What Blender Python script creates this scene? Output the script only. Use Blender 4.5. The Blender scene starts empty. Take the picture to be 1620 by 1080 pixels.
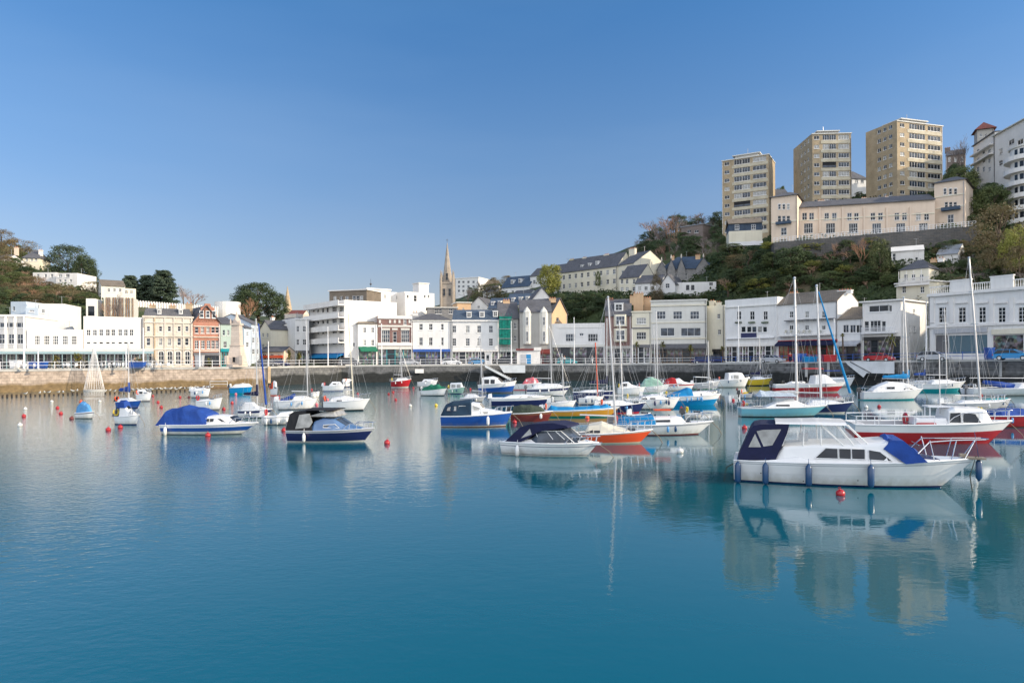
import bpy, math, random
import numpy as np
from mathutils import Vector, Matrix
R=math.radians; sin=math.sin; cos=math.cos; pi=math.pi
rnd=random.Random(7)
scene=bpy.context.scene
COL=scene.collection
V3=Vector
# ---------- camera model: photo pixels (1620x1080) -> world ----------
F=1080.0; CZ=4.5; TH=R(.32); HY=568.0
CAM=V3((0,0,CZ))
def ray(px,py):
    xc=(px-810)/F; yc=(HY-py)/F
    return V3((xc*cos(TH)+yc*sin(TH),1,-xc*sin(TH)+yc*cos(TH)))
def P(px,py,Y): return CAM+ray(px,py)*Y
def WY(px,py):
    return CZ/-ray(px,py).z
def WP(px,py): return P(px,py,WY(px,py))
def interp(x,tab):
    if x<=tab[0][0]: return tab[0][1]
    for (a,b),(c,d) in zip(tab,tab[1:]):
        if x<=c: return b+(d-b)*(x-a)/(c-a)
    return tab[-1][1]
def gq(px): return interp(px,[(0,3.35),(1100,3.45),(1300,3.8),(1620,4.1)])
# ---------- mesh builder ----------
class MB:
    def __init__(s): s.v=[];s.f=[];s.m=[];s.cur=0
    def add(s,vs,fs):
        o=len(s.v); s.v+=[tuple(v) for v in vs]
        for f in fs: s.f.append(tuple(o+i for i in f)); s.m.append(s.cur)
        return s
    def quad(s,a,b,c,d): return s.add([a,b,c,d],[(0,1,2,3)])
    def hexa(s,b,t):
        return s.add(list(b)+list(t),[(3,2,1,0),(4,5,6,7),(0,1,5,4),(1,2,6,5),(2,3,7,6),(3,0,4,7)])
    def box(s,x0,x1,y0,y1,z0,z1):
        return s.hexa([(x0,y0,z0),(x1,y0,z0),(x1,y1,z0),(x0,y1,z0)],[(x0,y0,z1),(x1,y0,z1),(x1,y1,z1),(x0,y1,z1)])
    def slab(s,q,t):
        q=[V3(p) for p in q]; return s.hexa([p-V3((0,0,t)) for p in q],q)
    def prism(s,pts,y0,y1):
        n=len(pts); vs=[(p[0],y0,p[1]) for p in pts]+[(p[0],y1,p[1]) for p in pts]
        return s.add(vs,[tuple(range(n)),tuple(range(2*n-1,n-1,-1))]+[(i,i+n,(i+1)%n+n,(i+1)%n) for i in range(n)])
    def loft(s,rings,closed=True,c0=True,c1=True):
        n=len(rings[0]); vs=[p for r in rings for p in r]; fs=[]
        for i in range(len(rings)-1):
            for j in range(n if closed else n-1):
                k=(j+1)%n; fs.append((i*n+j,i*n+k,(i+1)*n+k,(i+1)*n+j))
        if c0: fs.append(tuple(range(n-1,-1,-1)))
        if c1: fs.append(tuple((len(rings)-1)*n+j for j in range(n)))
        return s.add(vs,fs)
    def tube(s,pts,r,n=5,r1=None):
        pts=[V3(p) for p in pts]; rings=[]
        for i,p in enumerate(pts):
            d=(pts[min(i+1,len(pts)-1)]-pts[max(i-1,0)]).normalized()
            a=d.orthogonal().normalized() if abs(d.z)>.95 else d.cross(V3((0,0,1))).normalized()
            b=d.cross(a); rr=r if r1 is None else r+(r1-r)*i/(len(pts)-1)
            rings.append([p+a*rr*cos(2*pi*k/n)+b*rr*sin(2*pi*k/n) for k in range(n)])
        return s.loft(rings)
    def lathe(s,prof,n=12,c=(0,0,0)):
        rings=[[(c[0]+r*cos(2*pi*k/n),c[1]+r*sin(2*pi*k/n),c[2]+z) for k in range(n)] for r,z in prof]
        return s.loft(rings)
    def ball(s,c,r,n=10,m=6,sz=1,sx=1,sy=1):
        prof=[(max(.001,sin(pi*i/m)),-cos(pi*i/m)) for i in range(m+1)]
        rings=[[(c[0]+r*sx*a*cos(2*pi*k/n),c[1]+r*sy*a*sin(2*pi*k/n),c[2]+r*sz*z) for k in range(n)] for a,z in prof]
        return s.loft(rings)
    def mesh(s,name,mats,smooth=False):
        me=bpy.data.meshes.new(name); me.from_pydata(s.v,[],s.f)
        for m in (mats if isinstance(mats,(list,tuple)) else [mats]): me.materials.append(M[m] if isinstance(m,str) else m)
        if any(s.m): me.polygons.foreach_set('material_index',s.m)
        if smooth: me.polygons.foreach_set('use_smooth',[True]*len(s.f))
        me.update(); return me
    def build(s,name,mats,parent=None,smooth=False,label=None):
        o=bpy.data.objects.new(name,s.mesh(name,mats,smooth)); COL.objects.link(o)
        if parent is not None: o.parent=parent
        if label: o['label']=label
        return o
def link(name,me,parent=None,loc=(0,0,0),rz=0):
    o=bpy.data.objects.new(name,me); COL.objects.link(o); o.location=loc; o.rotation_euler=(0,0,rz)
    if parent is not None: o.parent=parent
    return o
def tag(o,label,cat,group=None,kind=None):
    if label: o['label']=label
    if cat: o['category']=cat
    if group: o['group']=group
    if kind: o['kind']=kind
    return o
def empty(name,label,cat,loc=(0,0,0),rz=0,group=None):
    o=bpy.data.objects.new(name,None); COL.objects.link(o); o.location=loc; o.rotation_euler=(0,0,rz)
    o.empty_display_size=.3
    return tag(o,label,cat,group)
def copy_tree(o,loc,rz=0,sc=None,label=None,group=None,cat=None):
    def cp(a,par):
        c=a.copy(); COL.objects.link(c)
        if par is not None: c.parent=par
        for ch in a.children: cp(ch,c)
        return c
    r=cp(o,None); r.location=loc; r.rotation_euler=(0,0,rz)
    if sc is not None: r.scale=sc
    if label: r['label']=label
    if group: r['group']=group
    if cat: r['category']=cat
    return r
# ---------- materials ----------
M={}
def nm(name,col,rough=.6,metal=0,var=.12,scale=.6,bump=0,bscale=8,spec=None,rand=0,c2=None,coat=0):
    m=bpy.data.materials.new(name); m.use_nodes=True; nt=m.node_tree; b=nt.nodes['Principled BSDF']
    b.inputs['Roughness'].default_value=rough; b.inputs['Metallic'].default_value=metal
    if spec is not None: b.inputs['Specular IOR Level'].default_value=spec
    if coat: b.inputs['Coat Weight'].default_value=coat
    N=nt.nodes.new; L=nt.links.new
    tc=N('ShaderNodeTexCoord'); no=N('ShaderNodeTexNoise'); no.inputs['Scale'].default_value=scale; no.inputs['Detail'].default_value=5
    L(tc.outputs['Object'],no.inputs['Vector'])
    mx=N('ShaderNodeMix'); mx.data_type='RGBA'
    a=list(col)+[1]; c=list(c2 if c2 else [x*(1-2*var) for x in col])+[1]
    mx.inputs['A'].default_value=a; mx.inputs['B'].default_value=c
    ra=N('ShaderNodeMapRange'); ra.inputs['From Min'].default_value=.35; ra.inputs['From Max'].default_value=.72
    L(no.outputs['Fac'],ra.inputs['Value']); L(ra.outputs['Result'],mx.inputs['Factor'])
    out=mx.outputs['Result']
    if rand:
        oi=N('ShaderNodeObjectInfo'); hs=N('ShaderNodeHueSaturation')
        m1=N('ShaderNodeMapRange'); m1.inputs['To Min'].default_value=1-rand; m1.inputs['To Max'].default_value=1+rand
        m2=N('ShaderNodeMapRange'); m2.inputs['To Min'].default_value=.5-rand*.06; m2.inputs['To Max'].default_value=.5+rand*.06
        wn=N('ShaderNodeMath'); wn.operation='FRACT'; w2=N('ShaderNodeMath'); w2.operation='MULTIPLY'; w2.inputs[1].default_value=17.3
        L(oi.outputs['Random'],m1.inputs['Value']); L(oi.outputs['Random'],w2.inputs[0]); L(w2.outputs[0],wn.inputs[0]); L(wn.outputs[0],m2.inputs['Value'])
        L(m1.outputs['Result'],hs.inputs['Value']); L(m2.outputs['Result'],hs.inputs['Hue']); L(out,hs.inputs['Color']); out=hs.outputs['Color']
    L(out,b.inputs['Base Color'])
    if bump:
        n2=N('ShaderNodeTexNoise'); n2.inputs['Scale'].default_value=bscale; n2.inputs['Detail'].default_value=4
        L(tc.outputs['Object'],n2.inputs['Vector']); bp=N('ShaderNodeBump'); bp.inputs['Strength'].default_value=bump; bp.inputs['Distance'].default_value=.1
        L(n2.outputs['Fac'],bp.inputs['Height']); L(bp.outputs['Normal'],b.inputs['Normal'])
    M[name]=m; return m
def streaks(m,amount=.25,scale=(1.2,1.2,.12)):
    """rain streaks and grime on a painted wall"""
    nt=m.node_tree; b=nt.nodes['Principled BSDF']; N=nt.nodes.new; L=nt.links.new
    src=b.inputs['Base Color'].links[0].from_socket
    tc=N('ShaderNodeTexCoord'); mp=N('ShaderNodeMapping'); mp.inputs['Scale'].default_value=scale
    no=N('ShaderNodeTexNoise'); no.inputs['Scale'].default_value=1.6; no.inputs['Detail'].default_value=6
    L(tc.outputs['Object'],mp.inputs['Vector']); L(mp.outputs['Vector'],no.inputs['Vector'])
    ra=N('ShaderNodeMapRange'); ra.inputs['From Min'].default_value=.48; ra.inputs['From Max'].default_value=.75; ra.inputs['To Max'].default_value=amount
    mx=N('ShaderNodeMix'); mx.data_type='RGBA'; mx.blend_type='MULTIPLY'; mx.inputs['B'].default_value=(.55,.5,.42,1)
    L(no.outputs['Fac'],ra.inputs['Value']); L(ra.outputs['Result'],mx.inputs['Factor']); L(src,mx.inputs['A']); L(mx.outputs['Result'],b.inputs['Base Color'])
for n_,c_ in dict(w_white=(.76,.755,.735),w_bright=(.8,.775,.735),w_cream=(.74,.69,.55),w_beige=(.66,.56,.4),w_pink=(.74,.6,.47),w_grey=(.4,.39,.36),
                  w_pale=(.66,.65,.6),w_tan=(.62,.42,.25),w_blue=(.5,.58,.66),w_terr=(.7,.55,.42),w_brownpaint=(.21,.17,.15),w_mint=(.42,.52,.46),w_yell=(.7,.62,.36)).items():
    streaks(nm(n_,c_,.85,var=.06,scale=.4,bump=.1,bscale=3),.16)
def brickmat(name,c1,c2,mortar,sx=.0,scale=1.0,bw=.45,bh=.15,rough=.9,bump=.3,ms=.02):
    m=bpy.data.materials.new(name); m.use_nodes=True; nt=m.node_tree; b=nt.nodes['Principled BSDF']; b.inputs['Roughness'].default_value=rough
    N=nt.nodes.new; L=nt.links.new
    tc=N('ShaderNodeTexCoord'); sp=N('ShaderNodeSeparateXYZ'); ad=N('ShaderNodeMath'); ad.operation='ADD'; cb=N('ShaderNodeCombineXYZ')
    L(tc.outputs['Object'],sp.inputs[0]); L(sp.outputs[0],ad.inputs[0]); L(sp.outputs[1],ad.inputs[1]); L(ad.outputs[0],cb.inputs[0]); L(sp.outputs[2],cb.inputs[1])
    br=N('ShaderNodeTexBrick'); br.inputs['Scale'].default_value=scale; br.inputs['Brick Width'].default_value=bw; br.inputs['Row Height'].default_value=bh
    br.inputs['Color1'].default_value=(*c1,1); br.inputs['Color2'].default_value=(*c2,1); br.inputs['Mortar'].default_value=(*mortar,1); br.inputs['Mortar Size'].default_value=ms
    L(cb.outputs[0],br.inputs['Vector'])
    no=N('ShaderNodeTexNoise'); no.inputs['Scale'].default_value=.5; no.inputs['Detail'].default_value=6; L(tc.outputs['Object'],no.inputs['Vector'])
    mx=N('ShaderNodeMix'); mx.data_type='RGBA'; mx.blend_type='MULTIPLY'; mx.inputs['B'].default_value=(.74,.73,.71,1)
    ra=N('ShaderNodeMapRange'); ra.inputs['From Min'].default_value=.4; ra.inputs['From Max'].default_value=.75
    L(no.outputs['Fac'],ra.inputs['Value']); L(ra.outputs['Result'],mx.inputs['Factor']); L(br.outputs['Color'],mx.inputs['A']); L(mx.outputs['Result'],b.inputs['Base Color'])
    bp=N('ShaderNodeBump'); bp.inputs['Strength'].default_value=bump; bp.inputs['Distance'].default_value=.03; L(br.outputs['Fac'],bp.inputs['Height']); bp.invert=True; L(bp.outputs['Normal'],b.inputs['Normal'])
    M[name]=m; return m
brickmat('brick_red',(.48,.17,.1),(.4,.13,.08),(.35,.3,.25))
brickmat('brick_dark',(.23,.09,.07),(.17,.07,.06),(.3,.27,.25))
brickmat('brick_buff',(.44,.34,.21),(.38,.29,.18),(.42,.36,.26))
brickmat('brick_bandpale',(.56,.51,.38),(.52,.47,.35),(.55,.5,.4))
brickmat('stone_buff',(.52,.4,.26),(.44,.33,.21),(.3,.25,.2),bw=.9,bh=.4)
brickmat('stone_grey',(.23,.23,.23),(.3,.29,.28),(.15,.15,.15),bw=.8,bh=.35)
brickmat('stone_spire',(.42,.36,.29),(.35,.3,.25),(.25,.22,.19),bw=.9,bh=.4)
brickmat('stone_memorial',(.66,.55,.46),(.6,.5,.42),(.45,.4,.35),bw=.9,bh=.4)
brickmat('stone_pale',(.68,.62,.54),(.62,.56,.48),(.5,.46,.4),bw=.9,bh=.4)
brickmat('stone_dark',(.1,.1,.1),(.14,.13,.12),(.06,.06,.06),bw=.8,bh=.35,bump=.6)
brickmat('slate',(.1,.105,.12),(.14,.14,.15),(.06,.06,.07),bw=.35,bh=.22,bump=.2)
brickmat('slate_blue',(.05,.085,.14),(.07,.11,.17),(.04,.05,.07),bw=.35,bh=.22,bump=.2)
brickmat('slate_brown',(.25,.2,.15),(.2,.17,.13),(.1,.09,.08),bw=.35,bh=.22,bump=.2)
brickmat('tile_red',(.2,.06,.05),(.16,.05,.04),(.12,.04,.03),bw=.35,bh=.25,bump=.2)
nm('frame',(.8,.8,.78),.45,var=.04); nm('frame_dark',(.08,.08,.09),.5)
nm('glass_dark',(.025,.032,.042),.1,var=.3,scale=1.5,spec=.35); nm('glass_mid',(.07,.09,.12),.12,var=.4,scale=1.2,spec=.4)
nm('glass_curt',(.38,.38,.36),.15,var=.25,scale=2.5,spec=.7); nm('glass_warm',(.22,.15,.08),.1,var=.4,scale=1.3,spec=.6)
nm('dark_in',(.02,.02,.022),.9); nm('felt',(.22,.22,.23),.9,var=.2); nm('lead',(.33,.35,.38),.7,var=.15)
nm('white_metal',(.8,.8,.8),.35,var=.04); nm('alu',(.62,.62,.62),.35,metal=.6,var=.08); nm('steel',(.7,.7,.7),.2,metal=.9,var=.05)
nm('wire',(.5,.5,.5),.4,metal=.3); nm('teak',(.33,.27,.2),.6,var=.2,scale=3); nm('wood',(.3,.17,.08),.6,var=.25,scale=3); nm('pile',(.06,.045,.035),.9,var=.3,scale=3,bump=.5)
nm('concrete',(.5,.49,.46),.9,var=.15,bump=.3); nm('concrete_white',(.72,.73,.73),.85,var=.12,bump=.1); nm('asphalt',(.06,.06,.06),.9,var=.15,bump=.2,scale=2); nm('paving',(.32,.3,.28),.9,var=.12)
nm('pot',(.45,.17,.09),.8); nm('rope',(.25,.2,.14),.9); nm('rubber',(.02,.02,.02),.7); nm('algae_rope',(.05,.05,.03),.9)
PAL=dict(navy=(.012,.018,.09),blue=(.015,.085,.36),sky=(.1,.32,.62),cyan=(.0,.22,.5),teal=(.0,.25,.28),green=(.01,.16,.09),red=(.42,.016,.02),orange=(.75,.09,.02),
 ochre=(.62,.3,.03),yellow=(.7,.5,.03),white=(.8,.8,.79),cream=(.75,.69,.55),grey=(.45,.46,.48),dgrey=(.12,.12,.13),black=(.015,.015,.018),maroon=(.16,.025,.02),aqua=(.16,.43,.52),pink=(.7,.15,.18),shutter=(.09,.16,.2),dteal=(.008,.035,.07),haze_blue=(.1,.19,.36),fend=(.015,.06,.15),post=(.28,.4,.43),brown=(.2,.08,.04),lgreen=(.3,.5,.4))
for k,c in PAL.items():
    nm('g_'+k,c,.28,var=.05,scale=1.2,coat=.25,bump=.02,bscale=2)       # gelcoat / gloss paint
    nm('c_'+k,(.006,.009,.05) if k=='navy' else ((.01,.06,.3) if k=='blue' else c),.85,var=.14,scale=2.5,bump=.5,bscale=2.2)                # canvas / matt
for k in ('g_white','g_cream','g_grey','g_blue','g_aqua'):   # weed and scum line just above the water
    nt=M[k].node_tree; b=nt.nodes['Principled BSDF']; N=nt.nodes.new; L=nt.links.new; src=b.inputs['Base Color'].links[0].from_socket
    tc=N('ShaderNodeTexCoord'); sp=N('ShaderNodeSeparateXYZ'); L(tc.outputs['Object'],sp.inputs[0]); mpp=N('ShaderNodeMapping'); mpp.inputs['Scale'].default_value=(3,3,.7); L(tc.outputs['Object'],mpp.inputs['Vector'])
    no=N('ShaderNodeTexNoise'); no.inputs['Scale'].default_value=1.5; no.inputs['Detail'].default_value=6; L(mpp.outputs['Vector'],no.inputs['Vector'])
    ma=N('ShaderNodeMath'); ma.operation='MULTIPLY_ADD'; ma.inputs[1].default_value=-.45; L(no.outputs['Fac'],ma.inputs[0]); L(sp.outputs[2],ma.inputs[2])
    ra=N('ShaderNodeMapRange'); ra.inputs['From Min'].default_value=-.22; ra.inputs['From Max'].default_value=.12; ra.inputs['To Min'].default_value=.5; ra.inputs['To Max'].default_value=0; L(ma.outputs[0],ra.inputs['Value'])
    mx=N('ShaderNodeMix'); mx.data_type='RGBA'; mx.inputs['B'].default_value=(.22,.2,.1,1); L(ra.outputs['Result'],mx.inputs['Factor']); L(src,mx.inputs['A']); L(mx.outputs['Result'],b.inputs['Base Color'])
m=bpy.data.materials.new('clear'); m.use_nodes=True; nt=m.node_tree; b=nt.nodes['Principled BSDF']; b.inputs['Base Color'].default_value=(.7,.74,.76,1); b.inputs['Roughness'].default_value=.12; b.inputs['Alpha'].default_value=.3; M['clear']=m
m=bpy.data.materials.new('shop_glass'); m.use_nodes=True; nt=m.node_tree; b=nt.nodes['Principled BSDF']; b.inputs['Roughness'].default_value=.12
N=nt.nodes.new; L=nt.links.new; tc=N('ShaderNodeTexCoord'); vo=N('ShaderNodeTexVoronoi'); vo.inputs['Scale'].default_value=1.9; vo.distance='CHEBYCHEV'; vo.inputs['Randomness'].default_value=.7; L(tc.outputs['Object'],vo.inputs['Vector'])
hs=N('ShaderNodeHueSaturation'); hs.inputs['Saturation'].default_value=.38; hs.inputs['Value'].default_value=.28; L(vo.outputs['Color'],hs.inputs['Color'])
mp=N('ShaderNodeMix'); mp.data_type='RGBA'; mp.inputs['B'].default_value=(.03,.03,.035,1); no=N('ShaderNodeTexNoise'); no.inputs['Scale'].default_value=.9; L(tc.outputs['Object'],no.inputs['Vector'])
ra=N('ShaderNodeMapRange'); ra.inputs['From Min'].default_value=.42; ra.inputs['From Max'].default_value=.58; L(no.outputs['Fac'],ra.inputs['Value']); L(ra.outputs['Result'],mp.inputs['Factor']); L(hs.outputs['Color'],mp.inputs['A']); L(mp.outputs['Result'],b.inputs['Base Color']); M['shop_glass']=m
# leaves
def leafmat(name,c,c2,tr=.25):
    m=nm(name,c,.6,var=.3,scale=.9,rand=.22,c2=c2,spec=.3); nt=m.node_tree; b=nt.nodes['Principled BSDF']; out=nt.nodes['Material Output']
    t=nt.nodes.new('ShaderNodeBsdfTranslucent'); src=b.inputs['Base Color'].links[0].from_socket; nt.links.new(src,t.inputs['Color'])
    mx=nt.nodes.new('ShaderNodeMixShader'); mx.inputs[0].default_value=tr; nt.links.new(b.outputs[0],mx.inputs[1]); nt.links.new(t.outputs[0],mx.inputs[2]); nt.links.new(mx.outputs[0],out.inputs['Surface'])
leafmat('lf_dark',(.1,.14,.06),(.04,.065,.03)); leafmat('lf_mid',(.15,.18,.065),(.06,.09,.035)); leafmat('lf_yel',(.27,.27,.06),(.11,.13,.035)); leafmat('lf_pine',(.09,.125,.075),(.035,.055,.04))
leafmat('lf_oliv',(.24,.19,.1),(.12,.1,.05)); leafmat('lf_palm',(.22,.19,.04),(.09,.1,.03)); leafmat('lf_ivy',(.06,.09,.03),(.03,.045,.02))
nm('bark',(.13,.09,.06),.9,var=.25,scale=3); nm('twig_brown',(.34,.22,.15),.9,var=.2,scale=2,rand=.2); nm('twig_grey',(.25,.21,.19),.9,var=.2,rand=.2); nm('twig_pink',(.4,.22,.13),.9,var=.2)
# ---------- camera, sun, sky ----------
cam=bpy.data.cameras.new('camera'); co=bpy.data.objects.new('camera',cam); COL.objects.link(co); scene.camera=co
cam.sensor_width=36; cam.lens=F/1620*36; cam.shift_y=(HY-540)/1620; cam.clip_end=3000; cam.clip_start=.1
rr=V3((cos(TH),0,-sin(TH))); uu=V3((sin(TH),0,cos(TH))); ff=V3((0,1,0))
mt=Matrix((( rr.x,uu.x,-ff.x,0),(rr.y,uu.y,-ff.y,0),(rr.z,uu.z,-ff.z,CZ),(0,0,0,1))); co.matrix_world=mt
BETA=R(12); EL=R(20)
sd=V3((cos(BETA)*cos(EL),-sin(BETA)*cos(EL),sin(EL)))
sl=bpy.data.lights.new('sun','SUN'); sl.energy=3.7; sl.angle=R(.5); sl.color=(1,.84,.63); so=bpy.data.objects.new('sun',sl); COL.objects.link(so)
so.rotation_euler=sd.to_track_quat('Z','Y').to_euler()
w=bpy.data.worlds.new('World'); scene.world=w; w.use_nodes=True; nt=w.node_tree; bg=nt.nodes['Background']
sk=nt.nodes.new('ShaderNodeTexSky'); sk.sky_type='NISHITA'; sk.sun_disc=False; sk.sun_elevation=EL; sk.sun_rotation=R(90)+BETA
sk.air_density=1.0; sk.dust_density=.9; sk.ozone_density=4.5; sk.altitude=0
N=nt.nodes.new; L=nt.links.new
tc=N('ShaderNodeTexCoord'); sp=N('ShaderNodeSeparateXYZ'); L(tc.outputs['Generated'],sp.inputs[0])
cr=N('ShaderNodeValToRGB'); L(sp.outputs[2],cr.inputs['Fac']); e=cr.color_ramp.elements      # clear winter air: greyer near the horizon, deeper blue overhead
e[0].position=0; e[0].color=(.98,.70,.66,1); e[1].position=.75; e[1].color=(.5,.8,.95,1)
for p_,c_ in ((.135,(.86,.71,.69,1)),(.284,(.76,.80,.83,1)),(.45,(.52,.80,.93,1))): q=e.new(p_); q.color=c_
m1=N('ShaderNodeMix'); m1.data_type='RGBA'; m1.blend_type='MULTIPLY'; m1.inputs['Factor'].default_value=1; nz=N('ShaderNodeTexNoise'); nz.inputs['Scale'].default_value=1.3; nz.inputs['Detail'].default_value=4; mz=N('ShaderNodeMapping'); mz.inputs['Scale'].default_value=(1,1,5); L(tc.outputs['Generated'],mz.inputs['Vector']); L(mz.outputs['Vector'],nz.inputs['Vector'])
rz_=N('ShaderNodeMapRange'); rz_.inputs['From Min'].default_value=.45; rz_.inputs['From Max'].default_value=.8; rz_.inputs['To Max'].default_value=.09; L(nz.outputs['Fac'],rz_.inputs['Value'])
m0=N('ShaderNodeMix'); m0.data_type='RGBA'; m0.inputs['B'].default_value=(4.2,4.5,5,1); L(rz_.outputs[0],m0.inputs['Factor']); L(sk.outputs[0],m0.inputs['A']); L(m0.outputs['Result'],m1.inputs['A']); L(cr.outputs[0],m1.inputs['B'])
# brighter, whiter sky added behind the viewer as fill light on shaded fronts
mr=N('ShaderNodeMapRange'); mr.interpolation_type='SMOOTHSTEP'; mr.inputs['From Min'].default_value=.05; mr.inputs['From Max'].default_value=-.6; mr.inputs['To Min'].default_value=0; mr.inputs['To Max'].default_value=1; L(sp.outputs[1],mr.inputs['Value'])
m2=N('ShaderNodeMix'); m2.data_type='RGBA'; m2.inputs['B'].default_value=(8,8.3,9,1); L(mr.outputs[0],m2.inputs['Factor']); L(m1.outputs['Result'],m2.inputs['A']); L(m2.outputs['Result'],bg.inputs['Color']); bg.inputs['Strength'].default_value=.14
scene.view_settings.view_transform='Standard'; scene.view_settings.look='None'; scene.view_settings.exposure=.55; scene.view_settings.gamma=1
# ---------- terrain ----------
ctl=[]
def cp(px,py,Y): p=P(px,py,Y); ctl.append((p.x,p.y,p.z))
for a in [(1000,466,190),(960,478,180),(900,463,205),(990,462,203),(1080,462,190),(1080,447,200),(1180,398,215),(1190,372,232),(1300,322,212),(1430,312,205),
          (1550,292,215),(1600,332,190),(1620,385,150),(1150,440,185),(1250,404,163),(1400,430,148),(1500,435,138),(1600,445,128),(1250,382,172),(1380,372,172),(1500,358,168),
          (1050,372,262),(1000,400,250),(1130,350,270),(900,432,262),(800,448,300),(740,466,300),(700,492,250),(600,520,280),(450,498,330),(380,502,200),(250,482,190),
          (150,455,190),(100,432,215),(30,405,230),(0,380,260),(-100,345,260),(60,480,150),(200,490,150),(330,498,160),(520,520,250),(830,468,225),(760,490,205),(1250,330,300),(1450,290,290),(1620,262,270),(1700,300,190)]: cp(*a)
BL=[(-125,20),(-112,60),(-100,92),(-84,112),(-65,123),(-55.4,130),(-51,150),(-37,150),(-16,157),(21.8,157),(42.8,150),(45,145),(53,135),(61,125),(69,115),(77,105),(94,84),(112,60),(135,30)]
for a in [(1153,393,189),(1206,393,187),(1415,420,151),(1460,420,148),(1500,422,147),(1420,478,138),(1465,478,133),(1224,382,165),(1260,382,163),(1380,377,161),(1500,361,157),(1142,374,226),(1225,374,222),(868,471,225),(930,471,213),(1000,468,202),(1050,469,186),(1130,467,184),(1090,453,203),
  (1540,293,203),(1600,293,182),(52,453,175),(120,457,173),(36,425,195),(62,425,195),(170,476,165),(200,482,168),(200,492,300),(300,498,300),(150,475,290),(380,506,300),(250,492,240),(300,496,230)]: cp(*a)
for x,y in BL:
    ctl.append((x,y,3.2)); l=math.hypot(x,y); 
    if x<30 : k=13/l; ctl.append((x*(1+k),y*(1+k),4.0))
    else: k=9/l; ctl.append((x*(1+k),y*(1+k),5.0))
ctl+=[(150,115,36),(138,85,31),(190,110,52),(230,60,55),(165,60,38),(150,35,22),(300,120,60),(260,200,66),(-140,80,12),(-190,120,42),(-160,140,34),(-250,180,60),
      (300,420,50),(0,450,22),(-300,420,45),(-120,450,26),(150,450,40),(400,250,55),(-400,200,40)]
cx=np.array(ctl); n=len(cx)
def kern(d): return d
A=np.zeros((n+3,n+3)); D=np.hypot(cx[:,None,0]-cx[None,:,0],cx[:,None,1]-cx[None,:,1]); A[:n,:n]=kern(D)-np.eye(n)*.3
A[:n,n]=1; A[:n,n+1:]=cx[:,:2]; A[n,:n]=1; A[n+1:,:n]=cx[:,:2].T
wts=np.linalg.solve(A,np.concatenate([cx[:,2],[0,0,0]]))
def tz(x,y):
    d=np.hypot(cx[:,0]-x,cx[:,1]-y); return max(2.9,float(kern(d)@wts[:n]+wts[n]+wts[n+1]*x+wts[n+2]*y))
def polar(tab):
    t=sorted((math.atan2(x,y),x,y) for x,y in tab)
    def f(a):
        if a<=t[0][0]: return math.hypot(t[0][1],t[0][2])
        for p,q in zip(t,t[1:]):
            if a<=q[0]:
                # intersect ray with segment
                dx,dy=sin(a),cos(a); ex,ey=q[1]-p[1],q[2]-p[2]; den=dx*ey-dy*ex
                return (p[1]*ey-p[2]*ex)/den
        return math.hypot(t[-1][1],t[-1][2])
    return f
rB=polar(BL)
EW=[(-119,15),(-106,50),(-94,82),(-75,100),(-59,112),(-43.3,121),(-34,136),(0,141),(30,138.5),(36.5,136.5),(60,107.5),(70,95),(94,65),(125,26)]
rE=polar(EW)
nh=bpy.data.materials.new('hill_ground'); nh.use_nodes=True; nt=nh.node_tree; b=nt.nodes['Principled BSDF']; b.inputs['Roughness'].default_value=1
N=nt.nodes.new; L=nt.links.new; tc=N('ShaderNodeTexCoord'); no=N('ShaderNodeTexNoise'); no.inputs['Scale'].default_value=.12; no.inputs['Detail'].default_value=8
L(tc.outputs['Object'],no.inputs['Vector']); cr=N('ShaderNodeValToRGB'); L(no.outputs['Fac'],cr.inputs['Fac'])
e=cr.color_ramp.elements; e[0].position=.35; e[0].color=(.025,.045,.015,1); e[1].position=.7; e[1].color=(.12,.1,.06,1); e2=e.new(.52); e2.color=(.055,.075,.025,1)
L(cr.outputs[0],b.inputs['Base Color']); n2=N('ShaderNodeTexNoise'); n2.inputs['Scale'].default_value=1.2; n2.inputs['Detail'].default_value=6; L(tc.outputs['Object'],n2.inputs['Vector'])
bp=N('ShaderNodeBump'); bp.inputs['Strength'].default_value=.9; bp.inputs['Distance'].default_value=.8; L(n2.outputs['Fac'],bp.inputs['Height']); L(bp.outputs['Normal'],b.inputs['Normal']); M['hill_ground']=nh
mb=MB(); na=260; nr=90; A0=R(-72); A1=R(76)
rings=[]
for i in range(na+1):
    a=A0+(A1-A0)*i/na; r0=rB(a)+1.0; row=[]
    for j in range(nr+1):
        q=j/nr; r=r0+(620-r0)*q**2.0
        x,y=r*sin(a),r*cos(a); z=tz(x,y)
        f=min(1,j/3); z=3.2*(1-f)+z*f if j<3 else z
        z+= (rnd.random()-.5)*.5*f
        row.append((x,y,z))
    rings.append(row)
mb.loft(rings,closed=False,c0=False,c1=False)
tag(mb.build('hill','hill_ground',smooth=True),'wooded hillside rising behind the harbour buildings',None,kind='structure')
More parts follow.
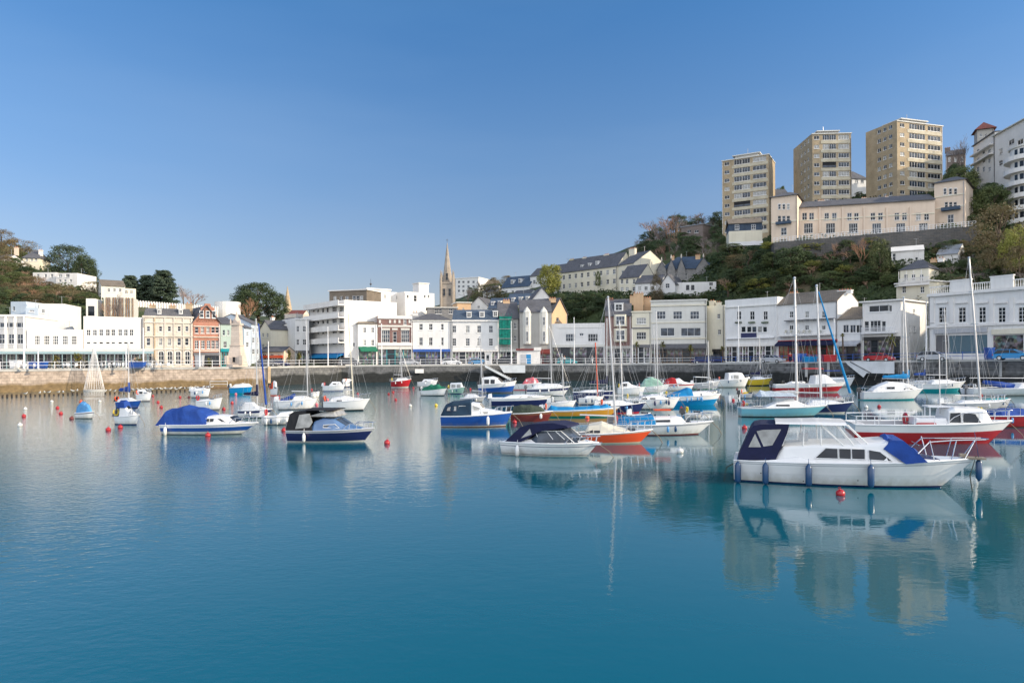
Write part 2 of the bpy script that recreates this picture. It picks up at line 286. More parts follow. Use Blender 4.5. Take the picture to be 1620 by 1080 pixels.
# quay strip: promenade, kerb, road, pavement
def strip(name,mat,f0,f1,dz,label,th=.4):
    mb=MB(); rings=[]
    for i in range(181):
        a=A0+(A1-A0)*i/180; e=rE(a); bb=rB(a)+1.2; px=810+F*math.tan(a); z=gq(px)+dz
        r0=e+(bb-e)*f0; r1=e+(bb-e)*f1
        rings.append([(r0*sin(a),r0*cos(a),z-th),(r0*sin(a),r0*cos(a),z),(r1*sin(a),r1*cos(a),z),(r1*sin(a),r1*cos(a),z-th)])
    mb.loft(rings); return tag(mb.build(name,mat),label,None,kind='structure')
strip('promenade','paving',.003,.3,0,'paved harbourside promenade behind the railings')
strip('road','asphalt',.3,.7,-.12,'asphalt harbour road where the cars are parked')
strip('pavement','paving',.7,1,0,'pavement in front of the shops')
strip('road_marking','white_metal',.497,.503,-.115,'white centre line on the harbour road',.004)
# quay wall material: stone courses, pale top, dark weed band at the tide line
def quaymat(name,c1,c2,mort,weed,zt):
    m=brickmat(name,c1,c2,mort,bw=.9,bh=.42,bump=.6,ms=.03); nt=m.node_tree; b=nt.nodes['Principled BSDF']; N=nt.nodes.new; L=nt.links.new
    src=b.inputs['Base Color'].links[0].from_socket; tc=N('ShaderNodeTexCoord'); sp=N('ShaderNodeSeparateXYZ'); L(tc.outputs['Object'],sp.inputs[0])
    no=N('ShaderNodeTexNoise'); no.inputs['Scale'].default_value=.35; no.inputs['Detail'].default_value=6; L(tc.outputs['Object'],no.inputs['Vector'])
    ma=N('ShaderNodeMath'); ma.operation='MULTIPLY_ADD'; ma.inputs[1].default_value=1.6; L(no.outputs['Fac'],ma.inputs[0]); L(sp.outputs[2],ma.inputs[2])
    ra=N('ShaderNodeMapRange'); ra.inputs['From Min'].default_value=zt+.8-.2; ra.inputs['From Max'].default_value=zt+.8+.25; ra.inputs['To Min'].default_value=.92; ra.inputs['To Max'].default_value=0
    L(ma.outputs[0],ra.inputs['Value']); mx=N('ShaderNodeMix'); mx.data_type='RGBA'; mx.inputs['B'].default_value=(*weed,1); L(ra.outputs['Result'],mx.inputs['Factor']); L(src,mx.inputs['A']); L(mx.outputs['Result'],b.inputs['Base Color'])
    n3=N('ShaderNodeTexNoise'); n3.inputs['Scale'].default_value=1.7; n3.inputs['Detail'].default_value=8; L(tc.outputs['Object'],n3.inputs['Vector'])
    r3=N('ShaderNodeMapRange'); r3.inputs['From Min'].default_value=.3; r3.inputs['From Max'].default_value=.7; r3.inputs['To Min'].default_value=.62; r3.inputs['To Max'].default_value=1.15; L(n3.outputs['Fac'],r3.inputs['Value'])
    m4=N('ShaderNodeMix'); m4.data_type='RGBA'; m4.blend_type='MULTIPLY'; m4.inputs['Factor'].default_value=1; L(mx.outputs['Result'],m4.inputs['A']); L(r3.outputs['Result'],m4.inputs['B']); L(m4.outputs['Result'],b.inputs['Base Color'])
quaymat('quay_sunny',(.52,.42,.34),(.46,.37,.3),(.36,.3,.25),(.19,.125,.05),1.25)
quaymat('quay_shade',(.2,.2,.195),(.14,.14,.145),(.09,.09,.09),(.012,.014,.013),1.85)  # darker copy for the shadowed stretches, shade put into the stone colour
def wallsec(pts,mat,label):
    root=empty('harbour_wall',label,'harbour wall')
    mb=MB(); rings=[]; cpg=[]
    fine=[]
    for (x0,y0),(x1,y1) in zip(pts,pts[1:]):
        n=max(1,int(math.hypot(x1-x0,y1-y0)/3))
        fine+=[(x0+(x1-x0)*k/n,y0+(y1-y0)*k/n) for k in range(n)]
    fine.append(pts[-1])
    for x,y in fine:
        a=math.atan2(x,y); z=gq(810+F*math.tan(a)); l=math.hypot(x,y); ux,uy=x/l,y/l
        rings.append([(x-.25*ux,y-.25*uy,-2.5),(x,y,z-.25),(x+.6*ux,y+.6*uy,z-.25),(x+.9*ux,y+.9*uy,-2.5)])
        cpg.append([(x-.08*ux,y-.08*uy,z-.25),(x-.08*ux,y-.08*uy,z+.06),(x+.75*ux,y+.75*uy,z+.06),(x+.75*ux,y+.75*uy,z-.25)])
    MB().loft(rings).build('wall',mat,root); MB().loft(cpg).build('coping','concrete',root); return root,fine
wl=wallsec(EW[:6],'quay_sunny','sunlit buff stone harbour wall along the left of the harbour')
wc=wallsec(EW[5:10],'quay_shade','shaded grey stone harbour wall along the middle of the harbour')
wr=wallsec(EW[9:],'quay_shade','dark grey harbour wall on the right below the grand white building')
# railings
def railing(fine,mat,label,step):
    root=empty('railing',label,'railing'); mb=MB(); pts=[]
    for x,y in fine:
        a=math.atan2(x,y); l=math.hypot(x,y); pts.append((x*(1+.35/l),y*(1+.35/l),gq(810+F*math.tan(a))+.06))
    for h in (.55,1.05): MB().tube([(p[0],p[1],p[2]+h) for p in pts],.035,4).build('rail',mat,root)
    me=MB().tube([(0,0,0),(0,0,1.08)],.05,5).ball((0,0,1.1),.07,6,4).mesh('post',mat)
    for p in pts[::step][:100]: link('post',me,root,p)
railing(wl[1],'white_metal','white two-bar railing on top of the sunlit left harbour wall',1)
railing(wc[1],'white_metal','pale railing on top of the shaded middle harbour wall',1)
railing(wr[1],'g_blue','blue railing on top of the right harbour wall',1)
# ---------- water ----------
m=bpy.data.materials.new('water'); m.use_nodes=True; nt=m.node_tree; b=nt.nodes['Principled BSDF']; N=nt.nodes.new; L=nt.links.new
b.inputs['Base Color'].default_value=(.0,.1,.14,1); b.inputs['Roughness'].default_value=.0; b.inputs['IOR'].default_value=1.68
tc=N('ShaderNodeTexCoord')
def noi(sx,sy,sc,det):
    mp=N('ShaderNodeMapping'); mp.inputs['Scale'].default_value=(sx,sy,1); L(tc.outputs['Object'],mp.inputs['Vector']); no=N('ShaderNodeTexNoise'); no.inputs['Scale'].default_value=sc; no.inputs['Detail'].default_value=det; L(mp.outputs['Vector'],no.inputs['Vector']); return no.outputs['Fac']
a=noi(1,1.5,4.5,5); c=noi(1,1.3,.45,2); msk=noi(1,1,.035,3)
sp=N('ShaderNodeSeparateXYZ'); L(tc.outputs['Object'],sp.inputs[0])
# rippled water toward the left side of the basin, glassy elsewhere
rx=N('ShaderNodeMapRange'); rx.inputs['From Min'].default_value=-16; rx.inputs['From Max'].default_value=3; rx.inputs['To Min'].default_value=.55; rx.inputs['To Max'].default_value=0; L(sp.outputs[0],rx.inputs['Value'])
rm=N('ShaderNodeMapRange'); rm.inputs['From Min'].default_value=.42; rm.inputs['From Max'].default_value=.62; rm.inputs['To Min'].default_value=.03; rm.inputs['To Max'].default_value=.16; L(msk,rm.inputs['Value'])
ad=N('ShaderNodeMath'); ad.operation='ADD'; L(rx.outputs[0],ad.inputs[0]); L(rm.outputs[0],ad.inputs[1])
b1=N('ShaderNodeBump'); b1.inputs['Distance'].default_value=.02; L(a,b1.inputs['Height']); L(ad.outputs[0],b1.inputs['Strength'])
b2=N('ShaderNodeBump'); b2.inputs['Distance'].default_value=.05; b2.inputs['Strength'].default_value=.06; L(c,b2.inputs['Height']); L(b1.outputs['Normal'],b2.inputs['Normal']); # low swell with crests lying across the basin: stretches the reflections towards the viewer
d_=noi(.85,1.25,1.9,4); mk=noi(1,1,.06,2); rk=N('ShaderNodeMapRange'); rk.inputs['From Min'].default_value=.4; rk.inputs['From Max'].default_value=.62; rk.inputs['To Min'].default_value=.35; rk.inputs['To Max'].default_value=1; L(mk,rk.inputs['Value'])
rx2=N('ShaderNodeMapRange'); rx2.inputs['From Min'].default_value=-12; rx2.inputs['From Max'].default_value=5; rx2.inputs['To Min'].default_value=.32; rx2.inputs['To Max'].default_value=.06; L(sp.outputs[0],rx2.inputs['Value'])
mu=N('ShaderNodeMath'); mu.operation='MULTIPLY'; L(rk.outputs[0],mu.inputs[0]); L(rx2.outputs[0],mu.inputs[1])
b3=N('ShaderNodeBump'); b3.inputs['Distance'].default_value=.07; L(d_,b3.inputs['Height']); L(mu.outputs[0],b3.inputs['Strength']); L(b2.outputs['Normal'],b3.inputs['Normal']); L(b3.outputs['Normal'],b.inputs['Normal'])
M['water']=m
mb=MB(); mb.quad((-400,-200,0),(400,-200,0),(400,175,0),(-400,175,0)); tag(mb.build('water','water'),'calm teal harbour water',None,kind='structure')
mb=MB(); mb.quad((-900,-900,-2.6),(900,-900,-2.6),(900,1500,-2.6),(-900,1500,-2.6)); tag(mb.build('ground','hill_ground'),'land and harbour bed',None,kind='structure')
# ---------- building toolkit ----------
WC={}
def winmesh(w,h,nc,nr,dep,fm,gm,t=.07,arch=False):
    k=(round(w,1),round(h,1),nc,nr,dep,fm,gm,arch)
    if k in WC: return WC[k]
    w,h=max(.3,k[0]),max(.3,k[1]); mb=MB(); a,c=-w/2-.02,w/2+.02; z0,z1=-h/2-.02,h/2+.02; t=min(.08,w*.12); y0,y1=dep-.07,dep+.02
    mb.box(a,a+t,y0,y1,z0,z1); mb.box(c-t,c,y0,y1,z0,z1); mb.box(a+t,c-t,y0,y1,z0,z0+t); mb.box(a+t,c-t,y0,y1,z1-t,z1)
    tm=t*.75
    for i in range(1,nc): x=a+(c-a)*i/nc; mb.box(x-tm/2,x+tm/2,y0+.01,y1-.005,z0+t,z1-t)
    for i in range(1,nr):
        z=z0+(z1-z0)*i/nr
        for j in range(nc):
            xa=a+(c-a)*j/nc+(t if j==0 else tm/2); xb=a+(c-a)*(j+1)/nc-(t if j==nc-1 else tm/2); mb.box(xa,xb,y0+.015,y1-.01,z-tm/2,z+tm/2)
    mb.box(a-.08,c+.08,-.1,-.002,z0-.12,z0-.02)
    if arch:
        n=8; pts=[(w/2*1.12*cos(pi*i/n),h/2-w/2+w/2*1.25*sin(pi*i/n)) for i in range(n+1)]
        for i in range(n):
            p,q=pts[i],pts[i+1]; mb.hexa([(p[0],-.06,p[1]),(q[0],-.06,q[1]),(q[0],0,q[1]),(p[0],0,p[1])],[(p[0]*1.2,-.06,p[1]+.14),(q[0]*1.2,-.06,q[1]+.14),(q[0]*1.2,0,q[1]+.14),(p[0]*1.2,0,p[1]+.14)])
    fr=mb.mesh('window',fm); pn=MB().quad((a,dep,z0),(c,dep,z0),(c,dep,z1),(a,dep,z1)).mesh('pane',gm); WC[k]=(fr,pn); return fr,pn
def facade(mb,O,ux,U,z0,z1,holes,dep):
    O=V3(O); ux=V3(ux); n=ux.cross(V3((0,0,1)))
    hs=[(max(0.02,a),min(U-.02,c),max(z0,d),min(z1-.05,e)) for a,c,d,e in holes]; hs=[h for h in hs if h[1]-h[0]>.05 and h[3]-h[2]>.05]
    xs=sorted(set([0,U]+[h[0] for h in hs]+[h[1] for h in hs])); zs=sorted(set([z0,z1]+[h[2] for h in hs]+[h[3] for h in hs]))
    def p(u,z,d=0): return O+ux*u+V3((0,0,z))-n*d
    for x0,x1 in zip(xs,xs[1:]):
        run=None
        for za,zb in zip(zs,zs[1:]):
            cxm,cz=(x0+x1)/2,(za+zb)/2
            if any(h[0]<cxm<h[1] and h[2]<cz<h[3] for h in hs):
                if run: mb.quad(p(x0,run[0]),p(x1,run[0]),p(x1,run[1]),p(x0,run[1])); run=None
            else: run=(run[0],zb) if run else (za,zb)
        if run: mb.quad(p(x0,run[0]),p(x1,run[0]),p(x1,run[1]),p(x0,run[1]))
    for a,c,d,e in hs:
        mb.quad(p(a,d),p(a,d,dep),p(a,e,dep),p(a,e)); mb.quad(p(c,d,dep),p(c,d),p(c,e),p(c,e,dep))
        mb.quad(p(a,e),p(a,e,dep),p(c,e,dep),p(c,e)); mb.quad(p(a,d,dep),p(a,d),p(c,d),p(c,d,dep))
GL=['glass_dark']*4+['glass_mid']*3+['glass_curt']
class Bld:
    def __init__(s,label,px0,Y0,px1,Y1,yt,D=10,zb=None,wall='w_white',name='building',cat='building',group=None,yb=None):
        s.Y0,s.Y1=Y0,Y1; a=P(px0,yt,Y0); c=P(px1,yt,Y1)
        if zb is None: zb=(P(px0,yb,Y0).z if yb else gq((px0+px1)/2))
        s.O=V3((a.x,a.y,zb)); d=V3((c.x-a.x,c.y-a.y,0)); s.W=d.length; s.ux=d/s.W; s.bk=V3((-s.ux.y,s.ux.x,0)); s.D=D; s.H=a.z-zb; s.wall=wall; s.zb=zb; s.sink=0 if yb is None else 4
        s.rz=math.atan2(s.ux.y,s.ux.x); s.root=empty(name,label,cat,s.O,s.rz,group); s.holes={'f':[],'r':[],'l':[]}; s.wins=[]; s.wm=None; s.px0=px0; s.px1=px1; s.yt=yt
        s.dep=.14; s.front_h=None; s.extra=[]
    def fp(s,px,py,d=0):
        r=ray(px,py); o=s.O+s.bk*d; t=(o-CAM).dot(s.bk)/r.dot(s.bk); p=CAM+r*t; return ((p-s.O).dot(s.ux),p.z-s.zb)
    def rp(s,px,py):
        o=s.O+s.ux*s.W; r=ray(px,py); t=(o-CAM).dot(s.ux)/r.dot(s.ux); p=CAM+r*t; return ((p-s.O).dot(s.bk),p.z-s.zb)
    def lp(s,px,py):
        r=ray(px,py); t=(s.O-CAM).dot(s.ux)/r.dot(s.ux); p=CAM+r*t; return (s.D-(p-s.O).dot(s.bk),p.z-s.zb)
    def hole(s,face,x0,x1,y0,y1):
        f={'f':s.fp,'r':s.rp,'l':s.lp}[face]; cy=(y0+y1)/2; cxm=(x0+x1)/2; a=f(x0,cy)[0]; c=f(x1,cy)[0]; z1=f(cxm,y0)[1]; z0=f(cxm,y1)[1]
        a,c=min(a,c),max(a,c); s.holes[face].append((a,c,z0,z1)); return a,c,z0,z1
    def place(s,face,u,z,name,me,par=None,d=0):
        loc={'f':(u,d,z),'r':(s.W-d,u,z),'l':(d,s.D-u,z)}[face]; return link(name,me,par or s.root,loc,{'f':0,'r':pi/2,'l':-pi/2}[face])
    def winm(s,face,u,z,w,h,nc=2,nr=2,fm='frame',gm=None,arch=False):
        """window given in metres"""
        s.holes[face].append((u-w/2,u+w/2,z-h/2,z+h/2)); fr,pn=winmesh(w,h,nc,nr,s.dep,fm,gm or rnd.choice(GL),arch=arch)
        o=s.place(face,u,z,'window',fr); link('pane',pn,o); return o
    def win(s,face,cx_,cy_,w,h,nc=2,nr=2,fm='frame',gm=None,arch=False):
        f={'f':s.fp,'r':s.rp,'l':s.lp}[face]; a=f(cx_-w/2,cy_)[0]; c=f(cx_+w/2,cy_)[0]; z1=f(cx_,cy_-h/2)[1]; z0=f(cx_,cy_+h/2)[1]
        return s.winm(face,(a+c)/2,(z0+z1)/2,abs(c-a),z1-z0,nc,nr,fm,gm,arch)
    def rows(s,face,lst,**k):
        for cy_,h,xs,w,*st in lst:
            nc,nr=(st[0] if st else (2,2))
            for x in xs: s.win(face,x,cy_,w,h,nc,nr,**k)
    def band(s,name,x0,x1,y0,y1,mat,out=.15,face='f'):
        f={'f':s.fp,'r':s.rp,'l':s.lp}[face]; cy=(y0+y1)/2; a=f(x0,cy)[0]; c=f(x1,cy)[0]; z1=f(x0,y0)[1]; z0=f(x0,y1)[1]; a,c=min(a,c),max(a,c)
        mb=MB()
        if face=='f': mb.box(a,c,-out,.003,z0,z1)
        elif face=='r': mb.box(s.W-.003,s.W+out,a,c,z0,z1)
        else: mb.box(-out,.003,s.D-c,s.D-a,z0,z1)
        return mb.build(name,mat,s.root)
    def shop(s,x0,x1,y0,y1,bays=4,fm='frame',fas='w_white',fy=None,awn=None,ah=.9,gl='shop_glass'):
        """glazed ground floor under a fascia board"""
        a,_=s.fp(x0,y1); c,_=s.fp(x1,y1); z1=s.fp(x0,y0)[1]; z0=.05; a=max(a,.15); c=min(c,s.W-.15); s.holes['f'].append((a,c,z0,z1))
        fh=fy or .55; w=(c-a)/bays
        MB().box(a-.1,c+.1,-.16,-.003,z1-.05,z1+fh).build('fascia',fas,s.root)
        for i in range(bays):
            door=(i%3==1 and bays>2); fr,pn=winmesh(w-.02,z1-z0-.02,1 if door else 2,3 if door else 2,s.dep,fm,gl if not door else 'glass_dark')
            o=s.place('f',a+w*(i+.5),(z0+z1)/2,'door' if door else 'shop_window',fr); link('pane',pn,o)
        if awn:
            mb=MB(); mb.hexa([(a,-1.5,z1-.35),(c,-1.5,z1-.35),(c,-.17,z1+.1),(a,-.17,z1+.1)],[(a,-1.5,z1-.28),(c,-1.5,z1-.28),(c,-.17,z1+.4),(a,-.17,z1+.4)])
            mb.box(a,c,-1.52,-1.46,z1-.6,z1-.29); mb.build('awning',awn,s.root)
    def finish(s,roof='flat',yr=None,rm='slate',par=.5,over=.3,cornice=None,chim=(),hh=None,dorm=(),wallr=None):
        W,D,H=s.W,s.D,s.H; mb=MB(); sk=-s.sink
        facade(mb,(0,0,0),(1,0,0),W,sk,H,s.holes['f'],s.dep); facade(mb,(W,0,0),(0,1,0),D,sk,H,s.holes['r'],s.dep)
        facade(mb,(W,D,0),(-1,0,0),W,sk,H,[],s.dep); facade(mb,(0,D,0),(0,-1,0),D,sk,H,s.holes['l'],s.dep)
        rh=hh
        if yr is not None: rh=s.fp((s.px0+s.px1)/2,yr,D/2 if roof in('gable','hip','pyr') else (1.6 if roof=='mansard' else .2))[1]-H
        rh=rh or 2
        if roof=='gable':
            for x in (0,W):
                sg=[(x,0,H),(x,D,H),(x,D/2,H+rh)]; mb.add(sg,[(0,1,2)] if x else [(2,1,0)])
        if roof=='gablef':
            for y in (0,D):
                sg=[(0,y,H),(W,y,H),(W/2,y,H+rh)]; mb.add(sg,[(0,1,2)])
        if roof=='flat':
            t=.22; mb.quad((0,0,H),(W,0,H),(W-t,t,H),(t,t,H)); mb.quad((W,0,H),(W,D,H),(W-t,D-t,H),(W-t,t,H)); mb.quad((W,D,H),(0,D,H),(t,D-t,H),(W-t,D-t,H)); mb.quad((0,D,H),(0,0,H),(t,t,H),(t,D-t,H))
            q=[(t,t),(W-t,t),(W-t,D-t),(t,D-t)]
            for i in range(4): p,r=q[i],q[(i+1)%4]; mb.quad((p[0],p[1],H),(r[0],r[1],H),(r[0],r[1],H-par),(p[0],p[1],H-par))
        mb.build('wall',s.wall,s.root)
        r=MB(); t=.14
        if roof=='flat': r.box(.23,W-.23,.23,D-.23,H-par-.2,H-par); ro=r.build('roof','felt',s.root)
        elif roof=='slabflat':
            r.box(-over,W+over,-over,D+over,H+.003,H+.25); ro=r.build('roof',rm,s.root)
        elif roof=='gable':
            k=rh/(D/2); o=over; e=.06
            r.slab([(-e,-o,H-o*k+t),(W+e,-o,H-o*k+t),(W+e,D/2,H+rh+t),(-e,D/2,H+rh+t)],t); r.slab([(-e,D/2,H+rh+t),(W+e,D/2,H+rh+t),(W+e,D+o,H-o*k+t),(-e,D+o,H-o*k+t)],t)
            ro=r.build('roof',rm,s.root)
        elif roof=='gablef':
            k=rh/(W/2); o=over
            r.slab([(-o,-o,H-o*k+t),(W/2,-o,H+rh+t),(W/2,D+o,H+rh+t),(-o,D+o,H-o*k+t)],t); r.slab([(W/2,-o,H+rh+t),(W+o,-o,H-o*k+t),(W+o,D+o,H-o*k+t),(W/2,D+o,H+rh+t)],t)
            ro=r.build('roof',rm,s.root)
        elif roof in('hip','pyr'):
            o=over; i=min(D/2,W/2-.01) if roof=='pyr' else min(D/2,W*.4); z=H+.02
            b=[(-o,-o,z),(W+o,-o,z),(W+o,D+o,z),(-o,D+o,z)]; p,q=(i,D/2,H+rh),(W-i,D/2,H+rh)
            r.add(b+[p,q],[(0,1,5,4),(1,2,5),(2,3,4,5),(3,0,4),(3,2,1,0)]); ro=r.build('roof',rm,s.root)
        elif roof=='mansard':
            i=1.5; b=[(.1,.1,H),(W-.1,.1,H),(W-.1,D-.1,H),(.1,D-.1,H)]; tq=[(i*.3,i,H+rh),(W-i*.3,i,H+rh),(W-i*.3,D-i,H+rh),(i*.3,D-i,H+rh)]
            r.hexa(b,tq); ro=r.build('roof',rm,s.root)
        if cornice:
            z=H-.35 if roof=='flat' else H-.3
            mb=MB(); mb.box(-.18,W+.18,-.22,-.003,z,z+.28); mb.box(W+.003,W+.18,-.003,D,z,z+.28); mb.build('cornice',cornice,s.root)
        for (cpx,cpt,cw,*cd) in chim:   # chimneys: centre px, top py, width m
            dd=cd[0] if cd else D/2; u,z=s.fp(cpx,cpt,dd); base={'flat':H-par,'slabflat':H}.get(roof,H+rh*max(0,1-abs(dd-D/2)/(D/2))-.6 if roof!='mansard' else H+rh*.5)
            if roof=='gablef': base=H+.2
            z=max(z,base+1.0); c=MB(); c.box(u-cw/2,u+cw/2,dd-.4,dd+.4,base,z-.45); c.box(u-cw/2-.08,u+cw/2+.08,dd-.48,dd+.48,z-.45,z-.3)
            ch=c.build('chimney',cd[1] if len(cd)>1 else (wallr or s.wall),ro)
            pm=MB(); n=max(1,int(cw/.45))
            for j in range(n): pm.lathe([(.13,0),(.1,.15),(.12,.32)],6,(u-cw/2+cw*(j+.5)/n,dd,z-.3))
            pm.build('chimney_pots','pot',ch) if False else pm.build('chimney_pots','pot',ro)
        for (dpx,dpy,dw,dh) in dorm:    # dormers
            dd=.9 if roof=='mansard' else D*.16; u,z=s.fp(dpx,dpy,dd-.5); w=dw*s.Y0/F; h=dh*s.Y0/F; d=MB(); d.box(u-w/2,u+w/2,dd-.4,dd+1.6,z-h/2,z+h/2); d.slab([(u-w/2-.1,dd-.5,z+h/2+.1),(u+w/2+.1,dd-.5,z+h/2+.1),(u+w/2+.1,dd+1.7,z+h/2+.16),(u-w/2-.1,dd+1.7,z+h/2+.16)],.12)
            do=d.build('dormer','w_white',ro); fr,pn=winmesh(w*.75,h*.75,2,2,0,'frame','glass_dark'); wo=link('window',fr,ro,(u,dd-.43,z)); link('pane',pn,wo) if False else None
            MB().quad((u-w*.33,dd-.45,z-h*.33),(u+w*.33,dd-.45,z-h*.33),(u+w*.33,dd-.45,z+h*.33),(u-w*.33,dd-.45,z+h*.33)).build('pane','glass_dark',ro)
        if H>5 and W>4:
            x=rnd.choice([.18,W-.18,W*.5 if not s.holes['f'] else W-.3]); MB().tube([(x,-.12,.3 if s.sink==0 else -1),(x,-.12,H-.45),(x,-.02,H-.2)],.06,5).build('downpipe',rnd.choice(['frame_dark','white_metal','lead']),s.root)
        if roof in('gable','hip','mansard','flat') and rnd.random()<.55:
            x=W*rnd.uniform(.2,.8); z=H+(rh if roof!='flat' else 0)-.3; m=MB(); m.tube([(x,D/2,z),(x,D/2,z+2.0)],.035,4); m.tube([(x-.5,D/2,z+1.9),(x+.5,D/2,z+1.9)],.02,3)
            for q in range(5): m.tube([(x-.4+q*.2,D/2-.22,z+1.9),(x-.4+q*.2,D/2+.22,z+1.9)],.015,3)
            m.build('aerial','wire',ro)
        s.roof=ro; return s
# ================= LEFT QUAY =================
b=Bld('white modern seafront building with slim white columns at the left edge',-60,112,41,114,497,12,wall='w_bright')
b.rows('f',[(536,15,[-42,-26,-10,5,20,34],12.5,(3,2)),(514,8,[-30,0,27],26,(4,1))],gm='glass_mid')
b.shop(-58,40,560,578,8,gl='shop_glass')
for x in (-34,-12,11,26,40): 
    u,_=b.fp(x,530); MB().box(u-.12,u+.12,-.5,-.26,2.7,b.H-.2).build('column','white_metal',b.root)
b.finish(par=.3,cornice='w_bright')
b=Bld('long low white seafront building with five small-paned windows above the verandah',41.5,114,131,118,520,11,wall='w_bright')
b.rows('f',[(538,14,[59,74,88,103,117],8.5,(3,3))]); b.shop(43,130,560,578,7,gl='shop_glass'); b.finish(par=.6)
b=Bld('white rooftop box set back above the low white seafront building',60,125,102,126,480,8,zb=10,wall='w_bright'); b.win('f',68,492,5,5); b.finish(par=.3)
b=Bld('pale blue-grey rooftop plant room at the far left',17,127,41,127,477,7,zb=10,wall='w_blue'); b.win('f',22,488,3,6,1,2); b.finish(par=.3)
b=Bld('low blue-grey rooftop block beside the set-back white box',40.5,124,60,124.5,487,5,zb=9.5,wall='w_blue'); b.win('f',50,492,8,3,3,1); b.finish(par=.3)
b=Bld('plain white-walled seafront block with two rows of small windows',132,118.5,226,123,500,12,wall='w_bright')
b.rows('f',[(526,9.5,[140,150,160,170.5,179,190,199,208],6.5,(2,2)),(542.5,3.5,[140,150,160,170.5,179,190,199,208],6.5,(1,1))]); b.shop(133,225,560,579,7); b.finish(par=.5)
b=Bld('ornate beige stone building with arched ground floor beside the red brick gable',226.5,123,305,127,499,11,wall='stone_pale')
b.rows('f',[(520,8,[234.7,253.9,267.8,283.3,295.4],5,(1,2)),(540.5,11,[234.7,253.9,267.8,283.3,295.4],5.5,(1,2))]); b.rows('f',[(566,20,[236,254.7,268.6,281.7,296.4],8,(2,3))],arch=True,gm='glass_dark')
for y in (509,531,552): b.band('string_course',227,304.5,y,y+1.5,'stone_pale',.2)
for x in (228,244.5,261,275.5,290,303): b.band('pilaster',x-1,x+1,502,577,'stone_buff' if x==244.5 else 'stone_pale',.14)
b.finish('mansard',yr=488,rm='slate',cornice='stone_pale',chim=[(241,480,1),(273,481,1),(299,478,1.2)],dorm=[(252,493,6,7),(286,493,6,7)],wallr='stone_buff')
b=Bld('red brick house with a curly Dutch gable on the left quay',305.5,127,348,130,509,11,wall='brick_red')
b.rows('f',[(522,9,[311,320,329,337,343.5],5,(1,2)),(545,13,[311,321,330,337,343.5],5.5,(2,3))]); b.rows('f',[(497,9,[321,327.5],4,(1,2))]) if False else None
b.shop(307,347,562,579,3,fas='g_dgrey',fm='frame_dark',gl='glass_dark')
u0,z0=b.fp(310,509); u1,_=b.fp(347,509); uc,zt=b.fp(326,480); g=[(u0,b.H+.002),(u1,b.H+.002)]
for fx,fz in ((.98,.12),(.8,.16),(.78,.42),(.6,.5),(.56,.78),(.3,.84),(.22,1),(-.22,1),(-.3,.84),(-.56,.78),(-.6,.5),(-.78,.42),(-.8,.16),(-.98,.12)): g.append(((u0+u1)/2+fx*(u1-u0)/2,b.H+fz*(zt-b.H)))
MB().prism(g,0,.5).build('gable','brick_red',b.root)
for x in (-1.1,0,1.1):
    fr,pn=winmesh(.7,1.3,1,2,0,'frame','glass_mid'); o=link('window',fr,b.root,((u0+u1)/2+x,-.03,b.H+1.5)); link('pane',pn,o,(0,-.02,0))
for y in (515,532,554): b.band('string_course',306,347.5,y,y+1.5,'stone_pale',.16)
b.finish('gablef',yr=484,rm='slate')
b=Bld('small pale green-white house squeezed between the red brick gable and the stone memorial',348.5,130,366,131,512,10,wall='w_mint'); b.rows('f',[(526,8,[354,361],3.5,(1,2)),(545,10,[356],5,(2,2))]); b.shop(350,365,556,579,2,fm='g_teal',fas='g_teal'); b.finish('gable',yr=503)
# houses along the street going back between the memorial and the hotel
def house(label,px0,Y0,px1,Y1,yt,rows,roof='gable',yr=None,wall='w_white',rm='slate',D=9,shop=None,yb=None,zb=None,chim=(),cor=None,side=None,dorm=(),par=.5,st=None,group=None):
    b=Bld(label,px0,Y0,px1,Y1,yt,D,wall=wall,name='house',cat='house',yb=yb,zb=zb,group=group)
    b.rows('f',rows)
    if side: b.rows(side[0],side[1])
    if shop: b.shop(*shop[:5],**shop[5])
    b.finish(roof,yr=yr,rm=rm,chim=chim,cornice=cor,dorm=dorm,par=par); return b
house('bluish-white shaded house just right of the stone memorial',386,140,397,143,518,[(528,6,[391.5],3),(545,8,[391.5],4)],yr=509,wall='w_blue')
house('tall narrow blue-grey shaded house front behind the leaning blue sail',397.5,146,411,150,512,[(522,6,[401,407],3),(538,8,[401,407],3.5),(556,8,[401,407],4)],yr=502,wall='w_blue')
house('sunlit cream house with a gable facing the harbour left of the hotel',411.5,160,428,158,520,[(530,6,[416,423],3),(548,8,[416,423],3.5)],roof='gablef',yr=507,wall='w_cream')
house('sunlit white house beside the cream gabled house left of the hotel',428.5,165,449,162,515,[(527,6,[433,439,445],3),(542,7,[433,439,445],3)],yr=505,wall='w_bright',chim=[(431,500,.9)])
house('low orange-trimmed shop house behind the small palms left of the hotel',411,152,449,151,556,[(561,3,[418,430,441],5,(2,1))],yr=549,wall='w_terr',D=5,shop=(413,447,566,578,4,dict(fas='g_orange')))
house('grey stone house with a flat roof behind the street left of the hotel',449.5,172,468,170,497,[(507,5,[454,463],3),(522,6,[454,463],3),(538,6,[454,463],3)],roof='flat',wall='stone_pale')
house('narrow white rendered building with bay windows left of the hotel',467,158,489,160,503,[(520,9,[471.5],4),(541,9,[471.5],4),(520,9,[482],5),(541,9,[482],5)],roof='flat',cor='w_white',shop=(468,488,558,577,2,dict(fas='g_dgrey')))
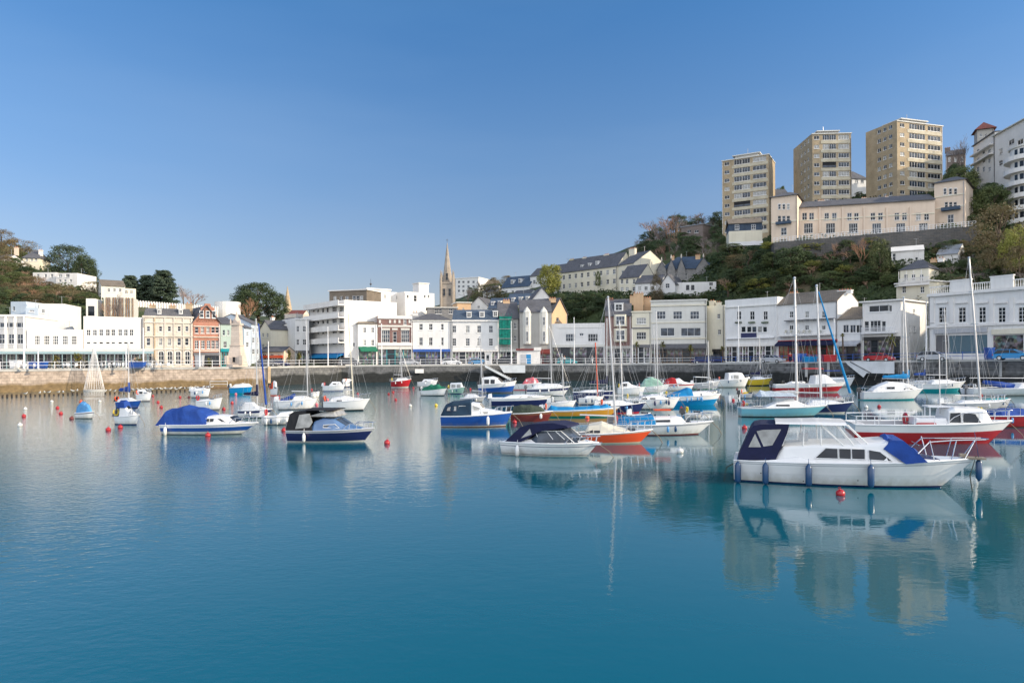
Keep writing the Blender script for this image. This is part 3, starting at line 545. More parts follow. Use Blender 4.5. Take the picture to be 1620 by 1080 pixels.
# white hotel with continuous balconies and mansard penthouse
b=Bld('large white hotel with rows of balconies and a blank sunlit side wall',489.5,165,545,150,485,13,zb=3.4,wall='w_bright',name='hotel',cat='hotel')
b.H=P(545,474,150).z-3.4
for y in (489,507,523.5,541): b.rows('f',[(y+1,8,[496,503,511,518],3.6,(1,2)),(y,8,[529,540],7,(3,2))],gm='glass_dark')
for i in range(4):
    z=[5.4,8.15,10.9,13.65][i]-.3; mb=MB(); mb.box(-.1,b.W+.02,-1.5,-.005,z-.25,z); mb.box(-.1,b.W+.02,-1.5,-1.38,z,z+.95); mb.build('balcony','w_bright',b.root)
b.shop(491,544,563,577,5,fas='g_blue',fm='frame_dark',awn='c_cyan')
b.rows('r',[(545,6,[560],4)]); b.finish(par=.7)
b=Bld('slate-hung mansard penthouse on the roof of the white hotel',521,163,580,160,461,7,zb=16.3,wall='slate_brown'); b.rows('f',[(472,9,[560,566,572],5,(1,2)),(472,7,[530,540,549],5,(2,2))]); b.finish('slabflat',rm='w_bright')
b=Bld('white rooftop block with a flagpole behind the hotel penthouse',580.5,172,618,176,455,9,zb=4,wall='w_bright'); b.rows('f',[(469,5.5,[594,598.5],3.2,(1,2)),(492,6,[598],6,(2,2)),(469,5.5,[609],2.5,(1,2))]); MB().tube([(2,2,b.H-.5),(2,2,b.H+2.5)],.05).ball((2,2,b.H+1.2),.28).build('flagpole','frame_dark',b.root); b.finish(par=.5,cornice='w_bright')
b=Bld('white rendered block with a wide window between hotel and brick building',618.5,178,642,180,462,9,zb=4,wall='w_bright'); b.rows('f',[(470.5,6,[631],8,(3,1)),(492,5,[625],5,(2,1)),(489,7,[636],5,(2,2))]); b.finish(par=.4)
b=Bld('white upper block with a lift tower above the red and white shop building',640,176,687,182,461,9,zb=4,wall='w_bright'); b.rows('f',[(472,10,[657],4.5,(1,2)),(469,5,[645,672,678],3,(1,2))]); u,z=b.fp(667,449,3); 
MB().box(u-1.5,u+1.6,2,5,b.H-.3,z).box(u-1.7,u+1.8,1.8,5.2,z,z+.2).build('lift_tower','w_bright',b.root); b.finish(par=.4)
b=Bld('low brown flat-roofed building between the church and the mansard terrace',676,170,723,171,487,9,zb=4,wall='stone_grey'); b.rows('f',[(492,8,[690,696,713],5.5,(2,2))]); b.finish('slabflat',rm='w_pale')
b=Bld('peach rendered wall building right of the church tower foot',723.5,172,745,173,479,6,zb=4,wall='w_tan'); b.win('f',733,489,3,4); b.finish('slabflat',rm='w_pale')
# ================= CENTRE ROW =================
house('small white two-storey house with a green shopfront next to the hotel',566.5,151,597,153,512,[(522,8,[577,589.6],4.5),(542,9,[577,589.6],4.5)],roof='hip',yr=502,rm='slate_brown',shop=(567,595,552,577,2,dict(fas='g_green',fm='g_green',awn='c_green')))
b=Bld('red and white patterned brick building with three tall white-framed windows over a teal shop',597.5,153,652,155,499,10,wall='brick_dark')
b.rows('f',[(532,19,[610,641],13,(4,3)),(533,17,[624.5],6,(1,3)),(508,11,[640.6],5,(1,2))])
b.band('parapet_band',597.5,652,499,504,'w_bright',.2); b.band('string_course',598,651.5,514,517,'w_pale',.12); b.band('cornice_band',597.5,652,542,547,'w_bright',.25)
for x in (601,617,624.5,632,648): b.band('stone_panel',x-1.6,x+1.6,506,511,'w_pale',.08)
for x in (610,641,624.5): b.band('window_head',x-7 if x!=624.5 else x-4.5,x+7 if x!=624.5 else x+4.5,519,522,'w_pale',.14)
b.shop(598,651,552,577,4,fas='w_pale',fm='g_teal'); b.finish(par=.3,chim=[(662,480,1.2)] and ())
house('white three-storey terrace house over a blue shopfront',652.5,155,714,156.5,506,[(517,9.5,[666,681.5,699],5.8),(540,12.5,[666,681.5,699],5.8)],roof='hip',yr=496,rm='slate',cor='w_pale',D=9,shop=(653,712,556,577,6,dict(fas='g_blue',fm='g_blue')),chim=[(657,492,1.3)])
b=Bld('white three-storey terrace with a blue slate mansard and three dormers',714.5,156.5,789.5,157.5,506,10,wall='w_white'); b.rows('f',[(520.5,11,[718.5,740,758,776.7],6,(2,2)),(541,12,[718.5,740,758,776.7],6,(2,3))])
b.band('cornice_band',714.5,789.5,506,508.5,'w_bright',.3); b.shop(716,788,556,577,7,fas='w_bright'); b.finish('mansard',yr=490,rm='slate_blue',dorm=[(742,498,8,9),(762.5,497.5,8.5,9),(783.8,496.5,8,9)])
b=Bld('grey gabled building wrapped in green scaffold netting',790,157.5,821.5,158,503,10,wall='w_grey'); b.rows('f',[(515,9,[796,806,815],4),(535,9,[815],4)]); b.shop(791,820,556,577,3,fas='w_pale')
u1=b.fp(809,520,-.9)[0]
MB().box(-.1,u1,-1.25,-1.2,b.fp(800,545)[1],b.H+.3).box(-.12,-.08,-1.2,-.1,b.fp(800,545)[1],b.H+.3).build('scaffold_netting','c_teal_net' if 'c_teal_net' in M else nm('c_teal_net',(.0,.22,.17),.9,var=.3,scale=1.5,bump=.6).name,b.root)
for i in range(5): MB().tube([(u1*i/4,-1.32,2.6),(u1*i/4,-1.32,b.H+1)],.03).build('scaffold_pole','c_teal_net',b.root)
for i in range(4): MB().tube([(-.3,-1.35,3.6+i*2.2),(u1+.3,-1.35,3.6+i*2.2)],.05).build('scaffold_pole','wire',b.root)
b.finish('gable',yr=479,rm='slate',chim=[(801,473,1.6,5,'w_tan')])
b=Bld('grey stone house with two pointed white bay windows above a maroon awning',822,157,872.5,157,493,10,wall='w_grey')
b.shop(823,871,556,577,4,fas='g_maroon',fm='g_maroon',awn='c_maroon')
for x in (834,860.5):
    a=b.fp(x-7,520)[0]; c=b.fp(x+7,520)[0]; z0=b.fp(x,544)[1]; z1=b.fp(x,494)[1]; m=MB(); m.hexa([(a,-.003,z0),(a+.6,-.8,z0),(c-.6,-.8,z0),(c,-.003,z0)],[(a,-.003,z1),(a+.6,-.8,z1),(c-.6,-.8,z1),(c,-.003,z1)])
    m.add([(a,-.003,z1),(a+.5,-.85,z1),(c-.5,-.85,z1),(c,-.003,z1),((a+c)/2,-.1,z1+1.3)],[(0,1,4),(1,2,4),(2,3,4)]); m.add([(a,.05,z1),(c,.05,z1),((a+c)/2,.05,z1+1.4)],[(0,1,2)]); bay=m.build('bay_window','w_pale',b.root)
    for zz,hh in ((z0+1.7,2.3),(z0+5.2,1.9)):
        for uu,ww in (((a+c)/2,c-a-1.5),):
            fr,pn=winmesh(ww,hh,2,2,0,'frame','glass_mid'); link('pane',pn,bay,(uu,-.83,zz)); link('frame',fr,bay,(uu,-.83,zz))
for x in (847,852,856): pass
b.finish('gable',yr=475,rm='slate',chim=[(874,470,1.6,5,'w_tan')])
# the tan gable house end, sunlit
house('tan rendered house end catching the sun above the low white shop',873,160,897,166,494,[(505,5,[882],4)],roof='gablef',yr=472,wall='w_tan',D=8)
house('white house with a wide white gable and one window up behind the grey stone house',838,180,876,181,478,[(470,5,[857],7,(2,2))],roof='gablef',yr=455,wall='w_bright',D=9,zb=9)
b=Bld('low wide white two-storey shop with a pale parapet and lattice windows',872.5,157.5,957,155,512,11,wall='w_white'); b.rows('f',[(534,12,[902.5,938],15,(4,2)),(529,4,[920],6,(2,1))]); b.band('parapet_band',882,953.5,512,519,'w_bright',.12); b.shop(874,956,549,577,6,fas='w_pale',fm='frame_dark'); b.finish(par=.5)
b=Bld('narrow brown brick townhouse with white bay windows and a gabled dormer',957,155,999,154,499,10,wall='brick_dark')
b.shop(958,998,551,577,3,fas='w_grey')
for cyw,hw in ((507,19),(530,21)):
    a=b.fp(971,cyw)[0]; c=b.fp(992,cyw)[0]; z0=b.fp(980,cyw+hw/2)[1]; z1=b.fp(980,cyw-hw/2)[1]; bay=MB().hexa([(a,-.003,z0),(a+.4,-.7,z0),(c-.4,-.7,z0),(c,-.003,z0)],[(a,-.003,z1),(a+.4,-.7,z1),(c-.4,-.7,z1),(c,-.003,z1)]).build('bay_window','w_cream',b.root)
    fr,pn=winmesh(c-a-1.1,(z1-z0)*.7,3,2,0,'frame','glass_mid'); link('frame',fr,bay,((a+c)/2,-.73,(z0+z1)/2)); link('pane',pn,bay,((a+c)/2,-.73,(z0+z1)/2))
b.finish('gable',yr=474,rm='slate',dorm=[(979,486,14,13)],chim=[(965,471,1.6,5),(1002,466,1.6,4,'w_tan')])
b=Bld('slim white house with two ornate square windows between brick townhouse and long cream block',999.5,154,1029.5,153,492,10,wall='w_cream'); b.rows('f',[(507.5,10,[1014.6],15,(4,2)),(531,11,[1014.6],15,(4,2))]); b.band('string_course',1000,1029,518,520,'g_dgrey',.15); b.shop(1001,1028,549,576,3,fas='g_dgrey'); b.finish(par=.4,chim=[(1010,462,2.2,4,'w_tan'),(1024,469,1.6,6,'w_tan')],cornice='w_cream')
b=Bld('long cream art deco block with stepped parapet and wide shop awning',1029.5,153,1118,150,475,12,wall='w_pale'); b.rows('f',[(498.5,12,[1046,1072,1099],14,(3,2)),(525,13,[1056],22,(2,1)),(525,13,[1093],31,(3,1))],gm='glass_mid')
b.band('cornice_band',1029.5,1118,483,485,'w_cream',.2); b.band('string_course',1030,1117.5,510,511.5,'w_cream',.12); b.band('string_course',1030,1117.5,535,537,'w_cream',.15)
b.shop(1031,1117,548,574,7,fas='g_dgrey',fm='wood',awn='c_dgrey'); b.finish(par=.5,cornice='w_pale')
b=Bld('sunlit cream side wall house with two small windows left of the white pub',1118.5,152,1146.5,149,484,9,wall='w_tan' if False else 'w_cream'); b.rows('f',[(500,7,[1137],4.5),(525,7,[1138],4.5)]); b.shop(1128,1145,556,573,1,fas='g_black',fm='frame_dark',gl='glass_dark'); b.finish(par=.4,chim=[(1127,474,1.2,3),(1137,476,1,3)])
# ================= VICTORIA PARADE =================
def vY(px): return interp(px,[(1147,144.5),(1230,136),(1325,126.5),(1366,122.5),(1425,117.5),(1468,114),(1620,101.5),(1760,92)])
b=Bld('white harbourside pub with three sash windows, window boxes and a purple-black sign',1147,vY(1147),1230,vY(1230),475,10,wall='w_white',name='pub',cat='pub')
b.rows('f',[(499,13,[1169,1190,1211],7,(2,2)),(521,9,[1176,1185,1193,1202,1210],7,(1,1))]); b.band('sign_board',1173,1197,527,535,'g_navy',.2)
for x in (1169,1190,1211):
    u,z=b.fp(x,509); MB().box(u-.7,u+.7,-.45,-.12,z-.25,z).build('window_box','lf_dark',b.root)
b.band('balcony_rail',1150,1226,535,536.5,'white_metal',.5); b.band('cornice_band',1148,1229.5,486,487.5,'w_pale',.25)
b.shop(1149,1229,548,566,9,fas='w_bright',fm='frame'); u,z=b.fp(1202,471); MB().box(b.fp(1176,471)[0],u,0.02,.3,b.H,z).build('parapet','w_white',b.root); b.finish(par=.5)
b=Bld('white inn with slate roof, blue awning and red shopfront',1230.5,vY(1230),1325,vY(1325),482,8,wall='w_white',name='pub',cat='pub')
b.rows('f',[(497.5,10,[1252,1276.5,1303],6,(2,2)),(518,7,[1252,1276.5,1303],6,(2,1))]); b.band('canopy_ledge',1244,1322,507,508.3,'g_dgrey',.9)
b.band('balcony_floor',1234,1322,530,532.5,'w_bright',1.3)
for x in (1246,1254,1266,1274,1283,1300): 
    u,z=b.fp(x,526); m=MB(); m.box(u-.25,u+.25,-.95,-.5,z-.1,z); m.box(u-.25,u+.25,-.55,-.5,z,z+.5); m.tube([(u,-.7,z-.5),(u,-.7,z-.1)],.06); m.build('balcony_chair','steel',b.root)
b.shop(1232,1324,543,562,6,fas='g_red',fm='g_red',awn='c_navy',gl='glass_warm')
b.finish('gable',yr=463,rm='slate_brown',chim=[(1337,458,2.6,3.5,'w_bright'),(1256,461,1.8,4.5,'w_tan')])
house('low white building with a brown slate roof between inn and modern block',1325.5,vY(1325),1364,vY(1366),505,[(520,12,[1338,1349,1359],9,(2,1))],yr=487,rm='slate_brown',D=9,shop=(1327,1363,543,562,3,dict(fas='w_pale',fm='frame_dark',awn='c_grey')))
b=Bld('modern white two-storey restaurant with a picture window and balcony',1364.5,vY(1366),1425,vY(1425),479,11,wall='w_bright'); b.rows('f',[(488,10,[1391],33,(2,1)),(516,16,[1371,1398],7,(1,2)),(516,18,[1385],17,(3,2))],gm='glass_dark'); b.win('f',1408,488,6,10,1,1)
b.rows('r',[(492,6,[1446],3),(520,9,[1440,1447],3)]); b.shop(1366,1424,538,560,5,fas='g_black',fm='frame_dark')
u0,z0=b.fp(1366,527); u1,z1=b.fp(1420,519); m=MB(); m.box(u0,u1,-1.0,-.005,z0-.15,z0)
for i in range(30): u=u0+.05+(u1-u0-.1)*i/29; m.box(u-.03,u+.03,-.98,-.92,z0,z0+.85)
m.box(u0,u1,-1,-.9,z0+.85,z0+.93); m.build('balcony','white_metal',b.root); b.finish('slabflat',rm='w_bright',over=.5)
b=Bld('grand white classical building with balustraded parapet at the right edge',1468.5,vY(1468),1700,vY(1697),467,14,wall='w_white')
b.H=P(1468.5,465,b.Y0).z-b.zb
b.rows('f',[(498,24,[1491,1522,1554,1585,1617,1648,1680],11.5,(2,4))],gm='glass_dark')
for x in (1475,1506,1538,1569,1601,1632,1664): b.band('pilaster',x-3.4,x+3.4,471,511,'w_bright',.16)
for x in (1491,1522,1554,1585,1617,1648,1680): b.band('window_head',x-9,x+9,478,480.5,'w_bright',.28); b.band('window_sill',x-8,x+8,512,514,'w_bright',.22)
b.band('cornice_band',1468.5,1699,466,470,'w_bright',.45); b.band('string_course',1468.5,1699,515.5,519,'w_bright',.3)
z=b.H; u=0
MB().box(.1,b.W-.1,.1,.3,z+1.0,z+1.15).build('balustrade_rail','w_bright',b.root)
m=MB(); i=0
while .3+i*.33<b.W-.3: m.lathe([(.05,0),(.09,.25),(.04,.6),(.07,1.0)],5,(.3+i*.33,.2,z)); i+=1
m.build('balustrade','w_bright',b.root)
for x0,x1 in ((1503,1536),(1567,1603),(1634,1668)):
    a=b.fp(x0,460)[0]; c=b.fp(x1,460)[0]; MB().box(a,c,-.05,.35,z-.01,z+1.7).box(a-.1,c+.1,-.12,.42,z+1.7,z+1.9).build('parapet_block','w_bright',b.root)
for x0,x1,t in ((1480,1500,'g_dgrey'),(1501,1562,'g_shutter'),(1571,1619,'shop_glass'),(1622,1690,'shop_glass')):
    a,c,zz0,zz1=b.hole('f',x0,x1,530,559); MB().quad((a,.13,zz0),(c,.13,zz0),(c,.13,zz1),(a,.13,zz1)).build('shutter',t,b.root)
b.band('fascia',1479,1563,521,528,'g_grey',.35); b.band('fascia',1570,1692,521,529,'w_cream',.3); b.finish(par=.1)
# veranda house behind
b=Bld('old white house with an ornate wraparound veranda balcony above the harbour buildings',1418,138,1470,132,450,8,wall='w_cream',yb=476,name='house',cat='house'); b.rows('f',[(458,10,[1430,1459],6,(2,2)),(440,8,[],6)])
b.finish('slabflat',rm='w_bright')
b=Bld('upper storey of cream house with steep slate gable behind the veranda',1424,141,1469,137,428,7,wall='w_cream',yb=452,name='house',cat='house'); b.rows('f',[(439,10,[1433,1445,1458],6,(2,2))]); b.finish('hip',yr=412,rm='slate',chim=[(1489,420,1.0,3,'w_bright'),(1477,428,1,3,'w_tan')])
b2=Bld('wooden veranda with white fretwork railings',1416,136,1466,131,436,1.2,wall='w_bright',zb=P(1416,452,136).z,name='veranda',cat='veranda') if False else None
m=MB(); r0=P(1422,451,136.5); r1=P(1470,448,131.5); d=(r1-r0)
for i in range(31): p=r0+d*i/30; m.box(p.x-.04,p.x+.04,p.y-.04,p.y+.04,r0.z,r0.z+1.1)
m.hexa([tuple(r0+V3((0,-.1,-.25))),tuple(r1+V3((0,-.1,-.25))),tuple(r1+V3((0,1.5,-.25))),tuple(r0+V3((0,1.5,-.25)))],[tuple(r0+V3((0,-.1,0))),tuple(V3((r1.x,r1.y-.1,r0.z))),tuple(V3((r1.x,r1.y+1.5,r0.z))),tuple(r0+V3((0,1.5,0)))])
m.tube([tuple(r0+V3((0,0,1.1))),(r1.x,r1.y,r0.z+1.1)],.06); 
for i in range(5): p=r0+d*i/4; m.tube([(p.x,p.y,r0.z),(p.x,p.y,r0.z+2.7)],.06)
tag(m.build('veranda','w_bright'),'white timber veranda railing on the old house above the restaurant','veranda')
# ================= HILLSIDE HOUSES (centre/right) =================
b=Bld('long cream hillside terrace with slate roof, dormers and a tall chimney',887,222,977,206,437,9,wall='w_cream',yb=470,name='terraced_house',cat='terrace')
b.H=P(932,425,213).z-b.zb

for q in range(9):
    u=b.W*(q+.5)/9
    for zz in (1.7,4.6,7.4):
        if b.H>zz+1: b.winm('f',u,b.H-zz,1.0,1.4)
b.finish('gable',yr=407,rm='slate',chim=[(905,411,1.6,4.5,'w_yell'),(960,402,1.8,4.5),(925,408,1.6,4.5)],dorm=[(920,422,5,5),(932,419,5,5),(944,416,5,5)])
b=Bld('grey rendered end section of the hillside terrace with two attic windows',868,226,888,222,431,9,wall='w_grey',yb=470,name='terraced_house',cat='terrace'); b.rows('f',[(446,6,[873,882],4),(459,6,[873,882],4),(437,5,[873,882],4)]); b.finish('gable',yr=420,rm='slate')
b=Bld('cream gabled house with a tall white chimney at the right end of the hillside terrace',977.5,206,1003,200,420,13,wall='w_cream',yb=466,name='house',cat='house'); b.rows('f',[(431,6,[985,994],3.5),(447,7,[985,994],3.5)]); b.rows('r',[(415,5,[1002],2)]) if False else None; b.finish('gable',yr=404,rm='slate',chim=[(1001,392,2.6,5.5)])
b=Bld('pale house with lean-to porches in front of the cream gabled house',980,196,1012,192,440,10,wall='w_cream',yb=466,name='house',cat='house'); b.rows('f',[(445,7,[984,992,1003],4),(457,6,[984,992,1003],5)]); b.finish('gable',yr=421,rm='slate')
b=Bld('white bungalow with a gable facing the harbour on the hillside',1046,186,1068,184,449,9,wall='w_white',yb=468,name='house',cat='house'); b.rows('f',[(452,7,[1056],6)]); b.finish('gablef',yr=434,rm='slate')
b=Bld('long white wing with dark slate roof beside the hillside bungalow',1005,190,1046,187,448,8,wall='w_white',yb=468,name='house',cat='house'); b.rows('f',[(456,6,[1012,1022,1033],5)]); b.finish('gable',yr=436,rm='slate')
b=Bld('low white garden building with two arched openings below the stone villa',1068,186,1133,184,447,5,wall='w_white',yb=465,name='house',cat='house'); b.rows('f',[(455,9,[1088,1096],6,(1,1))],arch=True,gm='glass_dark'); b.rows('f',[(449,5,[1125],6,(2,1))]); b.finish(par=.3)
b=Bld('gothic grey stone villa with steep blue slate roofs and pinnacles',1044,204,1133,200,427,10,wall='stone_grey',yb=452,name='villa',cat='villa')
b.rows('f',[(437,10,[1052,1070,1097,1113,1124],4,(2,2)),(437,10,[1084],6,(3,2))],gm='glass_dark')
for x,w,t in ((1047,7,414),(1062,6,410),(1078,6,409),(1113,12,408)):
    a=b.fp(x-w,430)[0]; c=b.fp(x+w,430)[0]; zt=b.fp(x,t)[1]; g=MB(); g.hexa([(a,-.6,-1),(c,-.6,-1),(c,1,-1),(a,1,-1)],[(a,-.6,b.H),(c,-.6,b.H),(c,1,b.H),(a,1,b.H)]); g.add([(a,-.6,b.H),(c,-.6,b.H),((a+c)/2,-.6,zt)],[(0,1,2)]); g.build('gable','stone_grey',b.root)
    MB().slab([(a-.2,-.8,b.H-.1),((a+c)/2,-.8,zt+.15),((a+c)/2,5,zt+.15),(a-.2,5,b.H-.1)],.12).slab([((a+c)/2,-.8,zt+.15),(c+.2,-.8,b.H-.1),(c+.2,5,b.H-.1),((a+c)/2,5,zt+.15)],.12).build('gable_roof','slate_blue',b.root)
    MB().lathe([(.15,0),(.25,.4),(.05,1.3)],6,((a+c)/2,-.7,zt)).build('finial','stone_pale',b.root)
b.finish('hip',yr=406,rm='slate_blue',chim=[(1064,404,1,4,'w_tan'),(1104,402,1.4,4,'w_tan')])
# centre-back cluster
house('white house with slate roof and two dormers beside the tall green tree',793,255,838,248,455,[(462,5,[801,811,822,832],3.5)],yr=438,rm='slate_blue',yb=472,dorm=[(810,446,5,6),(822,444,5,6)])
house('tall pale house just left of the tall green tree',838.5,250,861,246,437,[(446,6,[845,853],3.5),(459,6,[845,853],3.5)],yr=425,yb=474,wall='w_white')
house('small white gabled house low on the hill right of the church',743,205,771,203,484,[(485,5,[757],4)],roof='gablef',yr=470,yb=498,wall='w_white',rm='slate')
house('dark slate roofed house with pointed dormers behind the mansard terrace',772,195,800,194,488,[(491,4,[780,790],4)],yr=472,yb=500,wall='w_pale',rm='slate_blue',dorm=[(779,480,5,6),(790,479,5,6)])
house('second dark slate house with white dormers behind the scaffolded building',800.5,200,842,198,482,[(486,4,[810,820,831],3.5)],yr=465,yb=500,wall='w_pale',rm='slate_blue',dorm=[(811,474,5,6),(823,473,5,6),(834,472,5,6)])
house('small white house with conservatory window below the dark dormers',776,185,800,184,492,[(494,4,[782,788,794],5)],roof='flat',zb=9,wall='w_white')
b=Bld('distant white apartment block on the skyline right of the church spire',720,330,757,325,440,18,wall='w_white',yb=475,name='apartment_block',cat='apartment block')
for y in (446,453,460): b.rows('f',[(y,3.5,[726,733,741,749],3.5,(2,1))])
b.finish(par=.5,cornice='w_bright')
house('low brown roofed house on the far ridge',762,330,790,330,452,[(456,4,[770,780],3)],yr=444,yb=468,rm='slate_brown',wall='w_cream')
house('small cream cottage with a slate roof above the dark dormered houses',848,228,866,226,462,[(467,4,[853,860],3)],yr=452,yb=478,wall='w_cream')
house('white cottage half hidden by trees right of the church apartment block',764,262,782,260,462,[(466,3.5,[769,777],3)],yr=453,yb=474,wall='w_white')
house('long low white cottage row on the far slope left of the yellow-green tree',806,236,834,232,470,[(474,4,[811,819,827],3)],yr=460,yb=484,wall='w_white')
house('flat roofed timber lodge in the ridge wood above the gothic villa',1078,238,1112,232,360,[(366,4,[1090,1102],6,(2,1))],roof='slabflat',yb=378,wall='w_brownpaint',rm='lead')
# ================= TOWERS =================
def tower(label,px0,Y0,px1,Y1,yt,yb,D,n,side,wall,rows_f,slabs=True):
    b=Bld(label,px0,Y0,px1,Y1,yt,D,wall=wall,yb=yb,name='apartment_block',cat='apartment block')
    H=b.H; fh=2.78; n=int(H/fh); z=H-1.25
    for i in range(n):
        zc=H-1.35-fh*i
        if zc<1: break
        b.winm('f',b.W*.11,zc,1.6,1.1,2,1,gm=rnd.choice(['glass_mid','glass_curt','glass_dark']))
        if i in rows_f: 
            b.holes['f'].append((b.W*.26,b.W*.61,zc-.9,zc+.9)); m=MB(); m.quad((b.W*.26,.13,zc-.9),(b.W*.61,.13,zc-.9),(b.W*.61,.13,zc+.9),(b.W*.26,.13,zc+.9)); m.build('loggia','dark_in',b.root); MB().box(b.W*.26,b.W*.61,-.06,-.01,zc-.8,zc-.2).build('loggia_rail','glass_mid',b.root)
        else:
            for k in range(2): b.winm('f',b.W*(.35+.175*k),zc,b.W*.17,1.55,3,1,gm=rnd.choice(['glass_dark','glass_mid','glass_mid','glass_curt']))
        b.winm('f',b.W*.81,zc,b.W*.28,1.4,4,1,gm=rnd.choice(['glass_dark','glass_mid','glass_curt']))
        MB().box(b.W*.22,b.W*.985,-.09,-.004,zc-1.9,zc-.95).build('spandrel_panel','brick_bandpale',b.root)
        if side:
            for q in ((.2,.38,.56) if D>9 else (.4,)): b.winm(side,(D*(1-q) if side=='l' else D*q) if side=='l' else D*q,zc,1.2,1.1,2,1,gm=rnd.choice(GL))
    MB().box(b.W*.25,b.W*.75,D*.2,D*.7,H-.4,H+1.3).box(b.W*.2,b.W*.8,D*.15,D*.75,H+1.3,H+1.6).build('roof_plant_room','w_pale',b.root)
    MB().tube([(b.W*.5,D*.4,H+1.6),(b.W*.5,D*.4,H+4)],.07,5).build('aerial','wire',b.root)
    b.finish(par=.4,cornice='w_pale'); return b
tower('leftmost and lowest of the three buff brick tower blocks, its right side in the sun',1142,228,1216,220.5,254,374,12,9,None,'brick_buff',(5,))
tower('middle buff brick tower block of the three, with one dark open loggia',1285,208.3,1346.5,207.7,211,330,16,9,'l','brick_buff',(3,))
tower('rightmost and tallest buff brick tower block, its front sunlit and side in shade',1419,198,1491,203,190,315,11.5,9,'l','brick_buff',(8,))
# small blue house
b=Bld('white hillside house with a blue-clad upper floor below the first tower block',1153,190,1206,188,366,9,wall='w_cream',yb=390,name='house',cat='house'); b.rows('f',[(376,10,[1167,1192],6,(2,2))]); 
a=b.fp(1153.5,366)[0]; c=b.fp(1205,366)[0]; zt=b.fp(1180,353)[1]; MB().box(0.03,b.W-.03,.06,8.9,b.H+.01,zt).build('upper_floor','slate_blue',b.root)
for x in (1166,1192): u,z=b.fp(x,359); fr,pn=winmesh(1.1,1.3,2,2,0,'frame','glass_mid'); o=link('window',fr,b.root,(u,.05,z)); link('pane',pn,o,(0,-.02,0))
hh=b.H; b.H=zt; b.holes={'f':[],'r':[],'l':[]}; W,D=b.W,b.D; r=MB(); k=2.2/(D/2); r.slab([(-.2,-.3,zt+.05),(W+.2,-.3,zt+.05),(W+.2,D/2,zt+2.2),(-.2,D/2,zt+2.2)],.14); r.slab([(-.2,D/2,zt+2.2),(W+.2,D/2,zt+2.2),(W+.2,D+.3,zt+.05),(-.2,D+.3,zt+.05)],.14); r.build('roof','slate_brown',b.root)
MB().hexa([(0,0,-5),(W,0,-5),(W,D,-5),(0,D,-5)],[(0,0,hh),(W,0,hh),(W,D,hh),(0,D,hh)]).build('wall','w_cream',b.root); MB().box(0,W,-1.2,-.01,-.1,.1).box(0,W,-1.2,-1.12,.1,1).build('balcony','white_metal',b.root)
# pink terrace
def terr(label,px0,Y0,px1,Y1,yt,yb,D,rows,ar,roof,yr,wall='w_pink',chim=(),rm='slate'):
    b=Bld(label,px0,Y0,px1,Y1,yt,D,wall=wall,yb=yb,name='terraced_house',cat='terrace'); b.rows('f',rows); 
    if ar: b.rows('f',ar,arch=True)
    b.band('string_course',px0+.5,px1-.5,rows[0][0]+6 if rows else yt+20,(rows[0][0] if rows else yt+13)+7.5,'w_cream',.12)
    b.finish(roof,yr=yr,rm=rm,chim=chim,over=.5); return b
b=terr('pink hipped-roof pavilion at the left end of the clifftop terrace',1220,166,1261,163,313,379,11,[(346,9,[1233,1240,1247],5.5,(1,2)),(366,12,[1240],9,(2,2))],[(327,8,[1233,1240,1247],4.5,(1,2))],'hip',305)
b.band('balcony_canopy',1228,1252,352,356,'slate_blue',1.0)
b=terr('long pink two-storey middle range of the clifftop terrace with French windows',1261.5,166,1479,158,328,374,9,[(342.5,11.5,[1273,1284,1308,1320,1344,1355,1381,1393,1419,1431,1453,1466],7.5,(2,2)),(361,15.5,[1279,1314,1350,1387,1425,1461],14,(4,2))],None,'gable',314,chim=[(1299,316,1.6,4.5),(1366,313,1,4.5),(1402,310,.7,4.5)])
for x in (1297,1333,1367,1403,1440): b.band('pilaster',x-1.5,x+1.5,328,369,'w_pink',.3)
b=terr('pink hipped-roof pavilion at the right end of the clifftop terrace',1478,160,1527,156,291,356,12,[(324,9,[1497,1504,1511],5.5,(1,2)),(346,13,[1504],10,(2,2))],[(303,9,[1495,1503.5,1511.5],5,(1,2))],'hip',281)
b.band('balcony_canopy',1490,1520,330,335,'slate_blue',1.2); b.band('string_course',1478.5,1526.5,312,313.5,'w_cream',.15)
# terrace retaining wall + rail
m=MB(); A_=P(1225,384,161); B_=P(1545,358,150); 
rings=[]
for i in range(25):
    p=A_+(B_-A_)*i/24; rings.append([(p.x,p.y,p.z-4),(p.x,p.y,p.z+rnd.random()*.2),(p.x+.1,p.y+2.5,p.z),(p.x+.1,p.y+2.5,p.z-6)])
rw=empty('retaining_wall','dark stone retaining wall below the pink clifftop terrace','retaining wall'); MB().loft(rings).build('wall','stone_dark',rw)
m=MB()
for i in range(61): p=A_+(B_-A_)*i/60; m.box(p.x-.04,p.x+.04,p.y+.2,p.y+.28,p.z,p.z+1.2)
for h in (.3,.75,1.2): m.tube([tuple(A_+V3((0,.24,h))),tuple(B_+V3((0,.24,h)))],.04)
m.build('railing','white_metal',rw)
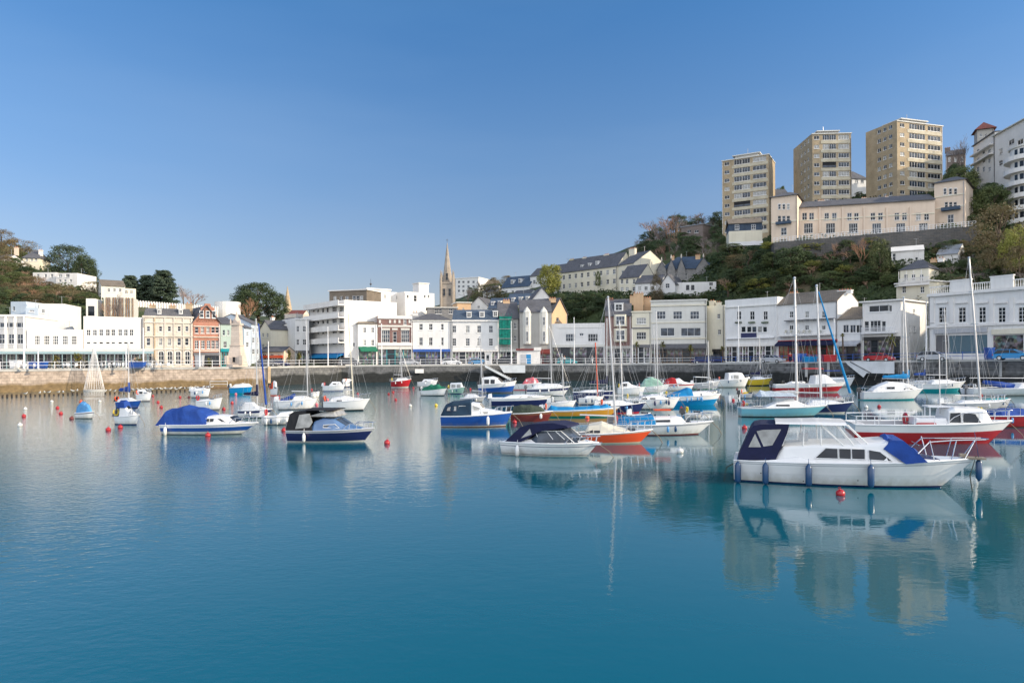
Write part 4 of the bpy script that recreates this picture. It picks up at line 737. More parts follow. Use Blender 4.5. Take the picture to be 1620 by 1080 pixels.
# between towers / top right
house('white house with dark roof seen between the middle and right tower blocks',1348,235,1374,236,283,[(287,5,[1355,1364],5)],roof='hip',yr=272,yb=305,rm='slate',D=9)
house('small dark-roofed house between the left and middle tower blocks',1226,238,1250,238,310,[(313,4,[1233,1243],3.5)],yr=300,yb=325,rm='slate',D=9)
b=Bld('big white stepped hotel with a flat roof at the top right of the hill',1573,190,1640,172,216,16,wall='w_bright',yb=292,name='hotel',cat='hotel'); b.rows('f',[(214,8,[1601,1613],8,(2,1)),(232,12,[1580,1605],7,(2,2)),(252,8,[1582],6),(270,8,[1592],6)]) if False else b.rows('f',[(225,8,[1600,1614],9,(2,1)),(240,9,[1583,1603],6,(2,2)),(258,8,[1583,1600],6),(275,7,[1590],6)]); b.finish('slabflat',rm='w_pale',over=.6)
b=Bld('white wing with balconies stepping down left of the clifftop hotel',1540,203,1574,190,232,12,wall='w_bright',yb=292,name='hotel',cat='hotel'); b.rows('f',[(240,7,[1547,1556,1565],4),(254,7,[1547,1556,1565],4),(268,7,[1547,1556,1565],4)]); 
for y in (247,261): b.band('balcony',1541,1573,y,y+2,'w_bright',1.2)
b.finish('slabflat',rm='slate',over=.4)
b=Bld('grey turret with a red pyramid roof behind the clifftop hotel',1546,218,1572,216.2,206,5,wall='w_grey',yb=260,name='turret',cat='turret'); b.rows('f',[(214,5,[1552,1560,1567],4)]); b.finish('pyr',yr=193,rm='tile_red',over=.8)
b=Bld('weathered brown gabled house right of the tallest tower block',1496,225,1526,222,247,10,wall='w_brownpaint',yb=292,name='house',cat='house'); b.rows('f',[(252,7,[1502,1512,1522],4),(268,7,[1502,1512,1522],4)]); b.finish('gable',yr=238,rm='slate',chim=[(1499,233,1.5)])
# round balconied white tower at right edge
cc=P(1632,300,158); rt=empty('apartment_block','rounded white apartment block with curved balconies at the right edge','apartment block',(cc.x,cc.y,cc.z-8))
m=MB(); m.lathe([(4,-6),(4,17.5)],24); m.build('wall','w_bright',rt)
for i in range(6): MB().lathe([(5.2,i*2.9),(5.3,i*2.9),(5.3,i*2.9+1.0),(5.1,i*2.9+1.0),(5.1,i*2.9+.1),(3.9,i*2.9+.1)],24).build('balcony','w_bright',rt)
for i in range(6):
    for k in range(10):
        a=-pi*.95+pi*.9*k/9-.0; fr,pn=winmesh(1.0,1.5,1,1,0,'frame','glass_dark'); o=link('window',fr,rt,(4.03*cos(a),4.03*sin(a),i*2.9+1.9),a+pi/2); link('pane',pn,o,(0,-.02,0))
MB().lathe([(.01,17.5),(4.4,17.5),(4.4,17.9),(.01,18.3)],24).build('roof','w_pale',rt)
# white villa below terrace
b=Bld('long low white villa with a grey monopitch roof in the trees below the pink terrace',1410,151,1462,148,398,7,wall='w_bright',yb=418,name='villa',cat='villa'); b.rows('f',[(406,10,[1414.5],5,(1,2)),(409,4,[1450],4,(1,1))]); b.finish('gable',yr=390,rm='w_bright')
b=Bld('small white outbuilding with a grey roof right of the low white villa',1482,149,1516,146,403,6,wall='w_bright',yb=420,name='house',cat='house'); b.win('f',1492,409,4,5); b.finish('gable',yr=389,rm='lead')
# ================= LEFT HILL =================
house('white flat-roofed villa stepped along the left hillside',52,175,88,175,431,[(436,5,[60,72,82],4)],roof='flat',yb=452,wall='w_bright',D=8)
house('white two-storey villa wing with dark windows below the big pine',88.5,173,122,173,432,[(436,5,[95,107],6),(444,4,[95,103,112],4)],roof='flat',yb=456,wall='w_bright',D=8)
house('cream house with a hipped grey roof and tall white chimneys high on the left hill',36,195,62,196,408,[(411,4,[42,50,57],4)],roof='hip',yr=395,yb=424,wall='w_cream',D=8,chim=[(64.5,394,.9,2,'w_bright'),(26,390,.9,2,'w_pink')])
house('white cottage peeping from the trees at the very left edge',-12,185,4,185,410,[(414,4,[-4],3)],yr=404,yb=424,wall='w_bright')
house('pale house with a brown roof on the left hill behind the slatted building',160,165,198,168,451,[(459,5,[172,181],4),(459,5,[190],4)],yr=444,yb=475,wall='w_pale',rm='slate_brown')
house('cream flat-roofed house with balconies left of the three conifers',186,168,215,171,455,[(462,5,[192,200,208],4)],roof='flat',yb=480,wall='w_cream')
b=Bld('brown slatted timber building behind the white seafront block',164,142,212,144,470,6,zb=8,wall='w_pale'); b.finish(par=.2)
b.band('string_course',164,212,480,481,'w_cream',.1)
for i in range(14): u=b.W*(i+.5)/14; MB().box(u-.07,u+.07,-.25,-.01,0,b.H).build('slat','wood' if i%3 else 'w_cream',b.root)
b=Bld('small white building with a dark open doorway behind the white seafront block',136,140,151,140.5,472,5,zb=8,wall='w_bright'); b.win('f',144,492,11,16,1,1,gm='glass_dark'); b.finish(par=.3)
b=Bld('long white ribbed wall of a car park behind the left quay',210,155,345,175,476,8,zb=8,wall='w_bright',name='car_park',cat='car park'); 
for i in range(34): u=b.W*(i+.5)/34; MB().box(u-.12,u+.12,-.3,-.01,0,b.H+.2).build('rib','w_bright',b.root)
b.finish(par=.3)
cc=P(360,482,180); cy_=empty('car_park','round white drum end of the car park ramp','car park',(cc.x,cc.y,8)); MB().lathe([(3.2,-3),(3.2,P(360,478,180).z-8),(2.9,P(360,478,180).z-8),(2.9,5)],24).build('drum_wall','w_bright',cy_)
MB().lathe([(3.35,6),(3.35,6.4),(3.2,6.4)],24).build('band','w_pale',cy_)
# verandah along the left quay
vr=empty('verandah','long pale verandah canopy on slim teal posts along the left quay shops','verandah')
a=P(-40,553,108.2); c=P(243,553,119.5); d=c-a; n_=V3((-d.y,d.x,0)).normalized(); z0=6.1; z1=6.75
def vp(f,o,z): p=a+d*f+n_*o; return (p.x,p.y,z)
MB().hexa([vp(0,-.4,z0),vp(1,-.4,z0),vp(1,3.3,z1-.1),vp(0,3.3,z1-.1)],[vp(0,-.4,z0+.12),vp(1,-.4,z0+.12),vp(1,3.3,z1),vp(0,3.3,z1)]).build('canopy','w_pale',vr)
MB().hexa([vp(0,-.46,z0-.3),vp(1,-.46,z0-.3),vp(1,-.41,z0-.3),vp(0,-.41,z0-.3)],[vp(0,-.46,z0+.1),vp(1,-.46,z0+.1),vp(1,-.41,z0+.1),vp(0,-.41,z0+.1)]).build('valance','g_post',vr)
pm=MB().tube([(0,0,0),(0,0,2.75)],.07,6).box(-.4,.4,-.03,.03,2.5,2.6).mesh('post','g_post')
for i in range(20): p=vp((i+.3)/20,-.2,3.35); link('post',pm,vr,p)
# ================= CHURCHES =================
sp=P(708,480,200); ch=empty('church','church with a tall tapering stone spire in the centre of the town','church',(sp.x,sp.y,6)); zt=P(709,384,200).z-6; zs=P(708,447,200).z-6
MB().box(-1.7,1.7,-1.7,1.7,-3,zs-.5).box(-1.85,1.85,-1.85,1.85,zs-.5,zs).build('tower','stone_spire',ch)
MB().lathe([(1.6,zs),(1.05,zs+(zt-zs)*.3),(.5,zs+(zt-zs)*.7),(.05,zt)],8).build('spire','stone_spire',ch); MB().tube([(0,0,zt-.1),(0,0,zt+1.2)],.05).box(-.3,.3,-.03,.03,zt+.7,zt+.8).build('weathervane','frame_dark',ch)
for sx in(-1,1):
    for sy in(-1,1): MB().lathe([(.36,-3),(.36,zs+.8),(.05,zs+3.6)],6,(sx*1.75,sy*1.75,0)).build('pinnacle','stone_spire',ch)
for z in (zs-3,zs+1.5):
    for sx in ((-.8,.8) if z<zs else (0,)): 
        fr,pn=winmesh(.8,2.2,1,2,0,'stone_spire','glass_dark'); o=link('belfry_window',fr,ch,(sx,-1.75 if z<zs else -1.75,z)); link('pane',pn,o,(0,-.03,0))
for s in(-1,1): MB().box(s*2.5-.4,s*2.5+.4,-1,1,-3,zs-7).build('buttress','stone_spire',ch)
MB().hexa([(2,-1,-3),(14,-1,-3),(14,9,-3),(2,9,-3)],[(2,-1,5),(14,-1,5),(14,9,5),(2,9,5)]).build('nave_wall','stone_spire',ch)
MB().add([(2,-1.3,5),(14,-1.3,5),(14,9.3,5),(2,9.3,5),(2,4,10),(14,4,10)],[(0,1,5,4),(2,3,4,5),(1,2,5),(3,0,4)]).build('nave_roof','slate',ch)
sp=P(455,490,330); zt=P(456,452,330).z; c2=empty('church','slim distant church spire on the skyline behind the big round tree','church',(sp.x,sp.y,10)); MB().box(-2.6,2.6,-2.6,2.6,-3,zt-10-13).build('tower','stone_buff',c2); MB().lathe([(2.4,zt-23),(.05,zt-10)],8).build('spire','stone_buff',c2)
house('distant orange-roofed house below the far spire',456,300,480,300,497,[(500,4,[463,472],3)],yr=491,yb=512,rm='tile_red',wall='w_cream')
# war memorial
p=P(375,578,119.5); g=gq(375); me=empty('memorial','tall pale stone war memorial tower with a pointed top on the left quay','memorial',(p.x,p.y,g)); k=119.5/F
hz=lambda y:(578-y)*k
MB().lathe([(1.9,0),(1.9,.5)],8).build('step','stone_memorial',me)
r=MB()
r.hexa([(-1.35,-1.35,.5),(1.35,-1.35,.5),(1.35,1.35,.5),(-1.35,1.35,.5)],[(-.85,-.85,hz(545)),(.85,-.85,hz(545)),(.85,.85,hz(545)),(-.85,.85,hz(545))]).box(-.95,.95,-.95,.95,hz(545),hz(543)); r.build('base','stone_memorial',me)
MB().hexa([(-.78,-.78,hz(543)),(.78,-.78,hz(543)),(.78,.78,hz(543)),(-.78,.78,hz(543))],[(-.68,-.68,hz(512)),(.68,-.68,hz(512)),(.68,.68,hz(512)),(-.68,.68,hz(512))]).box(-.85,.85,-.85,.85,hz(512),hz(509)).build('shaft','stone_memorial',me)
MB().lathe([(.75,hz(509)),(.6,hz(503)),(.3,hz(499)),(.06,hz(490))],8).build('top','stone_memorial',me)
for sx in (-.78,.78): MB().lathe([(.16,hz(509)),(.12,hz(505)),(.02,hz(501))],5,(sx,-.78,0)).build('pinnacle','stone_memorial',me)
for x in (-1,1): MB().box(x*1.25-.25,x*1.25+.25,-1.6,-1.2,.5,hz(560)).build('buttress','stone_memorial',me)
fr,pn=winmesh(.6,1,1,1,0,'stone_memorial','dark_in'); o=link('door',fr,me,(0,-1.3,1.3)); link('pane',pn,o,(0,-.03,0))
# ---------- trees: unit prototypes (height 1, crown radius .5) ----------
def leafcloud(mb,c,r,n,s,rg,flat=1.0):
    for _ in range(n):
        th=rg.uniform(0,2*pi); zc=rg.uniform(-.75,1); rr=math.sqrt(max(0,1-zc*zc)); k=r*rg.uniform(.7,1.1)
        d=V3((rr*cos(th),rr*sin(th),zc*flat)); p=V3(c)+d*k
        nn=(d+V3((rg.uniform(-.7,.7),rg.uniform(-.7,.7),rg.uniform(-.5,.9)))).normalized(); a=nn.orthogonal().normalized(); b=nn.cross(a); q=rg.uniform(0,pi); a,b=a*cos(q)+b*sin(q),b*cos(q)-a*sin(q); z=s*rg.uniform(.6,1.3)
        mb.add([p-a*z,p-b*z*.55,p+a*z,p+b*z*.55],[(0,1,2,3)])
def mk_leafy(seed,shape,mat,ncl=58,per=85,s=.021,rc=.12):
    rg=random.Random(seed); mb=MB(); tk=MB(); cs=[]
    for i in range(ncl):
        for _ in range(50):
            th=rg.uniform(0,2*pi); z=rg.uniform(.1,.95); 
            if shape=='round': rm=.42*math.sqrt(max(0,1-((z-.5)/.5)**2))
            elif shape=='dome': rm=.44*math.sqrt(max(0,1-((z-.22)/.75)**2)) if z>.18 else 0
            elif shape=='col': rm=.38*math.sqrt(max(0,1-((z-.5)/.52)**4))
            else: rm=.4*(1-z)**.7
            if rm>.04: break
        r=rm*math.sqrt(rg.uniform(.25,1)); cs.append((r*cos(th),r*sin(th),z*.93+.02,rc*rg.uniform(.7,1.25)))
    for x,y,z,r in cs: leafcloud(mb,(x,y,z),r,per,s,rg,.75)
    tk.tube([(0,0,-.05),(.01,0,.2),(0,.01,.55)],.03,7,.012)
    for x,y,z,r in cs[:16]:
        z0=max(.12,z-.3); tk.tube([(0,0,z0),(x*.5,y*.5,z0+.1),(x,y,z)],.012,4,.003)
    return mb.mesh('crown',mat),tk.mesh('trunk','bark',True)
def mk_conifer(seed,mat):
    rg=random.Random(seed); mb=MB(); tk=MB(); tk.tube([(0,0,-.05),(0,0,.97)],.022,7,.004)
    for i in range(18):
        z=.06+.9*i/18; rr=.47*(1-z)**.6+.03; nb=10
        for j in range(nb):
            th=rg.uniform(0,2*pi); L_=rr*rg.uniform(.6,1.1); tk.tube([(0,0,z),(L_*cos(th),L_*sin(th),z+.01)],.006,3,.002)
            for q in (.35,.6,.85,1): leafcloud(mb,(L_*q*cos(th),L_*q*sin(th),z+rg.uniform(-.01,.02)),.065,32,.021,rg,.4)
    return mb.mesh('crown',mat),tk.mesh('trunk','bark')
def mk_bare(seed,mat,spread=.5):
    rg=random.Random(seed); mb=MB(); tk=MB()
    def br(p,d,l,r,lv):
        q=p+d*l; (tk if lv<2 else mb).tube([p,q],r,4 if lv<2 else 3,r*.6)
        if lv>=5: return
        for _ in range(3 if lv<4 else 4):
            nd=(d+V3((rg.uniform(-1,1),rg.uniform(-1,1),rg.uniform(-.35,.8)))*spread*1.25).normalized(); br(p+d*l*rg.uniform(.55,1),nd,l*rg.uniform(.6,.85),r*.55,lv+1)
    br(V3((0,0,-.05)),V3((0,0,1)),.3,.03,0)
    zs=max(v[2] for v in mb.v); k=1/zs; mb.v=[(v[0]*k,v[1]*k,v[2]*k) for v in mb.v]; tk.v=[(v[0]*k,v[1]*k,v[2]*k) for v in tk.v]
    return mb.mesh('crown',mat),tk.mesh('trunk','bark')
TP={}
for i in range(3):
    TP['dark%d'%i]=mk_leafy(10+i,['round','dome','round'][i],'lf_dark'); TP['mid%d'%i]=mk_leafy(20+i,['round','dome','col'][i],'lf_mid'); TP['bare%d'%i]=mk_bare(40+i,['twig_brown','twig_grey','twig_grey'][i]); 
TP['oliv0']=mk_leafy(31,'dome','lf_oliv',70,55,.017); TP['oliv1']=mk_leafy(32,'round','lf_oliv',70,55,.017)
TP['yel0']=mk_leafy(50,'col','lf_yel',80,90); TP['yel1']=mk_leafy(51,'round','lf_yel',60,80); TP['pine0']=mk_conifer(60,'lf_pine'); TP['pine1']=mk_conifer(61,'lf_pine'); TP['ced0']=mk_leafy(62,'dome','lf_pine',80,95,.018,.11); TP['pink0']=mk_bare(70,'twig_pink',.6)
TP['big0']=mk_leafy(80,'dome','lf_dark',150,90,.013,.075); TP['big1']=mk_leafy(81,'round','lf_pine',150,90,.013,.075)
def tree(kind,px,Y,pt,wpx,label,group=None,wh=None,name=None,zb=None):
    p=P(px,pt,Y); z=tz(p.x,p.y) if zb is None else zb; h=max(1.5,p.z-z); w=wpx*Y/F/.92
    if h>w*2.6: z=p.z-w*2.6; h=w*2.6
    k={'dark':'oak_tree','mid':'broadleaf_tree','bare':'bare_tree','oliv':'broadleaf_tree','yel0':'broadleaf_tree','yel1':'broadleaf_tree','pine':'conifer_tree','ced0':'pine_tree','pink':'bare_tree','big0':'oak_tree','big1':'pine_tree'}
    n=name or k.get(kind) or k.get(kind[:-1],'tree')
    t=empty(n,label,'tree',(p.x,p.y,z),rnd.uniform(0,6.3),group); t.scale=(w,w,h)
    c,tr=TP[kind]; link('crown',c,t); link('trunk',tr,t); return t
for a in [('big1',108,205,384,76,'big dark spreading pine on the left hilltop above the white villa',None,None,None,27),('big0',132,200,402,52,'rounded dark evergreen touching the right side of the big left hilltop pine',None,None,None,23),
 ('ced0',137,186,434,52,'mid-height dark evergreen below the right side of the left hilltop pine',None,None,None,20),('bare1',188,136,462,40,'bare winter tree in front of the slatted building',None,None,None,9),('bare0',172,135,472,30,'smaller bare tree left of the one before the slatted building',None,None,None,9),('yel1',108,180,448,22,'small bright green bush tree just below the white villa on the left hill'),
 ('pine0',206,182,434,38,'left and lowest of the three dark conifers behind the white ribbed wall'),('pine1',232,184,433,40,'middle one of the three dark conifers behind the white ribbed wall'),('pine0',258,182,425,50,'tallest right-hand one of the three dark conifers behind the white ribbed wall'),
 ('big0',408,195,443,92,'huge dark rounded evergreen tree right of the red gable and memorial'),('big0',388,188,458,52,'dark shoulder of foliage on the left flank of the huge rounded evergreen'),('big1',436,200,460,44,'dark evergreen on the right flank of the huge rounded evergreen'),
 ('pink0',390,170,468,40,'bare reddish-brown tree in front of the huge rounded evergreen'),('bare1',290,186,448,40,'bare grey winter tree between conifers and the red gable'),('bare0',305,178,461,44,'bare brown tree low behind the beige stone building roof'),
 ('yel0',869,212,417,42,'tall bright yellow-green tree standing alone by the end of the hillside terrace'),('dark2',887,190,462,16,'small dark tree at the foot of the tall yellow-green tree'),('mid2',946,208,427,10,'tall dark ivy-clad tree against the cream hillside terrace'),
 ('oliv0',1039,181,430,22,'sparse pale green tree in front of the white hillside bungalow'),
 ('pink0',1177,172,425,42,'bare pinkish-orange tree above the white pub roof'),('bare0',1152,168,438,50,'bare brown tree left of the pinkish-orange one above the white pub'),
 ('yel1',1283,160,384,44,'sunlit yellow-green tree in the middle of the cliff below the terrace'),('dark0',1250,158,388,50,'dark evergreen left of the sunlit yellow-green cliff tree'),
 ('bare1',1340,240,262,16,'bare tree between the middle and right tower blocks'),('bare2',1524,200,212,46,'large bare grey tree left of the clifftop hotel'),('dark1',1512,196,258,34,'dark tree hiding the weathered brown gabled house',None),('mid0',1523,186,262,48,'rounded green tree right of the tallest tower block'),('dark0',1500,188,265,18,'narrow dark tree touching the right edge of the tallest tower block'),
 ('mid1',1567,160,292,62,'rounded mid green tree below the clifftop hotel'),('oliv1',1580,140,320,92,'large sunlit olive-brown tree near the right edge below the hotel'),('yel1',1612,130,352,50,'yellow-green bush tree at the right edge under the rounded white block'),
 ('pink0',1362,150,373,34,'bare reddish tree on the cliff below the long pink terrace'),('mid0',1392,146,378,38,'green tree right of the bare reddish tree on the cliff'),('bare0',1318,156,383,26,'thin bare tree beside the sunlit cliff tree'),
 ('oliv0',1566,133,391,44,'pale buff-leaved shrub tree on the slope behind the grand white building'),('oliv0',1612,128,385,44,'pale buff-leaved shrub tree at the far right of the slope'),
 ('bare2',1070,262,336,70,'large bare grey wood on the ridge left of the first tower block'),('bare1',1044,248,346,46,'tall bare tree in front of the ridge wood, second from its left end',None,None,None,40),('bare0',1062,246,338,44,'tallest bare brown tree in the middle of the ridge wood',None,None,None,42),('bare2',1086,244,342,44,'bare grey tree right of the tallest one in the ridge wood',None,None,None,42),('bare2',1108,255,338,46,'bare ridge tree close to the first tower block'),('bare0',1028,262,352,56,'bare brown ridge tree at the left end of the ridge wood'),
 ('oliv1',30,222,378,60,'bare-looking brown olive tree at the top of the left hill'),('oliv1',2,228,362,46,'tall brown olive tree at the left edge of the skyline'),
 ('bare1',740,230,452,40,'bare tree left of the church-side hillside'),('oliv0',770,235,448,60,'olive-brown copse right of the distant apartment block')]: tree(*a)
def mass(poly,n,Yf,kinds,hpx,wpx,label,group,seed):
    """scatter individual trees over a photo-space region of the slope, each standing on the terrain"""
    rg=random.Random(seed); xs=[p[0] for p in poly]; ys=[p[1] for p in poly]; k=0; got=[]
    def ins(x,y):
        c=False
        for (a,b),(d,e) in zip(poly,poly[1:]+poly[:1]):
            if (b>y)!=(e>y) and x<(d-a)*(y-b)/(e-b)+a: c=not c
        return c
    tries=0
    while k<n and tries<n*60:
        tries+=1; x=rg.uniform(min(xs),max(xs)); y=rg.uniform(min(ys),max(ys))
        if not ins(x,y) or any(abs(x-g[0])<wpx*.33 and abs(y-g[1])<hpx*.25 for g in got): continue
        # march the ray onto the terrain: crown centre should appear at (x,y)
        Y=Yf[0]; hit=None; d=ray(x,y+hpx*.35)
        while Y<Yf[1]:
            p=CAM+d*Y
            if p.z<=tz(p.x,p.y): hit=Y; break
            Y+=1.5
        if hit is None: hit=Yf[1]
        got.append((x,y)); k+=1; s=rg.uniform(.75,1.25)
        tree(rg.choice(kinds),x,hit,y-hpx*.45*s,wpx*s,label,group)
DK=['dark0','dark1','dark2','mid0','mid2','bare1','mid1','bare0','oliv1','yel1','dark0']
mass([(1150,400),(1222,392),(1390,385),(1408,425),(1412,475),(1350,480),(1340,450),(1250,450),(1160,462),(1130,452),(1136,410)],58,(148,215),DK,30,34,'dark evergreen tree crowded on the wooded cliff between pub roofs and pink terrace','trees on the wooded cliff below the pink terrace',1)
mass([(1480,400),(1540,372),(1620,372),(1640,440),(1510,452),(1490,435),(1530,415)],30,(122,190),['dark0','oliv1','bare1','bare2','mid0','oliv0'],26,36,'mixed green and brown tree on the slope behind the grand white building','trees on the slope behind the grand white building',2)
mass([(1525,270),(1580,300),(1590,330),(1560,370),(1530,365),(1528,330)],12,(150,215),['dark0','mid0','mid1','dark1'],26,34,'green tree beside the right end of the pink terrace','trees right of the pink terrace',3)
mass([(995,395),(1020,365),(1080,348),(1140,345),(1142,400),(1135,420),(1120,405),(1060,400),(1025,418)],42,(215,275),['bare1','bare2','dark0','bare0','bare2','dark2'],28,30,'bare or dark winter tree in the wood on the ridge left of the tower blocks','trees in the ridge wood',4)
mass([(0,400),(30,420),(60,445),(85,455),(150,455),(150,478),(100,482),(40,478),(0,475)],34,(135,230),['mid0','dark1','oliv1','bare0','dark0','mid1','oliv0'],26,30,'green or olive tree on the left hillside behind the low seafront roofs','trees on the left hillside',5)
mass([(0,385),(25,385),(52,402),(20,415),(0,420)],8,(170,240),['oliv1','bare0','oliv1','mid0'],24,30,'brown leafless tree at the top of the left hillside','trees at the top of the left hillside',6)
mass([(30,418),(75,450),(60,470),(30,465)],8,(140,200),['bare0','oliv1','pink0'],24,28,'rusty bare tree below the white villa on the left hill','rusty trees below the white villa',7)
mass([(740,455),(800,440),(838,440),(800,468),(760,475),(730,470)],14,(205,300),['mid0','bare1','dark0','oliv0'],16,20,'small tree among the distant houses right of the church','distant trees right of the church',8)
mass([(868,480),(900,466),(1000,470),(1125,464),(1130,472),(1030,478),(960,495),(900,508),(880,496)],26,(165,200),['dark0','mid0','dark2','dark1'],16,26,'dark green hedge tree on the bank below the hillside terrace','hedge trees below the hillside terrace',9)
mass([(1205,300),(1250,296),(1250,320),(1215,330)],5,(215,260),['dark0','dark2'],14,16,'dark tree between the left and middle tower blocks','trees between the left and middle towers',10)
mass([(1346,288),(1374,290),(1374,312),(1346,312)],5,(205,250),['dark0','dark2'],14,16,'dark tree filling the gap between middle and right tower blocks','trees between the middle and right towers',11)
mass([(1230,382),(1300,380),(1480,360),(1530,362),(1530,374),(1400,380),(1230,392)],14,(146,165),['dark0','mid0','dark2'],9,14,'small shrub at the foot of the terrace retaining wall','shrubs along the terrace retaining wall',12)
mass([(1150,446),(1230,440),(1345,440),(1410,440),(1410,470),(1300,472),(1160,468)],26,(135,200),['dark0','mid0','dark2','bare0','mid1'],18,24,'low dark tree on the bank directly above the white pub roofs','trees on the bank above the pub roofs',14)
mass([(1235,392),(1300,390),(1400,384),(1540,372),(1540,380),(1400,394),(1235,402)],34,(140,165),['dark0','mid0','oliv1','mid1','bare0'],22,20,'shrubby tree leaning against the dark terrace retaining wall','shrubby trees against the retaining wall',15)
# undergrowth on the slopes: uncountable
rg=random.Random(99); mb=MB()
def under(a0,a1,r0,r1,n):
    for _ in range(n):
        a=math.atan(rg.uniform(a0-810,a1-810)/F); r=rg.uniform(r0,r1)/cos(a)
        x,y=r*sin(a),r*cos(a); z=tz(x,y)
        if r<rB(a)+11 or z<6: continue
        leafcloud(mb,(x,y,z+.3),rg.uniform(.9,1.8),16,.42,rg,.7)
under(1120,1640,128,215,2600); under(860,1130,165,215,500); under(-40,160,135,235,500)
tag(mb.build('undergrowth','lf_ivy'),'dense ivy and scrub covering the slopes between the trees','undergrowth',kind='stuff')
# palms
def palm(px,Y,pt,wpx,label,bushy=False,zb=None):
    p=P(px,pt,Y); z=gq(px) if zb is None else zb; h=p.z-z; w=wpx*Y/F/2; rg=random.Random(int(px)); t=empty('palm_tree',label,'palm',(p.x,p.y,z))
    MB().tube([(0,0,-.1),(.05,0,h*.5),(0,0,h-w*.5)],.17,7,.12).build('trunk','bark',t); m=MB()
    for k in range(46 if not bushy else 70):
        th=rg.uniform(0,2*pi); el=rg.uniform(-.7,1.2); L_=w*rg.uniform(.8,1.1); c=V3((0,0,h-w*.55)) if not bushy else V3((rg.uniform(-.4,.4)*w,rg.uniform(-.4,.4)*w,h*rg.uniform(.35,.85)))
        d=V3((cos(th)*cos(el),sin(th)*cos(el),sin(el))); s=V3((-sin(th),cos(th),0))*.1; p1=c+d*L_*.55; p2=c+d*L_+V3((0,0,-.35*L_*cos(el)))
        m.add([c-s*.5,c+s*.5,p1+s,p1-s,p2],[(0,1,2,3),(3,2,4)])
    m.build('crown','lf_palm',t); return t
palm(87,106,560,16,'left of the two bushy yellow-green cabbage palms in front of the verandah',True); palm(125,107.5,558,20,'right and larger of the two bushy yellow-green cabbage palms in front of the verandah',True)
palm(223,112,566,14,'low green cabbage palm beside the white seafront block',True); palm(331,122,568,14,'low spiky palm in front of the red gabled house',True)
palm(457,145,551,13,'left one of the pair of green palms left of the white hotel',True); palm(473,145,554,11,'right one of the pair of green palms left of the white hotel',True)
palm(1007,148,541,13,'young palm in front of the slim white house'); palm(1048,147,540,17,'yellowed palm at the left end of the cream block'); palm(1092,146,546,16,'squat yellow palm at the right end of the cream block'); palm(1143,143,548,13,'small palm beside the white harbourside pub')
palm(1333,119,527,9,'slim dark palm by the brown-roofed shop'); palm(1411,113,529,30,'big drooping palm in front of the modern white restaurant')
